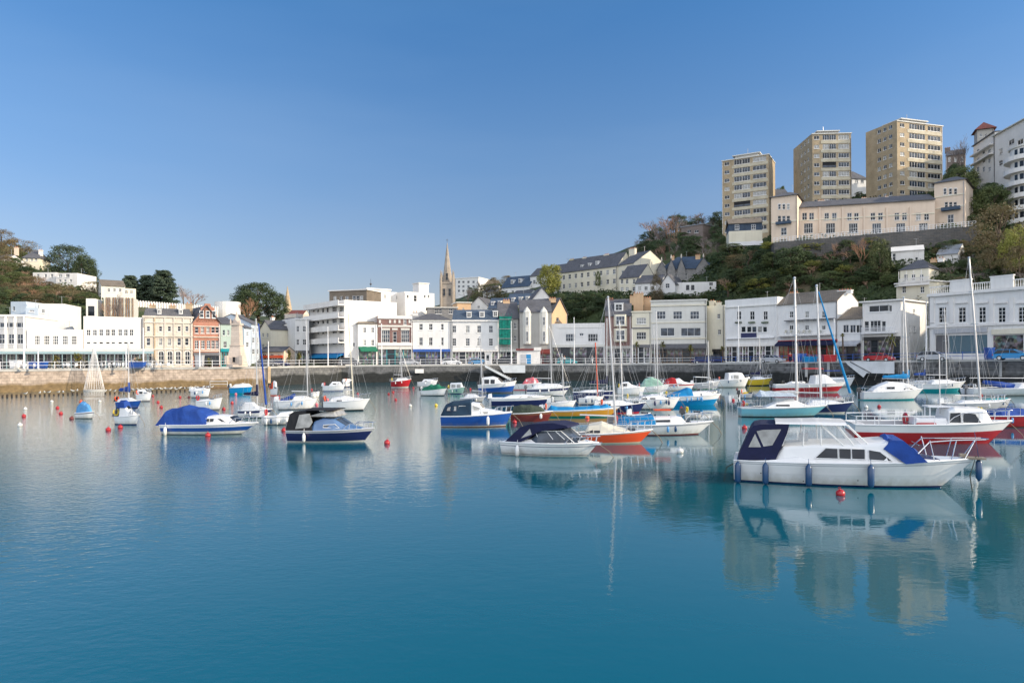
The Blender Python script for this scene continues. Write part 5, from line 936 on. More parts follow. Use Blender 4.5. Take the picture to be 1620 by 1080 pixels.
# ---------- boats ----------
class Boat:
    def __init__(s,name,label,cat,pxs,pxb,py,yaw,B=None,fs=.6,fb=.95,dr=.35,tw=.8,rake=.12,yb=None,group=None,e1=.85):
        """pxs/pxb photo x of stern and bow, py photo y of the waterline, yaw>0 turns the bow away from the viewer"""
        pm=(pxs+pxb)/2; Y=WY(pm,py); sg=1 if pxb>pxs else -1; psi=R(yaw) if sg>0 else pi-R(yaw)
        c=WP(pm,py); va=math.atan((pm-810)/F)
        if abs(yaw)>=25: psi=(R(yaw)-va) if sg>0 else pi-R(yaw)-va
        rel=psi+va
        def span(L):
            h=V3((cos(psi),sin(psi),0))*L/2; a,b=c-h,c+h; return abs(b.x/b.y-a.x/a.y)*F+(.8*(B or L*.34)*abs(sin(rel))*F/Y if abs(yaw)>=25 else 0)
        lo,hi=.5,40
        for _ in range(40):
            mid=(lo+hi)/2
            if span(mid)<abs(pxb-pxs): lo=mid
            else: hi=mid
        L=lo; s.L=L
        if Y<56: fs*=.77; fb*=.74
        s.B=B or L*.34; s.fs,s.fb,s.dr=fs,fb,dr; s.tw=tw; s.rake=rake
        back=s.B*.38*abs(cos(psi)); hd=V3((cos(psi),sin(psi),0)); s.hd=hd; s.sd=V3((-sin(psi),cos(psi),0)); s.c=V3((c.x,c.y+back,0)); s.c.x=c.x*(c.y+back)/c.y if False else c.x
        s.root=empty(name,label,cat,s.c,psi,group); s.psi=psi; s.near=-1 if s.sd.y>0 else 1; s.e1=e1
    def lx(s,px,py,off=0):
        o=s.c+s.sd*off; r=ray(px,py); t=(o-CAM).dot(s.sd)/r.dot(s.sd); p=CAM+r*t; return ((p-s.c).dot(s.hd),p.z)
    def b(s,t):
        t=min(1,max(0,t))
        return s.B/2*(s.tw+(1-s.tw)*sin(pi/2*t/.4)) if t<.4 else s.B/2*max(.02,1-((t-.4)/.6)**2.3)
    def sh(s,t): t=min(1,max(0,t)); return s.fs+(s.fb-s.fs)*t**1.7
    def tx(s,x): return x/s.L+.5
    def hull(s,bands,rail='g_white',deck='g_white',cock=None,floor='g_grey',depth=.5,rr=.035):
        mats=[]; mb=MB(); N=22; fr=sorted(set([0]+[x[0] for x in bands]+[.5,.78])); lv=[-1,-.45]+fr; cols=[]
        for m_ in [x[1] for x in bands]:
            if m_ not in mats: mats.append(m_)
        def mi(f):
            for u,m_ in bands:
                if f<=u+1e-6: return mats.index(m_)
            return mats.index(bands[-1][1])
        rows=[]
        for i in range(N+1):
            t=(i/N)**.85; sh=s.sh(t); b=s.b(t); row=[]
            dr=s.dr*(1-t**6*.9)
            for l in lv:
                z=l*dr if l<0 else l*sh; u=(z+dr)/(sh+dr); e=.28+(s.e1-.28)*t**2; x=-s.L/2+t*s.L-s.rake*s.L*(1-u)*t**4; row.append((x,b*u**e,z))
            rows.append(row)
        s.rows=rows
        for sgn in (1,-1):
            for k in range(len(lv)-1):
                mb.cur=mi(lv[k+1] if lv[k+1]>0 else 0.0001)
                for i in range(N):
                    q=[rows[i][k],rows[i+1][k],rows[i+1][k+1],rows[i][k+1]]; q=[(p[0],p[1]*sgn,p[2]) for p in q]
                    if sgn<0: q=q[::-1]
                    mb.quad(*q[::-1])
        for k in range(len(lv)-1):
            mb.cur=mi(lv[k+1] if lv[k+1]>0 else 0.0001); a,c=rows[0][k],rows[0][k+1]; mb.quad((a[0],-a[1],a[2]),(c[0],-c[1],c[2]),(c[0],c[1],c[2]),(a[0],a[1],a[2]))
        mb.build('hull',mats,s.root,True)
        d=MB(); top=[r[-1] for r in rows]; w=.16*s.B/2.2+.05
        c0,c1=cock if cock else (2,2)
        for i in range(N):
            a,c=top[i],top[i+1]; ta,tc=s.tx(a[0]),s.tx(c[0]); dz=-.015
            if c0<=ta and tc<=c1:
                ia,ic=max(.05,a[1]-w),max(.05,c[1]-w)
                for g in (1,-1):
                    q=[(a[0],a[1]*g,a[2]+dz),(a[0],ia*g,a[2]+dz+.02),(c[0],ic*g,c[2]+dz+.02),(c[0],c[1]*g,c[2]+dz)]; d.cur=0; d.quad(*(q if g<0 else q[::-1]))
                    d.cur=1; d.quad((a[0],ia*g,a[2]+dz+.02),(a[0],ia*g,a[2]-depth),(c[0],ic*g,c[2]-depth),(c[0],ic*g,c[2]+dz+.02))
                d.quad((a[0],-ia,a[2]-depth),(c[0],-ic,c[2]-depth),(c[0],ic,c[2]-depth),(a[0],ia,a[2]-depth))
                d.cur=0
                if not(c0<=ta-(ta-s.tx(top[max(0,i-1)][0]))-1e-9 and i>0): d.cur=1; d.quad((a[0],-ia,a[2]),(a[0],ia,a[2]),(a[0],ia,a[2]-depth),(a[0],-ia,a[2]-depth))
                n2=s.tx(top[min(N,i+2)][0])
                if n2>c1: d.cur=1; d.quad((c[0],-ic,c[2]),(c[0],ic,c[2]),(c[0],ic,c[2]-depth),(c[0],-ic,c[2]-depth))
            else:
                d.cur=0; d.add([(a[0],-a[1],a[2]+dz),(a[0],0,a[2]+dz+.05),(a[0],a[1],a[2]+dz),(c[0],-c[1],c[2]+dz),(c[0],0,c[2]+dz+.05),(c[0],c[1],c[2]+dz)],[(0,3,4,1),(1,4,5,2)])
        d.build('deck',[deck,floor],s.root)
        r=MB(); r.tube([(p[0],p[1],p[2]) for p in top],rr,5); r.tube([(p[0],-p[1],p[2]) for p in top],rr,5); r.build('gunwale',rail,s.root); s.top=top
        return s
    def poly(s,pts,mat,name,wt=.84,wb=.88,wins=(),glass='glass_curt'):
        loc=[s.lx(px,py) for px,py in pts]; zs=[p[1] for p in loc]; z0,z1=min(zs),max(zs); h=s.B/2
        def yy(z): return h*(wb+(wt-wb)*(z-z0)/(z1-z0))
        n=len(loc); m=MB(); m.loft([[(x,-yy(z),z) for x,z in loc],[(x,yy(z),z) for x,z in loc]]); o=m.build(name,mat,s.root)
        for w in wins:
            q=[s.lx(px,py,yy(z0)*s.near) for px,py in w]
            for g in (1,-1): MB().loft([[(x,g*(yy(z)-.02),z) for x,z in q],[(x,g*(yy(z)+.015),z) for x,z in q]]).build('canopy_window',glass,o)
        return o
    def side(s,st,x,v):
        """point (half-width, z) on the lofted side at x, v=0 base..1 shoulder"""
        for a,c in zip(st,st[1:]):
            if a[0]<=x<=c[0]:
                f=(x-a[0])/max(1e-6,c[0]-a[0]); q=[a[i]+(c[i]-a[i])*f for i in range(5)]; z1=q[4]-min(.12,(q[4]-q[3])*.3); return q[1]+(q[2]-q[1])*v,q[3]+(z1-q[3])*v
        q=st[0] if x<st[0][0] else st[-1]; z1=q[4]-min(.12,(q[4]-q[3])*.3); return q[1]+(q[2]-q[1])*v,q[3]+(z1-q[3])*v
    def house(s,top,mat='g_white',wf=.8,tp=.82,wins=(),name='cabin',ws=None,glass='glass_dark',z0=None,wname='cabin_window',wmat='frame_dark',camber=.05,noise=0,solidwin=True,ts=None,wsm=None):
        """top: photo points along the roof line; extruded down to deck"""
        st=[]
        for px,py in top: x,z=s.lx(px,py) if px>1 else ((px-.5)*s.L,py); st.append([x,z])
        st.sort(); S=[]; lastx=-99
        for i,(x,z) in enumerate(st):
            x=max(x,lastx+.03); lastx=x; t=s.tx(x); bw=min(wf*s.B/2,max(.08,s.b(t)-.06)); zb=(s.sh(t)-.03 if z0 is None else z0); z=max(z,zb+.05); k=tp if ts is None else ts[i]; S.append((x,bw,bw*k,zb,z))
        if noise:
            S2=[]
            for a,c in zip(S,S[1:]):
                n=max(1,int((c[0]-a[0])/.35))
                for q in range(n): f=q/n; e=[a[i]+(c[i]-a[i])*f for i in range(5)]; e[4]+=rnd.uniform(-noise,noise)-(noise*1.2 if q%2 else 0); e[2]*=rnd.uniform(.93,1.05); S2.append(tuple(e))
            S=S2+[S[-1]]
        rings=[]
        for x,wb,wt,zb,zt in S:
            r=min(.12,(zt-zb)*.3); w2=max(.02,wt-r*1.1); rings.append([(x,wb,zb),(x,wt,zt-r),(x,wt-r*.35,zt-r*.3),(x,w2,zt),(x,0,zt+camber),(x,-w2,zt),(x,-wt+r*.35,zt-r*.3),(x,-wt,zt-r),(x,-wb,zb)])
        o=MB().loft(rings).build(name,mat,s.root)
        for wn in wins:
            pts=wn if len(wn)!=4 or isinstance(wn[0],tuple) else [(wn[0],wn[3]),(wn[1],wn[3]),(wn[1],wn[2]),(wn[0],wn[2])]
            ys=-s.near if False else s.near; loc=[]
            for px,py in pts:
                x,z=s.lx(px,py,S[len(S)//2][1]*s.near*.9); x=min(max(x,S[0][0]+.02),S[-1][0]-.02); y0,za=s.side(S,x,0); y1,zb_=s.side(S,x,1); v=min(.97,max(.04,(z-za)/max(.05,zb_-za))); loc.append((x,y0+(y1-y0)*v,za+(zb_-za)*v))
            for g in (1,-1):
                n=len(loc); m=MB(); outs=[(p[0],(p[1]+.02)*g,p[2]) for p in loc]; ins=[(p[0],(p[1]-.03)*g,p[2]) for p in loc]
                m.loft([ins,outs] if g<0 else [ins[::-1],outs[::-1]]); wo=m.build(wname,glass,o if name!='cabin' or True else s.root)
                c=V3(tuple(sum(p[i] for p in outs)/n for i in range(3))); fr=MB(); q=[V3(p)+V3((0,.01*g,0)) for p in outs]
                fr.tube([*q,q[0]],.018,4); fr.build('window_frame',wmat,wo)
        if ws is not None:
            for k in ws:
                a,c=S[k],S[k+1]
                for g0,g1 in ((-.92,-.04),(.04,.92)):
                    q=[]
                    for f in (.1,.92):
                        e=[a[i]+(c[i]-a[i])*f for i in range(5)]
                        for g in ((g0,g1) if f==.1 else (g1,g0)): q.append((e[0],g*max(.03,e[2]-min(.12,(e[4]-e[3])*.3)),e[4]+camber*(1-abs(g))+.015))
                    nrm=V3((.02 if S[k][4]>S[k+1][4] else -.02,0,.015)); m=MB(); m.hexa([tuple(V3(p)-nrm) for p in q],[tuple(V3(p)+nrm) for p in q]); m.build('windscreen_pane',wsm or glass,o)
        s.S=S; return o
    def mast(s,foot,topp,mat='alu',r=.05,boom=None,cover=None,stays=True,spr=1,furl=None,bf=.42,bh=.75,sag=.0):
        """foot, topp: photo points of mast foot and head"""
        x0,z0=s.lx(*foot); x1,z1=s.lx(*topp); z0=max(z0,.4); t=s.root; H=z1-z0
        MB().tube([(x0,0,z0-.2),((x0+x1)/2,0,(z0+z1)/2),(x1,0,z1)],r,8,r*.75).ball((x1,0,z1),r*1.2,6,4).build('mast',mat,t)
        bow=(s.L/2*.97,0,s.fb+.05); st=(-s.L/2*.97,0,s.fs+.1)
        if stays:
            g=MB(); wr=max(.007,.00012*s.c.y); g.tube([(x1,0,z1),bow],wr,4); g.tube([(x1,0,z1),st],wr,4); zs=z0+H*.55; xs=x0+(x1-x0)*.55; w=min(s.B*.28,.6)
            for sgn in (1,-1):
                c=s.b(s.tx(x0))*sgn*.95; g.tube([(x1,0,z1-.1),(xs,w*sgn,zs),(x0-.1,c,s.sh(s.tx(x0)))],wr,4); g.tube([(xs,0,zs),(x0+.4,c,s.sh(s.tx(x0)))],wr,4); g.tube([(xs,0,zs),(x0-.5,c,s.sh(s.tx(x0)))],wr,4)
            g.tube([(x1-.1,0,z1),(-s.L/2*.55,0,max(1.2,z0+.6))],wr*.8,3); g.tube([(x1+.08,.05,z1-.05),(x0+.12,.1,z0)],wr*.8,3); g.tube([(x0+(x1-x0)*.78,0,z0+H*.78),(s.L*.33,0,s.fb)],wr*.8,3)
            g.build('rigging','wire',t); sp=MB()
            for k in range(spr): zz=z0+H*(.55+.22*k); xx=x0+(x1-x0)*(.55+.22*k); sp.tube([(xx,-w*(1-.25*k),zz),(xx,0,zz),(xx,w*(1-.25*k),zz)],.022,4)
            sp.build('spreader','alu',t)
        if boom:
            bz=z0+bh; L_=s.L*bf; MB().tube([(x0-.05,0,bz),(x0-L_,0,bz+.05)],.05,6).build('boom','alu',t)
            if cover:
                rings=[]; n=12
                for i in range(n+1):
                    f=i/n; x=x0+.08-(L_)*f; rz=((.26 if s.c.y<55 else .42)*(1-f*.5))*rnd.uniform(.85,1.1); ry=.11*rnd.uniform(.85,1.15); rings.append([(x,ry*cos(2*pi*k/8),bz+.12+rz*.3+rz*.75*sin(2*pi*k/8)) for k in range(8)])
                MB().loft(rings).tube([(x0,0,bz),(x0,0,bz+.9)],.1,6).build('sail_cover','c_'+cover,t,True)
        if furl: MB().tube([(x1+(bow[0]-x1)*.05,0,z1+(bow[2]-z1)*.05),(x1+(bow[0]-x1)*.5,0,z1+(bow[2]-z1)*.5),(x1+(bow[0]-x1)*.93,0,z1+(bow[2]-z1)*.93)],.05,7,.11).build('furled_jib','c_'+furl,t)
        return s
    def rails(s,t0=.68,t1=.99,h=.5,stern=True,mat='steel',r=.018):
        m=MB(); r=max(r,.00016*s.c.y)
        for g in (1,-1):
            pts=[]; 
            for i in range(9):
                t=t0+(t1-t0)*i/8; pts.append((-s.L/2+t*s.L,g*s.b(t)*.9,s.sh(t)+h*min(1,(i+.01)/1.5)))
            if g==1: p1=pts
            m.tube(pts,r,4)
            for i in (2,4,6,8): p=pts[i]; m.tube([(p[0],p[1],p[2]),(p[0]-.05,p[1],s.sh(s.tx(p[0])))],r,4)
        m.tube([p1[-1],(p1[-1][0]+.15,0,p1[-1][2]),(p1[-1][0],-p1[-1][1],p1[-1][2])],r,4); m.build('pulpit_rail',mat,s.root)
        if stern:
            m=MB(); p=[]; 
            for t,g in ((.14,1),(.0,1),(.0,-1),(.14,-1)): q=(-s.L/2+t*s.L+.05,g*s.b(t)*.9,s.sh(t)+h*.8); p.append(q); m.tube([q,(q[0],q[1],s.sh(t))],r,4)
            m.tube(p,r,4); m.build('stern_rail',mat,s.root)
        return s
    def lifelines(s,mat='wire'):
        m=MB(); r=max(.01,.00013*s.c.y)
        for g in (1,-1):
            pts=[(-s.L/2+t*s.L,g*s.b(t)*.93,s.sh(t)+.5) for t in (.1,.25,.4,.55,.7)]; m.tube(pts,r,4)
            for p in pts: m.tube([p,(p[0],p[1],s.sh(s.tx(p[0])))],r*1.2,4)
        m.build('lifeline',mat,s.root); return s
    def fend(s,pxs,col='g_blue',h=.55,r=.1,drop=.1,both=False):
        for px in pxs:
            x,_=s.lx(px,600 if False else HY+40); t=s.tx(x)
            # find x on near side
            x,_=s.lx(px,HY+CZ*F/s.c.y*.9,s.near*s.b(min(.98,max(0,t)))); t=min(.99,max(.01,s.tx(x))); y=(s.b(t)*1.0+r*.9)*s.near; z=s.sh(t)-drop
            MB().lathe([(.015,.02),(.03,0),(r*.75,-.06),(r,-.14),(r,-h+.12),(r*.7,-h+.03),(.02,-h)],8,(x,y,z)).tube([(x,y,z),(x,y-.05*s.near,s.sh(t)+.15)],.012,4).build('fender',col,s.root,True)
        return s
    def outboard(s,mat='g_dgrey',up=False):
        x=-s.L/2-.18; z=s.fs; m=MB(); m.hexa([(x-.22,-.16,z),(x+.2,-.16,z),(x+.2,.16,z),(x-.22,.16,z)],[(x-.16,-.12,z+.42),(x+.14,-.14,z+.48),(x+.14,.14,z+.48),(x-.16,.12,z+.42)]); m.box(x-.07,x+.07,-.05,.05,-.4 if not up else .1,z); m.build('outboard_motor',mat,s.root); return s
    def clutter(s,seed):
        g_=random.Random(seed); n=s.near
        if g_.random()<.6: s.outboard(g_.choice(['g_dgrey','g_white','g_black']),True)
        for _ in range(g_.choice([0,2,3])):
            t=g_.uniform(.2,.75); y=(s.b(t)+.09)*n; z=s.sh(t)-.08; x=-s.L/2+t*s.L; MB().lathe([(.02,0),(.06,-.05),(.075,-.1),(.075,-.3),(.02,-.36)],8,(x,y,z)).build('fender',g_.choice(['g_white','g_white','g_fend','g_sky']),s.root,True)
        if g_.random()<.55:
            x=-s.L/2+.15; y=s.b(.02)*n*.8; z=s.fs+.35; MB().tube([(x,y+.2*sin(a_*pi/5),z-.22*cos(a_*pi/5)) for a_ in range(-4,5)],.06,6).build('horseshoe_buoy',g_.choice(['g_red','g_orange','g_yellow','g_white']),s.root)
        if g_.random()<.5:
            x=s.L*g_.uniform(.1,.3); m=MB(); m.box(x-.2,x+.2,-.2,.2,s.sh(s.tx(x)),s.sh(s.tx(x))+.16); m.build('deck_hatch','glass_mid',s.root)
        m=MB(); m.tube([(s.L/2*.96,0,s.fb),(s.L/2+.35,.04,s.fb*.4),(s.L/2+.55,.05,-.1)],.02,4); m.build('mooring_rope','rope',s.root)
    def stern_drive(s): return s
    def ropes(s,n=1):
        m=MB(); m.tube([(s.L/2*.95,0,s.fb),(s.L/2+.5,.05,s.fb*.4),(s.L/2+.75,.1,-.1)],.016,4); m.build('mooring_rope','rope',s.root); return s
W='g_white'
def simple_bands(main,boot='g_navy',top=None,b=.12):
    r=[(b,boot),(.82 if top else 1,main)]
    if top: r.append((1,top))
    return r
# ---- foreground white cruiser ----
b=Boat('motor_cruiser','large white cabin cruiser in the right foreground with navy cockpit canopy and blue fenders','motor cruiser',1164,1562,771,-20,B=2.55,fs=1.02,fb=1.42,dr=.4,tw=.86,rake=.14)
b.hull([(.07,'g_navy'),(.86,W),(.90,'g_grey'),(1,W)],rr=.03)
b.house([(1222,722),(1238,700),(1290,697),(1345,697),(1395,694),(1412,698),(1446,722),(1485,727),(1500,733)],wf=.84,tp=.9,name='cabin',camber=.06,
        wins=[[(1288,724),(1325,725),(1325,709),(1306,708)],[(1327,725),(1346,725.5),(1346,709.5),(1327,709)],[(1347,725.5),(1368,726),(1368,710),(1347,709.5)],[(1374,726.5),(1411,729),(1392,714),(1374,711)]],wmat='frame')
b.poly([(1390,704),(1403,691),(1421,692),(1449,717),(1457,724),(1424,727)],'c_blue','windscreen_cover',.8,.84)
for k_ in range(5): b.house([(1395+k_*11,689.5+k_*5.5),(1400+k_*11,687.5+k_*5.5),(1405+k_*11,691.5+k_*5.5)],'c_blue',wf=.5+.06*(k_%3),tp=.7,name='cover_fold',z0=1.5-k_*.08,camber=.05)
b.house([(1440,722),(1462,720),(1482,724)],'g_navy',wf=.45,tp=.9,name='foredeck_hatch',camber=.03)
b.house([(1226,671),(1240,667),(1288,663.5),(1334,665)],'g_white',wf=.8,tp=.92,name='hardtop',z0=2.14,camber=.04)
for g in (1,-1):
    for (p,q) in (((1236,700),(1247,672)),((1268,700),(1270,670)),((1296,699),(1294,669)),((1330,700),(1296,670)),((1345,699),(1322,670)),((1366,697),(1336,668))):
        x0,z0=b.lx(*p); x1,z1=b.lx(*q); y=g*b.B/2*.74; MB().tube([(x0,y,z0),(x1,y*.95,z1)],.022,5).build('windscreen_frame','frame',b.root)
xa,za=b.lx(1236,699); xb,zb_=b.lx(1362,698); xc,zc=b.lx(1244,672); xd,zd=b.lx(1326,669)
for g in (1,-1): MB().quad((xa,g*b.B/2*.735,za),(xb-.1,g*b.B/2*.735,zb_),(xd,g*b.B/2*.70,zd),(xc,g*b.B/2*.70,zc)).build('side_screen','clear',b.root)
MB().quad((xb-.1,-b.B/2*.72,zb_),(xb-.1,b.B/2*.72,zb_),(xd,b.B/2*.69,zd),(xd,-b.B/2*.69,zd)).build('windscreen','clear',b.root)
MB().box(xa+.6,xa+.9,-.3,.1,.7,1.75).box(xa+1.3,xa+1.55,-.5,-.1,.7,1.5).build('helm_seat','g_grey',b.root)
b.poly([(1167,721),(1188,674),(1193,669),(1203,667),(1247,667),(1244,680),(1226,721)],'c_navy','cockpit_canopy',.8,.86,wins=[[(1184,707),(1204,707),(1194.5,686)],[(1197,682),(1208,706),(1222,704),(1236,679),(1206,680)]])
b.house([(1170,727),(1190,722),(1224,720),(1260,716),(1288,722)],'g_white',wf=.9,tp=.97,name='cockpit_coaming',camber=0)
b.fend([1167.5,1211,1279,1377],'g_fend',h=.78,r=.11,drop=.02)
x,z=b.L/2-.02,b.fb; MB().lathe([(.015,.02),(.1,-.1),(.1,-.62),(.02,-.75)],8,(x+.12,.0,z-.02)).tube([(x+.12,0,z),(x,0,z+.9)],.01,4).build('fender','g_fend',b.root,True)
m=MB(); L=b.L
for g in (1,-1):
    m.tube([(L*.25,g*b.b(.75)*.8,1.1),(L*.31,g*b.b(.8)*.8,1.62),(L*.42,g*b.b(.92)*.9,1.68),(L*.53,g*.25,1.72)],.02,5)
    for t,tt in ((.40,.42),(.455,.50),(.33,.31)): m.tube([(L*t,g*b.b(t+.5)*.85,b.sh(t+.5)),(L*tt,g*b.b(tt+.5)*.88+ (0.0),1.68)],.018,5)
m.tube([(L*.53,.25,1.72),(L*.55,0,1.72),(L*.53,-.25,1.72)],.02,5); m.tube([(L*.27,-.6,1.5),(L*.27,.6,1.5)],.015,4); m.build('pulpit_rail','steel',b.root)
MB().box(L*.46,L*.535,-.18,.18,b.fb-.02,b.fb+.04).box(L*.44,L*.47,-.1,.1,b.fb+.04,b.fb+.14).build('anchor_platform','teak',b.root)
m=MB(); m.tube([(-L/2+.4,-.9,.9),(-L/2-.25,-1.0,.5),(-L/2-.35,-1.0,-.1)],.02,5); m.tube([(L*.5,-.1,1.15),(L*.47,-.3,.5),(L*.475,-.45,-.1)],.018,4); m.build('mooring_rope','algae_rope',b.root)
for k,(t,z) in enumerate(((.12,.38),(.3,.18),(.52,.3),(.57,.28))):
    y=b.b(t)*.985*b.near; MB().ball((-L/2+t*L,y,z),.022,6,4).build('skin_fitting','rubber',b.root)
# ---- foreground white speedboat ----
b=Boat('sports_cruiser','white sports cruiser with a navy folded bimini in the centre foreground','motor cruiser',801,948,722,-24,B=2.1,fs=.78,fb=.9,dr=.35,tw=.88,rake=.13); b.hull([(.1,W),(.13,'g_navy'),(.72,W),(.76,'g_navy'),(1,W)],rr=.035)
b.house([(808,698),(830,692),(868,692),(878,691),(910,694),(935,706)],wf=.84,tp=.85,name='cabin',camber=.06,ws=None)
b.poly([(806,699),(834,673),(850,668),(885,666.5),(906,671),(908,674),(880,677),(862,680),(846,690),(828,699)],'c_navy','bimini_canopy',.8,.84,wins=[[(824,693),(841,687),(838,678)]])
b.house([(848,694),(860,679),(896,677),(920,697)],'glass_mid',wf=.83,tp=.84,name='windscreen',camber=.03)
for g in (1,-1):
    for p,q in (((862,692),(855,679)),((884,692),(873,679)),((902,692),(886,679)),((917,697),(896,680)),((855,679),(896,680))):
        x0,z0=b.lx(*p); x1,z1=b.lx(*q); y=g*b.B/2*.74; MB().tube([(x0,y,z0),(x1,y*.93,z1+.02)],.02,4).build('windscreen_frame','frame',b.root)
b.rails(.7,.985,.28,stern=False); MB().box(b.L*.45,b.L*.53,-.13,.13,b.fb-.1,b.fb).build('bow_roller','steel',b.root); b.ropes()
x,z=b.lx(922,697); MB().box(x-.25,x+.1,-.25,.25,b.fb+.12,b.fb+.2).build('deck_hatch','glass_mid',b.root); b.fend([820],'g_white')
# ---- blue and white cruiser with blue tarpaulin (left) ----
b=Boat('motor_cruiser','white cruiser with a broad blue stripe and crumpled blue tarpaulin over its stern','motor cruiser',256,400,688,-6,B=2.1,fs=.78,fb=.95,dr=.35,tw=.9,rake=.2)
b.hull([(.08,'g_dgrey'),(.34,W),(.72,'g_blue'),(1,W)],rr=.03)
b.house([(312,673),(320,658),(352,656),(368,658),(380,668),(392,671)],wf=.82,tp=.86,wins=[[(317,667),(333,667),(333,660.5),(320,660)],[(333.5,667),(358,667),(350,660),(333.5,660.5)]],ws=[3],wmat='frame')
b.house([(258,673),(272,648),(300,643),(322,647),(336,654),(338,657)],'c_blue',wf=.9,tp=.8,name='tarpaulin',camber=.12,noise=.035); b.rails(.74,.99,.35,stern=False); b.outboard('c_brown'); b.fend([263],'g_white')
# ---- navy cruiser (centre left) ----
b=Boat('motor_cruiser','navy blue cruiser with a black framed camper canopy left of centre','motor cruiser',456,587,700,-8,B=2.1,fs=.82,fb=1.0,dr=.3,tw=.9,rake=.13)
b.hull([(.1,'g_white'),(.13,'g_navy'),(.8,'g_navy'),(1,'g_grey')],rr=.03,rail='g_grey')
b.house([(500,677),(506,664),(520,659),(536,661),(555,673),(574,680)],'g_haze_blue',wf=.84,tp=.84,wins=[[(512,676),(537,677),(530,671),(512,672)]],ws=[2,3],glass='glass_mid',wmat='frame')
b.poly([(463,680),(469,653),(476,649),(493,648),(496,653),(504,678)],'c_black','camper_canopy',.8,.86,wins=[[(467,678),(489,676),(494,668),(489,654),(473,656)]])
b.house([(494,650),(515,648.5),(528,647),(538,653)],'c_black',wf=.82,tp=.88,name='canopy_roof',z0=1.76,camber=.05)
b.house([(500,663),(526,648),(536,649),(541,657)],'glass_curt',wf=.8,tp=.86,name='windscreen',z0=1.42,camber=.03)
b.rails(.68,.985,.33,stern=False); b.fend([482],'g_white',h=.5,r=.09); b.outboard()
# ---- blue boat with white cabin ----
b=Boat('motor_launch','royal blue launch with a white wheelhouse and dark canvas stern cover, centre','motor launch',698,810,676,-4,B=2.2,fs=.95,fb=1.32,dr=.4,tw=.75,rake=.1)
b.hull([(.07,'g_brown'),(.12,W),(.93,'g_blue'),(1,W)],rr=.035); 
b.house([(722,657),(724,638),(746,636),(760,638),(766,646),(790,650),(796,655)],wf=.74,tp=.86,wins=[[(726,650),(746,650),(746,642),(726,642)],[(749,649),(762,649),(760,639),(748,640)],[(760,655),(772,655),(772,651),(760,651)]],ws=[3],glass='glass_curt',wmat='frame')
b.house([(700,654),(706,641),(718,636),(746,634),(748,637)],'c_dteal',wf=.82,tp=.82,name='stern_canopy',camber=.1,glass='glass_curt',wmat='c_navy',wins=[[(706,650),(722,650),(722,642),(708,643)]],noise=.02); b.rails(.72,.99,.4,stern=False); b.fend([772],'g_white',h=.6,r=.1); b.ropes()
# ---- red fishing boat, right ----
b=Boat('fishing_boat','red-bottomed white fishing boat with a tall wheelhouse near the right edge','fishing boat',1357,1622,703,-14,B=2.9,fs=1.25,fb=1.6,dr=.4,tw=.85,rake=.14)
b.hull([(.6,'g_red'),(.93,W),(1,W)],cock=(.06,.45),depth=.45,rr=.05)
b.house([(1489,672),(1491,647),(1500,643),(1545,645),(1552,648),(1563,672)],wf=.68,tp=.92,name='wheelhouse',camber=.06,wins=[[(1499,668),(1518,668),(1518,652),(1501,652)],[(1521,668),(1551,669),(1542,654),(1521,652)]],ws=[4],wmat='frame')
b.house([(1440,671),(1442,659),(1488,659),(1490,671)],'g_white',wf=.6,tp=.98,name='engine_box',camber=0); b.house([(1440,670),(1442,666),(1470,666),(1471,670)],'g_red',wf=.68,tp=1,name='fish_box',camber=0)
b.rails(.55,.985,.55); m=MB(); 
for g in (1,-1):
    pts=[(-b.L/2+t*b.L,g*b.b(t)*.95,b.sh(t)+.45) for t in (.01,.12,.24,.36,.48)]; m.tube(pts,.022,4)
    for p in pts: m.tube([p,(p[0],p[1],p[2]-.45)],.02,4)
m.build('side_rail','white_metal',b.root)
x,z=b.lx(1437,655); r_=MB(); n=14
r_.tube([(x,.5+.0,z)]+[(x+.05*0,.5+.3*sin(2*pi*k/n),z+.3*cos(2*pi*k/n)-.3) for k in range(n+1)],.07,6); r_.build('lifebuoy','g_red',b.root)
x,z=b.lx(1486,560); x0,z0=b.lx(1487,645); MB().tube([(x0,0,z0-.3),(x,0,z)],.025,5).build('aerial','steel',b.root)
MB().box(x0-.7,x0+.3,-.5,.5,z0+.05,z0+.12).tube([(x0-.6,-.4,z0-.5),(x0-.6,-.4,z0+.1)],.03).tube([(x0-.6,.4,z0-.5),(x0-.6,.4,z0+.1)],.03).build('aft_shelter','white_metal',b.root); b.ropes()
nm('c_tent',(.42,.5,.58),.85,var=.15,scale=2,bump=.5)
def sail(label,pxs,pxb,py,yaw,hull,cabin,foot,top,cover=None,boot='g_navy',stripe=None,wins=(),fs=.65,fb=.95,B=None,furl=None,cov2=None,mat='alu',name='sailing_boat',tw=.6,rail=True,spr=1,fen=(),fenc='g_white',r=.055,bands=None,cm=W,bf=.42):
    b=Boat(name,label,'sailing boat',pxs,pxb,py,yaw,B=B,fs=fs,fb=fb,tw=tw,rake=.16,dr=.4)
    b.hull(bands or simple_bands(hull,boot,stripe),cock=(.08,.3),depth=.3)
    if cabin: b.house(cabin,cm,wf=.6,tp=.85,wins=wins,camber=.08)
    if foot: b.mast(foot,top,boom=True,cover=cover,furl=furl,mat=mat,spr=spr,r=max(r,.00045*b.c.y),bf=bf)
    if rail: b.rails(); b.lifelines()
    if fen: b.fend(fen,fenc,h=.5,r=.09)
    b.clutter(int(pxs)); return b
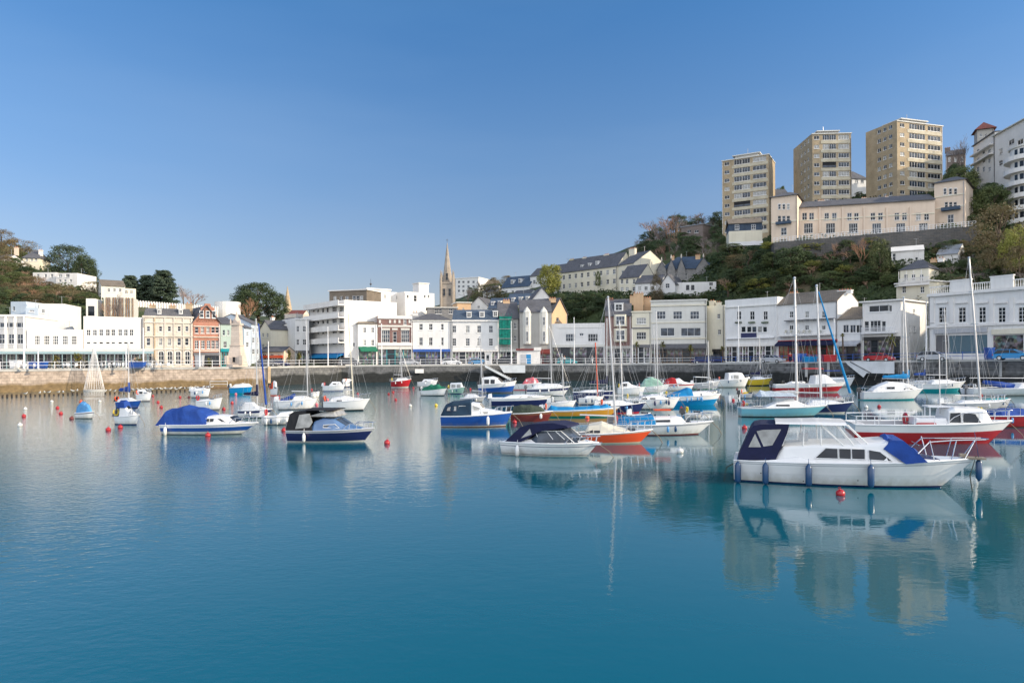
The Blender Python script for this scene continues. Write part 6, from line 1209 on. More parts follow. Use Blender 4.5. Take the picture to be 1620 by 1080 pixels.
def motor(label,pxs,pxb,py,yaw,hull,cabin,wins=(),ws=None,boot='g_navy',stripe=None,canopy=None,cc='c_blue',fs=.7,fb=.95,B=None,rail=True,cock=None,cmat=W,name='motor_boat',cat='motor boat',cwf=.85,cnoise=.02,tw=.85,fen=(),fenc='g_white',bands=None,ob=False,glass='glass_dark',wf=.78,rake=.13,cz=None):
    b=Boat(name,label,cat,pxs,pxb,py,yaw,B=B,fs=fs,fb=fb,tw=tw,rake=rake)
    b.hull(bands or simple_bands(hull,boot,stripe),cock=cock)
    if cabin: b.house(cabin,cmat,wf=wf,tp=.86,wins=wins,ws=ws,glass=glass,wmat='frame')
    if canopy: b.house(canopy,cc,wf=cwf,tp=.82,name='canopy' if cz is None else 'bimini',camber=.1,noise=cnoise,z0=cz)
    if rail: b.rails(.66,.98,.4,stern=False)
    if fen: b.fend(fen,fenc,h=.45,r=.09)
    if ob: b.outboard()
    b.clutter(int(pxs)+3); return b
# ---- left group ----
motor('small white dinghy with a pale blue cabin cover, nearest the left edge',116,150,662,-48,W,[(.42,.6),(.5,1.15),(.66,1.1),(.8,.72)],canopy=[(.04,.6),(.08,1.0),(.3,1.28),(.5,1.2),(.52,.6)],cc='c_sky',cmat='c_sky',fs=.55,fb=.75,boot='g_black',rail=False,bands=[(.1,'g_black'),(.8,W),(.9,'g_navy'),(1,W)])
motor('white cruiser seen bow-on with blue canvas over its windscreen, left',178,222,672,-52,W,[(.2,.7),(.24,1.3),(.45,1.35),(.6,1.05),(.78,.85)],canopy=[(.1,1.25),(.14,1.62),(.42,1.66),(.5,1.3)],cz=1.2,cc='c_blue',fs=.7,fb=1.0,boot='g_navy',ws=[2])
sail('small blue-hulled sailing boat with a white cabin behind the bow-on cruiser',183,220,646,-20,'g_blue',[(188,638),(190,631),(208,630),(214,637)],(204,632),(203,543),cover='blue',fs=.6,fb=.8,rail=False)
motor('white pilot-house dinghy right of the blue-hulled sailing boat',214,240,635,-35,W,[(216,626),(218,617),(230,616.5),(234,620),(236,626)],wins=[[(220,623),(226,623),(226,619),(220,619)]],ws=[2],fs=.7,fb=1.0,boot='g_dgrey')
motor('white cuddy boat at the left end of the pair near the stake row',301,333,629,-30,W,[(306,620),(310,614),(322,613),(328,619)],canopy=[(302,620),(304,615),(311,614)],cc='c_white',ws=[1],fs=.8,fb=1.1,boot='g_dgrey')
motor('white cabin cruiser with a dark windscreen behind the blue tarpaulin boat',308,352,649,-30,W,[(312,640),(318,633),(332,631),(340,637),(348,641)],wins=[[(318,638),(324,638),(324,634),(318,634)]],ws=[2],fs=.8,fb=1.1,boot='g_dgrey')
motor('teal-hulled open boat with a white foam-like cover near the left wall',363,398,623,0,'g_cyan',None,canopy=[(366,613),(372,609),(384,607),(394,608),(398,613)],cc='c_white',fs=.85,fb=1.0,boot='g_teal',rail=False)
motor('small boat with an orange top beside the left harbour wall corner',427,441,626,-60,W,[(.4,.9),(.45,1.9),(.7,1.8),(.78,1.1)],canopy=[(.1,.9),(.15,1.7),(.42,1.8),(.45,1.0)],cc='c_orange',fs=.8,fb=1.1,boot='g_orange',rail=False)
sail('white and navy sailing boat with a tall mast and a leaning blue rolled sail',376,428,661,-8,W,[(384,648),(388,638),(402,637),(408,643),(420,646)],(407,641),(405,505),cover='navy',bands=[(.1,'g_black'),(.62,W),(.9,'g_navy'),(1,W)],fs=.75,fb=.95)
m=MB(); a=P(421,640,52); c=P(409,512,53); m.tube([tuple(a),tuple((a+c)/2),tuple(c)],.09,6,.05); tag(m.build('rolled_sail','c_blue'),'blue rolled sail leaning up over the navy and white sailing boat','sail')
motor('white motor boat with white fenders just left of the navy cruiser',417,476,672,2,W,[(438,660),(444,653),(462,651),(470,658),(474,660)],wins=[[(458,659),(470,659),(468,655),(458,654)]],fs=.72,fb=.9,boot='g_dgrey',rail=False,fen=[422,439,454])
sail('sailing boat with a blue cockpit cover behind the white motor boat',439,500,648,8,W,[(462,634),(466,628),(482,627),(494,634)],(487,632),(484,505),fs=.75,fb=1.0,boot='g_dgrey')
Boat_last=None
motor('small white dinghy tied behind the blue-covered sailing boat',492,507,629,40,W,None,fs=.6,fb=.9,boot='g_grey',rail=False,cock=(.1,.85))
b=motor('blue canvas covered cockpit dinghy beside the blue-covered sailing boat',439,470,644,0,W,None,canopy=[(441,635),(450,631),(462,625),(467,624),(469,634)],cc='c_blue',fs=.6,fb=.7,rail=False)
motor('small white day boat with a low cuddy near the middle wall',512,545,619,-5,W,[(522,609),(526,604),(538,604),(542,609)],wins=[[(527,608),(532,608),(532,606),(527,606)]],fs=.75,fb=.95,boot='g_blue')
motor('tiny white box-like boat against the middle wall',543,556,612,50,W,None,canopy=[(544,604),(547,600),(553,600),(556,605)],cc='c_white',fs=.9,fb=1.1,rail=False)
sail('white sailing boat with a red bow flash and a leaning timber-coloured mast',511,583,650,-4,W,[(522,638),(526,630),(544,627),(562,630),(574,636)],(559,630),(551,498),boot='g_black',wins=[[(533,637),(541,637),(541,633),(533,633)],[(551,637),(558,637),(558,634),(551,634)]],fs=.78,fb=1.05,mat='c_cream')
sail('red-hulled sailing boat alone beneath the middle harbour wall',618,649,613,0,'g_red',[(626,603),(629,599),(642,598),(646,603)],(636,600),(633,549),fs=1.0,fb=1.35,boot='g_white',B=3)
motor('small white cabin boat with a green awning left of the green tarpaulin boat',661,692,612,-10,W,[(668,605),(671,600),(682,600),(688,605)],wins=[[(672,604),(676,604),(676,602),(672,602)]],fs=.8,fb=1.1,boot='g_grey')
motor('boat fully covered by a bulging green tarpaulin, its white bow to the right',667,706,626,-20,W,None,canopy=[(667,620),(671,614),(682,609),(694,608),(703,613),(706,619)],cc='c_green',fs=.6,fb=.9,boot='g_black',cwf=1.0,cnoise=.06,rail=False)
motor('pale green launch with a glazed white wheelhouse right of the green tarpaulin boat',708,737,623,-30,'g_lgreen',[(713,615),(714,606),(730,605.5),(733,615)],wins=[[(715,613),(721,613),(721,608),(715,608)],[(723,613),(729,613),(729,608),(723,608)]],ws=[2],fs=.6,fb=.95,rail=False,glass='glass_curt')
motor('navy-hulled white cruiser with a flybridge cabin in the centre',758,817,622,-8,'g_blue',[(764,608),(765,597),(780,595.5),(788,598),(796,605),(810,610)],wins=[[(766,607),(774,607),(774,600),(766,600)],[(776,607),(783,607),(783,600),(776,600)]],ws=[3],fs=1.1,fb=1.6,B=3,boot='g_dgrey',bands=[(.1,'g_dgrey'),(.62,'g_blue'),(1,W)],fen=[801])
motor('red-topped white cruiser close under the steps of the middle wall',813,857,617,-8,W,[(828,608),(833,600),(846,599),(852,606),(855,609)],wins=[[(836,606),(844,606),(844,603),(836,603)]],fs=.8,fb=1.1,boot='g_pink',canopy=[(827,607),(832,600),(843,597.5),(850,601),(852,606)],cc='c_pink')
sail('white sailing yacht with a navy stripe and tall white mast right of centre',834,903,626,-4,W,[(842,613),(846,609),(862,607),(884,608),(892,612)],(873,608),(869,515),boot='g_white',bands=[(.08,'g_dgrey'),(.6,W),(.86,'g_navy'),(1,W)],fs=.85,fb=1.15,fen=[854,868])
sail('grey sailing boat with a tall tilted white mast behind the royal blue launch',728,768,636,170-180,'g_grey',[(735,628),(740,624),(752,624),(758,629)],(764,632),(759,533),fs=.4,fb=.6,boot='g_dgrey')
motor('white-topped cruiser with a navy hull behind the covered maroon boat',778,872,643,-3,'g_navy',[(796,631),(808,625),(826,624),(848,625),(862,631)],wins=[[(818,631),(845,631),(840,626),(824,626)]],fs=.75,fb=.95,boot='g_dgrey',bands=[(.1,'g_dgrey'),(.7,'g_navy'),(1,W)],glass='glass_curt')
motor('maroon open boat with a dark green tarpaulin, centre',808,875,667,-3,'g_maroon',None,canopy=[(810,655),(812,645),(824,642),(840,641),(856,646),(862,658)],cc='c_dgreen' if 'c_dgreen' in M else nm('c_dgreen',(.05,.07,.05),.9,var=.2,scale=2,bump=.5).name,fs=.75,fb=1.0,boot='g_red',cwf=.95,cnoise=.05,rail=False,name='open_boat',tw=.6,bands=[(.75,'g_maroon'),(1,'g_brown')])
motor('ochre yellow open boat with a bright blue cover, right of the maroon boat',861,982,660,2,'g_ochre',None,canopy=[(866,649),(872,643),(900,645),(940,643),(958,641),(966,647)],cc='c_cyan',fs=.65,fb=.95,boot='g_green',cwf=.9,cnoise=.04,rail=False,name='open_boat',tw=.4,bands=[(.2,'g_green'),(.85,'g_ochre'),(1,W)],B=1.9)
sail('navy sailing yacht with a white deck behind the ochre boat',907,973,632,-3,'g_navy',[(918,623),(924,618),(945,617),(960,622)],(960,618),(960,504),cover='navy',fs=.8,fb=.95)
sail('navy-hulled sailing boat with a white cabin and thin leaning orange mast',949,1024,654,6,'g_navy',[(950,644),(952,635),(978,634),(1000,640)],(985,640),(980,508),fs=.8,fb=1.2,boot='g_red',wins=[[(956,642),(966,642),(966,639),(956,639)]])
sail('orange-red sailing boat with a cream deck in the centre foreground',896,1036,702,-8,'g_orange',[(926,686),(932,672),(952,668),(972,675),(996,681)],(975,680),(962,470),boot='g_cream',wins=[[(927,684),(938,684),(938,680),(927,680)],[(940,684),(949,684),(949,681),(940,681)]],fs=.62,fb=.98,cm='g_cream',cover=None,bands=[(.12,'g_cream'),(.88,'g_orange'),(1,'g_cream')],spr=2,tw=.45)
b=sail('long white workboat with a blue cockpit cover behind the orange-red boat',973,1134,689,-2,W,[(1026,668),(1032,660),(1066,659),(1078,661),(1083,668)],(966,650) if False else None,None,boot='g_maroon',wins=[[(1036,667),(1060,667),(1060,664),(1036,664)]],fs=.78,fb=1.05,tw=.5,bands=[(.1,'g_maroon'),(.84,W),(.88,'g_navy'),(1,W)])
b.house([(975,666),(985,659),(1010,658),(1030,655),(1034,664)],'c_cyan',wf=.85,tp=.8,name='cockpit_cover',noise=.03)
MB().box(b.lx(1034,658)[0],b.lx(1060,658)[0],-.3,.3,1.42,1.5).build('hatch','g_orange',b.root)
motor('white motor cruiser moored in front of the blue-bottomed boat',991,1078,648,-4,W,[(1010,634),(1014,627),(1040,625),(1052,628),(1060,634)],wins=[[(1015,632),(1024,632),(1024,629),(1015,629)],[(1028,632),(1037,632),(1037,629),(1028,629)]],ws=[3],fs=.85,fb=1.0,boot='g_dgrey',fen=[1036,1058],fenc='g_navy')
motor('white cabin boat with a bright blue lower hull and blue stern cover',1052,1144,641,0,'g_cyan',[(1088,627),(1090,620),(1104,619),(1122,619),(1128,626)],wins=[[(1092,626),(1110,626),(1110,621),(1092,621)]],ws=[3],bands=[(.55,'g_cyan'),(1,W)],canopy=[(1052,630),(1066,622),(1086,614),(1092,615),(1094,627)],cc='c_cyan',fs=.8,fb=1.05,fen=[1087,1110],fenc='g_sky')
motor('small cruiser under a pale green canopy among the middle boats',1010,1060,622,-6,W,[(1018,611),(1022,606),(1040,605),(1050,613)],wins=[[(1020,614),(1036,614),(1036,610),(1020,610)]],canopy=[(1014,609),(1020,600),(1030,597),(1042,601),(1048,608)],cc='c_lgreen',fs=.8,fb=1.1,boot='g_lgreen')
motor('white speedboat with a red canopy and red stripe near the wall',1048,1101,618,-3,W,[(1062,609),(1066,600),(1074,598),(1082,604),(1094,609)],ws=[2],wins=[[(1071,609),(1081,609),(1078,606),(1071,606)]],canopy=[(1049,608),(1054,601),(1062,598),(1068,599),(1070,607)],cc='c_red',fs=.9,fb=1.0,bands=[(.1,'g_grey'),(.75,W),(.9,'g_red'),(1,W)],rail=False)
motor('white wheelhouse cruiser left of the pale green canopy boat',978,1022,625,-6,W,[(980,612),(983,605),(994,604),(1000,609),(1014,618)],ws=[2],wins=[[(984,611),(992,611),(992,606),(984,606)]],fs=.85,fb=1.0,boot='g_grey')
b=motor('white workboat with an open tubular frame over its stern near the wall',1098,1140,616,-4,'g_grey',[(1118,608),(1121,602),(1130,603),(1134,608)],fs=.85,fb=1.2,boot='g_green'); m=MB()
x0,z0=b.lx(1099,596); x1,z1=b.lx(1122,597)
for g in (1,-1): m.tube([(x0,g*.9,.8),(x0,g*.9,z0),(x1,g*.9,z1),(x1,g*.9,.9)],.05,4)
m.tube([(x0,.9,z0),(x0,-.9,z0)],.05,4); m.tube([(x1,.9,z1),(x1,-.9,z1)],.05,4); m.build('gantry_frame','white_metal',b.root)
motor('white fishing cruiser with a square glazed wheelhouse under the right wall',1137,1189,613,-2,W,[(1149,602),(1150,590),(1166,589),(1172,590),(1177,600),(1186,604)],wins=[[(1152,599),(1158,599),(1158,593),(1152,593)],[(1160,599),(1168,599),(1168,593),(1160,593)]],ws=[3],fs=1.1,fb=1.5,boot='g_grey',glass='glass_curt',B=3)
sail('bright yellow sailing boat with a navy sail cover under the right wall',1186,1225,610,4,'g_yellow',[(1190,602),(1193,596),(1203,596),(1210,600)],(1203,600),(1201,530),cover='navy',boot='g_black',fs=1.0,fb=1.3,B=2.6)
b=motor('long low white and red boat with a red-roofed pilot house, right of centre',1227,1345,621,-2,'g_red',[(1284,606),(1286,594),(1302,592),(1310,597),(1320,607)],ws=[3],wins=[[(1288,604),(1298,604),(1298,597),(1288,597)]],bands=[(.1,'g_grey'),(.62,'g_red'),(1,W)],fs=1.0,fb=1.3,canopy=[(1271,592),(1274,590),(1296,591),(1300,594)],cc='c_red',cz=3.0,cwf=.6,B=2.8,cnoise=0)
motor('white twin-windowed cabin cruiser with a blue boom tent under the right ramp',1296,1356,612,-2,W,[(1306,602),(1310,597),(1330,597),(1344,603)],wins=[[(1315,604),(1324,604),(1324,601),(1315,601)],[(1327,604),(1336,604),(1336,601),(1327,601)]],fs=1.1,fb=1.4,boot='g_grey',canopy=[(1305,594),(1312,590),(1326,588),(1328,592)],cc='c_blue',cz=2.4,cwf=.5)
sail('navy-hulled yacht with a furled blue jib on its leaning forestay',1258,1356,654,-10,'g_navy',[(1276,640),(1284,634),(1312,634),(1330,640)],(1299,636),(1292,452),boot='g_white',fs=.85,fb=1.25,furl='cyan',r=.1,spr=2)
b=sail('turquoise-hulled yacht with a pale canvas cockpit tent and a very tall mast',1176,1316,660,-3,'g_aqua',[(1208,644),(1226,636),(1254,633),(1276,642),(1292,646)],(1261,640),(1257,440),boot='g_black',cover='grey',wins=[[(1228,642),(1249,642),(1249,640),(1228,640)]],bands=[(.1,'g_black'),(.9,'g_aqua'),(1,W)],fs=.9,fb=1.15,r=.1,spr=2,tw=.5)
b.house([(1196,630),(1202,618),(1252,621),(1258,629)],'c_tent',wf=.5,tp=.35,name='boom_tent',z0=1.55,noise=.03)
sail('white yacht with teal boot stripe and two tall masts, right',1368,1468,633,0,W,[(1376,618),(1384,611),(1402,604),(1430,606),(1448,613)],(1437,610),(1430,471),cover='cyan',boot='g_teal',wins=[[(1403,615),(1415,615),(1415,612),(1403,612)],[(1429,616),(1446,616),(1440,614),(1431,614)]],fs=.85,fb=1.15,furl=None,r=.09,tw=.7)
sail('blue-covered sailing boat with a slim mast behind the teal-striped yacht',1396,1450,622,0,W,[(1400,612),(1404,608),(1424,607),(1440,611)],(1429,608),(1429,470),cover='cyan',fs=.85,fb=1.1,boot='g_navy',r=.07)
sail('white yacht with two slim masts in front of the grand white building',1454,1534,619,-3,W,[(1470,605),(1474,601),(1500,601),(1514,604)],(1498,602),(1494,487),cover=None,boot='g_teal',bands=[(.35,'g_teal'),(1,W)],fs=.9,fb=1.3,r=.08,tw=.5)
sail('pale sailing boat with a blue sail cover left of the two-masted white yacht',1440,1482,613,0,W,[(1446,606),(1449,602),(1462,602),(1470,606)],(1463,602),(1466,476),cover='blue',fs=.8,fb=1.1,r=.07)
sail('red-hulled yacht with a blue deck cover and the tallest mast, at the right edge',1552,1700,676,0,'g_red',None,None,None,boot='g_maroon',fs=.95,fb=1.1,tw=.5).house([(1562,655),(1572,648),(1610,646),(1650,650),(1670,656)],'c_blue',wf=.85,tp=.8,name='deck_cover',noise=.04)
sail('dark-hulled sailing boat with the very tall leaning mast at the right',1500,1600,650,0,'g_grey',[(1512,640),(1520,634),(1550,634),(1575,640)],(1552,640),(1533,408),boot='g_teal',fs=.6,fb=.8,r=.09,spr=2,furl=None)
b=sail('sailing boat with a long blue sail cover cut off by the right edge',1545,1720,626,0,W,[(1600,614),(1606,606),(1640,606),(1660,612)],(1640,608),(1650,400),fs=.8,fb=1.1,boot='g_grey',bf=.62,r=.09)
x0,z0=b.lx(1556,604); x1,z1=b.lx(1645,621); MB().tube([(x0,0,z0),(x0+(x1-x0)*.3,0,z0+(z1-z0)*.25),(x0+(x1-x0)*.7,0,z0+(z1-z0)*.68),(x1,0,z1)],.22,9,.62).build('sail_cover','c_blue',b.root,True)
motor('low teal and grey open boat behind the red fishing boat wheelhouse',1550,1604,646,0,'g_grey',None,canopy=[(1556,637),(1566,634),(1580,633),(1594,637)],cc='c_teal',fs=.7,fb=.8,rail=False,tw=.7)
sail('white sailing boat with an orange-wrapped mast behind the ochre boat',916,956,640,0,W,[(924,632),(928,627),(942,627),(948,632)],(946,636),(942,543),fs=.6,fb=.8,mat='c_orange',r=.06)
sail('grey sailing boat with a slim mast behind the pale green canopy boat',1018,1062,634,0,'g_grey',[(1026,628),(1030,624),(1046,624),(1052,628)],(1041,626),(1038,492),fs=.5,fb=.7,r=.05)
sail('white sailing boat with a short mast hidden behind the red canopy speedboat',1022,1054,612,0,W,[(1028,606),(1031,603),(1042,603),(1046,606)],(1037,604),(1034,514),fs=.6,fb=.8,r=.07)
motor('small white inflatable tender floating behind the turquoise yacht tent',1243,1276,613,-10,W,None,canopy=[(1246,608),(1252,604),(1268,604),(1273,608)],cc='c_white',fs=.6,fb=.8,rail=False,cat='dinghy',name='dinghy')
motor('lime-yellow covered dinghy just left of the turquoise yacht',1172,1192,630,-20,'g_grey',None,canopy=[(1174,625),(1178,621),(1186,621),(1190,625)],cc='c_yellow',fs=.45,fb=.6,rail=False,cat='dinghy',name='dinghy')
motor('small grey tender with outboard between the long white workboat and blue-bottomed boat',1084,1112,662,0,'g_grey',None,fs=.45,fb=.6,rail=False,cock=(.1,.85),ob=True,cat='dinghy',name='dinghy')
motor('cream open dinghy tied at the bow of the navy-hulled sailing boat',1000,1030,664,5,'g_cream',None,fs=.45,fb=.65,rail=False,cock=(.1,.85),cat='dinghy',name='dinghy')
sail('slim white sailing boat with a bare mast left of the ochre boat',872,912,646,0,W,[(880,640),(884,636),(898,636),(904,640)],(892,638),(889,560),fs=.5,fb=.7,r=.05)
sail('small white sailing boat with a thin mast under the right end of the middle wall',1108,1136,628,0,W,[(1114,622),(1117,619),(1127,619),(1131,622)],(1122,620),(1120,540),fs=.5,fb=.7,r=.06)
# ---------- buoys ----------
def buoy_me(col):
    m=MB(); m.ball((0,0,.1),.24,12,8,.95).tube([(0,0,.3),(0,0,.36)],.05,6); h=[(.07*sin(2*pi*k/8),0,.39+.06*cos(2*pi*k/8)) for k in range(9)]; m.tube(h,.015,4); return m.mesh('mooring_buoy',col,True)
BM={c:buoy_me('g_'+c) for c in ('red','white','orange','yellow','pink','maroon')}
def buoy(px,py,col,label,s=1):
    p=WP(px,py); o=link('mooring_buoy',BM[col],None,(p.x,p.y,0)); s*=.68; o.scale=(s,s,s); o.rotation_euler=(rnd.uniform(-.15,.15),rnd.uniform(-.15,.15),rnd.uniform(0,3)); tag(o,label,'buoy','mooring buoys in the harbour')
o=buoy(1330,783,'red','bright red mooring buoy with a ring handle touching the foreground white cruiser',.9)
for a in [(38,659,'red','lower red buoy nearest the left edge of the water'),(40,648,'white','pinkish-white buoy just above the red one at the left edge'),(91,646,'red','small red buoy between the left edge and the pale blue covered dinghy'),(96,655,'red','red buoy just below and right of the small one left of the pale blue dinghy'),
 (32,674,'white','white buoy with a dark side, lowest on the left water'),(82,636,'white','tiny white buoy near the stake row at the left'),(158,636,'white','tiny white buoy right of the wire tree'),(113,663,'maroon','dark red buoy at the stern of the pale blue covered dinghy'),(171,681,'red','red buoy left under the bow-on white cruiser'),(190,677,'red','red buoy right under the bow-on white cruiser'),
 (128,636,'orange','orange-red buoy just behind the pale blue covered dinghy'),(242,627,'red','pale red buoy right of the white pilot-house dinghy'),(250,637,'red','red buoy further down right of the white pilot-house dinghy'),(255,645,'red','red buoy nearest the blue tarpaulin of the striped cruiser'),(285,629,'red','lone small red buoy between two groups of boats on the left'),(299,629,'maroon','dark buoy at the stern of the white cuddy boat'),
 (329,690,'red','large red buoy in front of the blue tarpaulin cruiser'),(354,648,'red','red buoy at the bow of the dark-windscreen cabin cruiser'),(367,638,'red','red buoy right of the dark-windscreen cruiser in open water'),(373,624,'pink','pink buoy in front of the teal-hulled boat'),(393,657,'red','large red buoy at the bow of the navy and white sailing boat'),(449,682,'red','red buoy left of the navy cruiser stern'),
 (501,641,'pink','pink buoy between the blue-covered boat and the red-flash sailing boat'),(517,612,'red','red buoy on the stern of the low cuddy day boat'),(518,633,'pink','tall pink buoy behind the red-flash sailing boat'),(493,617,'red','dull red buoy above the tied white dinghy'),(612,702,'red','lone red buoy right of the navy cruiser'),(626,633,'red','lowest of the red buoys under the red-hulled boat'),(622,621,'red','red buoy just below the red-hulled boat'),(615,624,'red','leftmost red buoy under the red-hulled boat'),
 (566,624,'red','red buoy behind the mast of the red-flash sailing boat'),(654,614,'red','pair-like red buoy just right of the red-hulled boat'),(649,643,'white','white buoy alone in the middle water'),(690,642,'yellow','yellow buoy below the green tarpaulin boat'),(744,616,'red','small red buoy between wheelhouse launch and navy-hulled flybridge cruiser'),(814,669,'red','red buoy at the bow of the royal blue launch'),(802,630,'red','red buoy behind the white-topped navy cruiser'),
 (1078,647,'red','red buoy at the stern of the blue-bottomed cabin boat'),(929,662,'orange','orange buoy hanging by the ochre yellow boat'),(1076,716,'white','small white float in open water under the long white workboat'),(1166,616,'maroon','dull red buoy below the square wheelhouse cruiser'),(1160,634,'red','red buoy left of the turquoise yacht'),(1178,678,'red','red and white buoy at the canopy corner of the foreground cruiser'),
 (1373,622,'red','red buoy at the stern of the teal-striped yacht'),(1370,645,'white','large cream buoy left of the red fishing boat'),(1391,644,'red','red buoy right of the large cream buoy'),(1110,640,'white','white float beside the blue-bottomed cabin boat')]: buoy(*a)
# ---------- cars ----------
def car_proto(kind,col):
    root=bpy.data.objects.new('parked_car',None); COL.objects.link(root)
    L=4.3 if kind!='mpv' else 4.6; w=.87
    h=1.45 if kind=='hatch' else (1.4 if kind=='saloon' else 1.7)
    low=[(-L/2,.45),(-L/2+.05,.85),(-L/2+.3,.95),(L*.22,.95),(L/2-.25,.8),(L/2,.6),(L/2,.3),(-L/2,.3)]
    rings=[]
    for x,z in ((-L/2,.62),(-L/2+.12,.9),(-L*.2,.97),(L*.18,.97),(L*.38,.86),(L/2-.08,.7),(L/2,.5)): 
        ww=w*(1 if abs(x)<L*.4 else .93); rings.append([(x,ww,.28),(x,ww,z-.12),(x,ww*.9,z),(x,-ww*.9,z),(x,-ww,z-.12),(x,-ww,.28)])
    MB().loft(rings).build('body',col,root,False)
    if kind=='saloon': cp_=[(-L*.36,.93),(-L*.24,h),(L*.06,h),(L*.24,.95)]
    elif kind=='hatch': cp_=[(-L*.47,.93),(-L*.37,h),(L*.06,h),(L*.25,.95)]
    else: cp_=[(-L*.48,.93),(-L*.43,h),(L*.12,h),(L*.32,.95)]
    MB().loft([[(x,w*.9,.9),(x,w*(.9 if z<1 else .76),z),(x,-w*(.9 if z<1 else .76),z),(x,-w*.9,.9)] for x,z in cp_]).build('cabin_glass','glass_dark',root)
    MB().loft([[(x,w*.74,z0),(x,w*.7,z0+.05),(x,-w*.7,z0+.05),(x,-w*.74,z0)] for x,z0 in ((cp_[1][0]-.1,h-.05),(cp_[1][0]+.1,h),(cp_[2][0]-.1,h),(cp_[2][0]+.08,h-.04))]).build('roof',col,root)
    for g in (1,-1):
        for (a,b_) in ((cp_[0],cp_[1]),(cp_[2],cp_[3])): MB().tube([(a[0],g*w*.86 if a[1]<1 else g*w*.75,a[1]),(b_[0],g*w*.86 if b_[1]<1 else g*w*.75,b_[1])],.05,4).build('pillar',col,root)
        MB().tube([(-.15*L/4,g*w*.9,.93),(-.15*L/4,g*w*.76,h)],.04,4).build('pillar',col,root)
    for x in (-L*.31,L*.31):
        for g in (1,-1):
            wr=MB(); wr.loft([[(x+.32*cos(2*pi*k/14),g*(w+.02-d),.32+.32*sin(2*pi*k/14)) for k in range(14)] for d in (0,.2)]); wo=wr.build('wheel','rubber',root)
            MB().loft([[(x+.19*cos(2*pi*k/10),g*(w+.035-d),.32+.19*sin(2*pi*k/10)) for k in range(10)] for d in (0,.03)]).build('rim','alu',wo)
    for g in (1,-1):
        MB().box(L/2-.12,L/2+.01,g*.6-.16,g*.6+.16,.56,.7).build('headlight','frame',root); MB().box(-L/2-.02,-L/2+.1,g*.62-.14,g*.62+.14,.66,.84).build('tail_light','g_red',root)
    return root
def car(kind,col,px,Y,label,flip=False,rz=None):
    r=car_proto(kind,'g_'+col); p=P(px,570,Y); a=R(rz) if rz is not None else 0; r.location=(p.x,p.y,gq(px)-.12); r.rotation_euler=(0,0,a+(pi if flip else 0)); tag(r,label,'car','cars parked along the harbour road')
car('hatch','white',715,148,'silver-white hatchback parked left of the blue car below the mansard terrace'); car('hatch','cyan',757,149,'blue hatchback parked below the mansard terrace'); car('mpv','black',797,148,'black people carrier parked left of the white kiosk',True)
car('hatch','teal',897,147,'dark teal car parked in front of the low wide shop'); car('saloon','navy',1111,142,'dark blue saloon parked left of the white pub'); car('mpv','navy',1133,146,'navy car partly hidden behind the dark blue saloon')
car('saloon','grey',1222,124,'silver convertible saloon parked in front of the pub',rz=-50); car('hatch','red',1276,121,'bright red hatchback in front of the red shopfront',rz=-50); car('saloon','red',1391,109,'red saloon parked in front of the modern white restaurant',rz=-50)
car('hatch','grey',1478,103,'beige-grey hatchback left of the blue shuttered shop',rz=-50); car('hatch','cyan',1602,93,'blue car parked at the right edge below the grand white building',rz=-50)
car('hatch','grey',648,148,'silver car in front of the teal shopfront'); car('mpv','dgrey',553,145,'dark car parked outside the white hotel'); car('saloon','navy',440,138,'dark blue car near the green palms left of the hotel'); car('hatch','dgrey',424,136,'grey hatchback left of the dark blue car by the palms')
# ---------- white poles / lamp posts along the quay ----------
def pole(px,pt,pb,Y,label):
    p=P(px,pb,Y); h=P(px,pt,Y).z-gq(px); r=empty('flagpole',label,'flagpole',(p.x,p.y,gq(px)),group='white poles along the quay'); MB().lathe([(.28,0),(.28,.12),(.1,.16)],10).build('base','concrete',r); MB().tube([(0,0,.1),(0,0,h*.5),(0,0,h)],.12,8,.07).build('pole','white_metal',r); MB().ball((0,0,h+.06),.11,8,5).build('finial','white_metal',r)
for a in [(60.5,549,588,101.5,'thick short white pole on the left quay in front of the small-paned windows'),(38,512,584,101,'thin pale pole at the far left of the quay'),(199.5,549,585,108,'white pole in front of the plain white seafront block'),(316,540,582,115,'white pole in front of the red gabled house'),(424.7,541,578,123.5,'white pole near the corner of the left harbour wall'),
 (519,518,578,136,'tall white pole in front of the white hotel'),(604,513,577,140.5,'tall white pole in front of the red and white brick building'),(697.5,511,577,142,'tall white pole in front of the white terrace over the blue shopfront'),(809,509,577,143,'tall white pole in front of the green scaffold netting'),(908.5,503,577,142,'tall white pole in front of the low wide shop'),
 (1000,521,576,142,'slim white pole in front of the slim white house'),(1168.5,485,567,129,'tall white pole in front of the white pub'),(1320,505,565,114,'white pole left of the brown-roofed shop'),(1466,478,560,105,'white pole left of the grand white building'),(227,520,583,110,'thin white pole before the ornate beige building')]: pole(*a)
# ---------- kiosk, ramps, boards ----------
p=P(837,576,146); k=empty('kiosk','small white kiosk with a red roof and blue door on the middle quay','kiosk',(p.x,p.y,3.4)); sc=146/F
MB().box(-2.6,2.4,-.0,2.4,0,2.9).build('wall','w_bright',k); MB().box(-2.8,1.0,-.3,2.6,2.95,3.35).build('roof','g_maroon',k); MB().box(1.02,2.6,-.2,2.5,2.92,3.6).build('gable_block','w_bright',k); MB().box(-.6,.4,-.06,-.005,.1,2.1).build('door','g_cyan',k); MB().box(-1.8,-.7,-.06,-.005,.1,2.1).build('notice_panel','g_grey',k)
p=P(773,576,144); k=empty('kiosk','narrow white ticket booth left of the black people carrier','kiosk',(p.x,p.y,3.4)); MB().box(-.7,.7,0,1.4,0,2.4).build('wall','w_bright',k); MB().box(-.85,.85,-.15,1.55,2.4,2.6).build('roof','w_bright',k); MB().box(-.45,.1,-.05,-.005,.9,2.0).build('window','glass_dark',k)
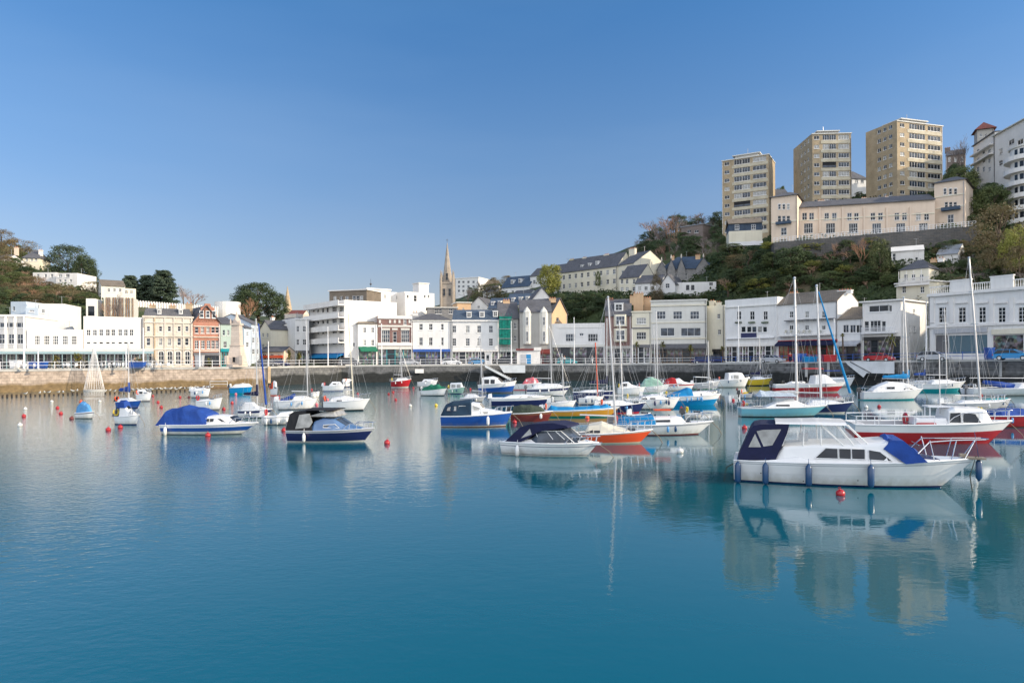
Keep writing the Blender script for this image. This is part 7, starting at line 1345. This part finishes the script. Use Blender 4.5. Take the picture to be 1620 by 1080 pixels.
def plate(name,pts,Y,th,mat,label,cat):
    o=P(pts[0][0],pts[0][1],Y(pts[0][0])); r=empty(name,label,cat,o); f=[P(x,y,Y(x))-o for x,y in pts]; n=len(f); d=V3((o.x,o.y,0)).normalized()*th; m=MB(); m.loft([[tuple(q) for q in f][::-1],[tuple(q+d) for q in f][::-1]]); m.build('panel',mat,r); return r
cY=lambda x:138.2
r=plate('quay_steps',[(789,577.5),(831,577.5),(831,589.5),(797,589.5)],cY,1.8,'concrete_white','pale concrete landing with steps in the middle of the harbour wall','steps')
o=r.location; 
m=MB(); n=14
for i in range(n):
    a=P(768+i*2.9,577.5+i*1.55,138.3)-V3(o); m.box(a.x,a.x+.42,a.y-.1,a.y+1.4,a.z-.5,a.z)
m.build('step','concrete',r); a=P(767,577,138)-V3(o); c=P(808,598.5,138)-V3(o); MB().hexa([(a.x,a.y-.2,a.z-.45),(c.x,c.y-.2,c.z-.45),(c.x,c.y,c.z-.45),(a.x,a.y,a.z-.45)],[(a.x,a.y-.2,a.z),(c.x,c.y-.2,c.z),(c.x,c.y,c.z),(a.x,a.y,a.z)]).build('parapet','concrete_white',r)
def wY(px):
    a=math.atan((px-810)/F); return rE(a)*cos(a)
rY=lambda x:wY(x)-1.0
r=plate('slipway',[(1337,571.5),(1415,571.5),(1415,591),(1371,590),(1366,597),(1341,577)],rY,.9,'concrete_white','white concrete ramp panel on the right harbour wall below the red saloon','ramp')
o=V3(r.location); MB().tube([tuple(P(1345,572,rY(1345)-.05)-o),tuple(P(1378,590,rY(1378)-.05)-o)],.07,4).build('handrail','frame_dark',r)
plate('sign_board',[(656.5,583.5),(670.5,583.5),(670.5,590),(656.5,590)],lambda x:wY(x)-.5,.12,'w_bright','blank white notice board fixed to the middle harbour wall','sign')
for x,l in ((1275.5,'left grey concrete buttress on the right harbour wall'),(1310.5,'right grey concrete buttress near the white ramp'),(1583,'grey concrete buttress on the wall near the right edge'),(426,'pale stone pier at the corner where the sunlit harbour wall ends')):
    plate('buttress',[(x-2.2,572 if x>600 else 580),(x+2.2,572 if x>600 else 580),(x+2.2,596 if x>600 else 606),(x-2.2,596 if x>600 else 606)],lambda q:wY(q)-.45,1.0,'concrete' if x>600 else 'stone_buff',l,'buttress')
def crate(px,Y,w,h,col,label,name='bin'):
    p=P(px,570,Y); r=empty(name,label,name,(p.x,p.y,gq(px))); MB().hexa([(-w*.45,-.4,0),(w*.45,-.4,0),(w*.45,.4,0),(-w*.45,.4,0)],[(-w/2,-.5,h),(w/2,-.5,h),(w/2,.5,h),(-w/2,.5,h)]).build('body',col,r); MB().box(-w/2-.05,w/2+.05,-.55,.55,h,h+.12).build('lid',col,r)
crate(1265,112,1.8,1.3,'g_blue','large blue bin on the quay in front of the inn'); crate(1281,110,2.2,.8,'g_cyan','low teal-blue bin beside the large blue bin'); crate(1311,108,2.0,1.0,'g_red','round-shouldered red container by the right railing','container')
crate(60,105,2.6,1.1,'g_blue','blue bin on the left quay beside the thick white pole'); crate(217,110,2.4,.9,'g_blue','blue cover beside the low cabbage palm on the left quay','container'); crate(25,104,1.3,1.3,'g_white','white cabinet on the left quay','cabinet'); crate(1565,96,.9,1.6,'g_blue','tall blue bin at the right end of the shutters'); crate(316,117,1.2,2.0,'g_grey','grey noticeboard cabinet in front of the red gabled house','cabinet')
# cafe tables on the left quay
tp=empty('cafe_table','round white cafe table with a folded umbrella under the verandah','table',tuple(P(150,575,105))[:2]+(3.37,),group='cafe tables under the verandah')
MB().lathe([(.4,.72),(.4,.75)],12).build('table_top','white_metal',tp); MB().tube([(0,0,0),(0,0,.72)],.03).build('leg','wire',tp)
for i in range(3): a=2*pi*i/3; MB().box(.6*cos(a)-.2,.6*cos(a)+.2,.6*sin(a)-.2,.6*sin(a)+.2,.42,.46).box(.75*cos(a)-.2,.75*cos(a)+.2,.75*sin(a)-.03,.75*sin(a)+.03,.46,.9).box(.6*cos(a)-.03,.6*cos(a)+.03,.6*sin(a)-.03,.6*sin(a)+.03,0,.42).build('chair_shell','g_white',tp)
for i,x in enumerate((30,50,78,100,112,140,165,176,188,210,240,262)): 
    if i: copy_tree(tp,tuple(P(x,575,103.5+x*.03+rnd.uniform(-1,1)))[:2]+(3.37,),rnd.uniform(0,3),label='round white cafe table with chairs under the verandah')
    else: tp.location=tuple(P(x,575,104))[:2]+(3.37,); tp['label']='round white cafe table with chairs under the verandah'
# ---------- wire Christmas tree cone ----------
cb=WP(149,618); c=empty('christmas_tree','tall white wire-frame Christmas tree cone standing in the water by the left wall','decoration',(cb.x,cb.y,.25)); H=P(149,548,cb.y).z-.25; rad=14*cb.y/F
MB().lathe([(rad+.1,-.3),(rad+.1,-.08)],24).build('platform','concrete',c)
ribs=MB()
for k in range(24): a=2*pi*k/24; ribs.tube([(rad*cos(a),rad*sin(a),0),(.08*cos(a),.08*sin(a),H)],.018,3)
ribs.build('frame_rib','white_metal',c); rg_=MB()
for i in range(22): 
    f=i/22; rr_=rad*(1-f)+.08*f; pts=[(rr_*cos(2*pi*k/20),rr_*sin(2*pi*k/20),H*f) for k in range(21)]; rg_.tube(pts,.011,3)
rg_.build('light_string','white_metal',c); MB().lathe([(.02,H-.1),(.12,H+.2),(.02,H+.5)],6).build('finial','white_metal',c)
# ---------- stake row and gulls ----------
pm=MB().tube([(0,0,-.8),(0,0,.3)],.13,7,.11).mesh('mooring_stake','pile')
def gull_mesh():
    m=MB(); m.cur=0
    rings=[]
    for x,z,r in ((-.24,.17,.015),(-.12,.16,.06),(0,.16,.085),(.1,.2,.07),(.16,.27,.045),(.2,.3,.045),(.24,.29,.02)): rings.append([(x,r*cos(2*pi*k/8),z+r*sin(2*pi*k/8)) for k in range(8)])
    m.loft(rings); m.cur=1
    for g in (1,-1): m.hexa([(-.3,g*.05,.17),(.08,g*.07,.15),(.08,g*.1,.17),(-.3,g*.06,.19)],[(-.3,g*.05,.2),(.06,g*.06,.24),(.06,g*.1,.22),(-.3,g*.06,.21)])
    m.cur=2; m.tube([(.24,0,.29),(.31,0,.27)],.014,4,.005); m.tube([(0,.03,.09),(0,.03,0)],.008,3); m.tube([(0,-.03,.09),(0,-.03,0)],.008,3)
    return m.mesh('seagull',['g_white','g_grey','g_yellow'])
gm=gull_mesh(); rg=random.Random(5)
stakes=[(4+i*7.4,interp(4+i*7.4,[(0,628.5),(120,624),(240,621),(340,617)])) for i in range(45)]
for i,(x,y) in enumerate(stakes):
    if 134<x<164: continue
    p=WP(x,y); o=link('mooring_stake',pm,None,(p.x,p.y,rg.uniform(-.12,.1)),rg.uniform(0,3)); tag(o,'short dark wooden stake in the row standing in the water along the left wall','stake','row of stakes in front of the left wall'); o.rotation_euler=(rg.uniform(-.06,.06),rg.uniform(-.06,.06),0)
    if rg.random()<(.45 if x<170 else .95):
        q=link('seagull',gm,None,(p.x,p.y,o.location.z+.3),rg.uniform(0,6.3)); q.scale=(1.1,)*3; tag(q,'white and grey gull perched on a stake of the row along the left wall','gull','gulls on the stake row')
    if x>185 and rg.random()<.75:
        q=link('seagull',gm,None,(p.x+.35,p.y+.5,.32),rg.uniform(0,6.3)); q.scale=(1.1,)*3; tag(q,'white and grey gull standing on the low beam behind the stakes','gull','gulls on the beam behind the stakes')
a=WP(185,619.5); c=WP(338,614); d=V3((c.x-a.x,c.y-a.y,0)); bm_=MB(); bm_.hexa([(a.x,a.y+.3,.12),(c.x,c.y+.3,.12),(c.x,c.y+.7,.12),(a.x,a.y+.7,.12)],[(a.x,a.y+.3,.31),(c.x,c.y+.3,.31),(c.x,c.y+.7,.31),(a.x,a.y+.7,.31)]); tag(bm_.build('beam','pile'),'low dark timber beam behind the right half of the stake row','beam')
p=WP(350,615); r=empty('pontoon','low timber pontoon with a white frame against the left wall','pontoon',(p.x,p.y,0)); MB().box(-2.5,2.2,-.6,.9,.1,.3).build('deck','wood',r); MB().tube([(-1.8,0,.3),(-1.8,0,1.2),(1,0,1.2),(1,0,.3)],.05,4).tube([(-1.8,0,.75),(1,0,.75)],.04,4).build('rail','white_metal',r)
# ---------- people on the quay ----------
def person(px,Y,label,c1,c2,walk=.2,rz=0):
    p=P(px,570,Y); me=bpy.data.meshes.new('person')
    J=[(0,0,.95,.13),(0,0,1.15,.12),(0,0,1.38,.14),(0,0,1.5,.06),(.01,0,1.6,.095),(0,0,1.73,.07),(0,.1,.9,.095),(walk*.6,.1,.5,.065),(walk,.1,.08,.05),(walk+.14,.1,.03,.035),(0,-.1,.9,.095),(-walk*.4,-.1,.5,.065),(-walk,-.1,.08,.05),(-walk+.14,-.1,.03,.035),
       (0,.19,1.4,.06),(-.04,.23,1.12,.045),(.08,.23,.9,.032),(.12,.23,.82,.03),(0,-.19,1.4,.06),(.04,-.23,1.12,.045),(.16,-.23,.92,.032),(.2,-.23,.84,.03)]
    E=[(0,1),(1,2),(2,3),(3,4),(4,5),(0,6),(6,7),(7,8),(8,9),(0,10),(10,11),(11,12),(12,13),(2,14),(14,15),(15,16),(16,17),(2,18),(18,19),(19,20),(20,21)]
    me.from_pydata([j[:3] for j in J],E,[]); o=bpy.data.objects.new('person',me); COL.objects.link(o); o.location=(p.x,p.y,gq(px)); o.rotation_euler=(0,0,rz); me.materials.append(M['skin'])
    md=o.modifiers.new('Skin','SKIN'); 
    for i,j in enumerate(J): me.skin_vertices[0].data[i].radius=(j[3],j[3])
    me.skin_vertices[0].data[0].use_root=True; sb=o.modifiers.new('Sub','SUBSURF'); sb.levels=1; sb.render_levels=1
    def cloth(nm_,idx,mat,k):
        mp_={v:i for i,v in enumerate(idx)}; ed=[(mp_[a],mp_[b_]) for a,b_ in E if a in mp_ and b_ in mp_]; m2=bpy.data.meshes.new(nm_); m2.from_pydata([J[i][:3] for i in idx],ed,[]); q=bpy.data.objects.new(nm_,m2); COL.objects.link(q); q.parent=o; m2.materials.append(M[mat]); q.modifiers.new('Skin','SKIN')
        for i,v in enumerate(idx): m2.skin_vertices[0].data[i].radius=(J[v][3]*k,J[v][3]*k)
        m2.skin_vertices[0].data[0].use_root=True; s2=q.modifiers.new('Sub','SUBSURF'); s2.levels=1; s2.render_levels=1
    cloth('trousers',[0,6,7,8,10,11,12],c2,1.18); cloth('jacket',[1,0,2,14,15,16,18,19,20],c1,1.22); MB().ball((-.015,0,1.7),.115,8,6,.9).build('hair','g_brown',o,True)
    tag(o,label,'person')
nm('skin',(.55,.34,.24),.6)
person(893,139.5,'person in a white coat standing by the railing left of the low wide shop','c_white','c_dgrey',.12,1.2); person(937,139.5,'person in a pale grey jacket by the railing in front of the low wide shop','c_grey','c_white',.1,.5); person(213.5,112,'person in dark clothes on the left quay by the blue cover','c_black','c_black',.15)
person(580,141,'person in a blue jacket walking on the quay right of the white hotel','c_blue','c_dgrey',.25); person(744,143,'person in a pale lilac jacket walking past the mansard terrace','c_sky','c_dgrey',.25,3); person(1250,112,'person in a red jacket on the quay in front of the inn','c_red','c_navy',.2,1)
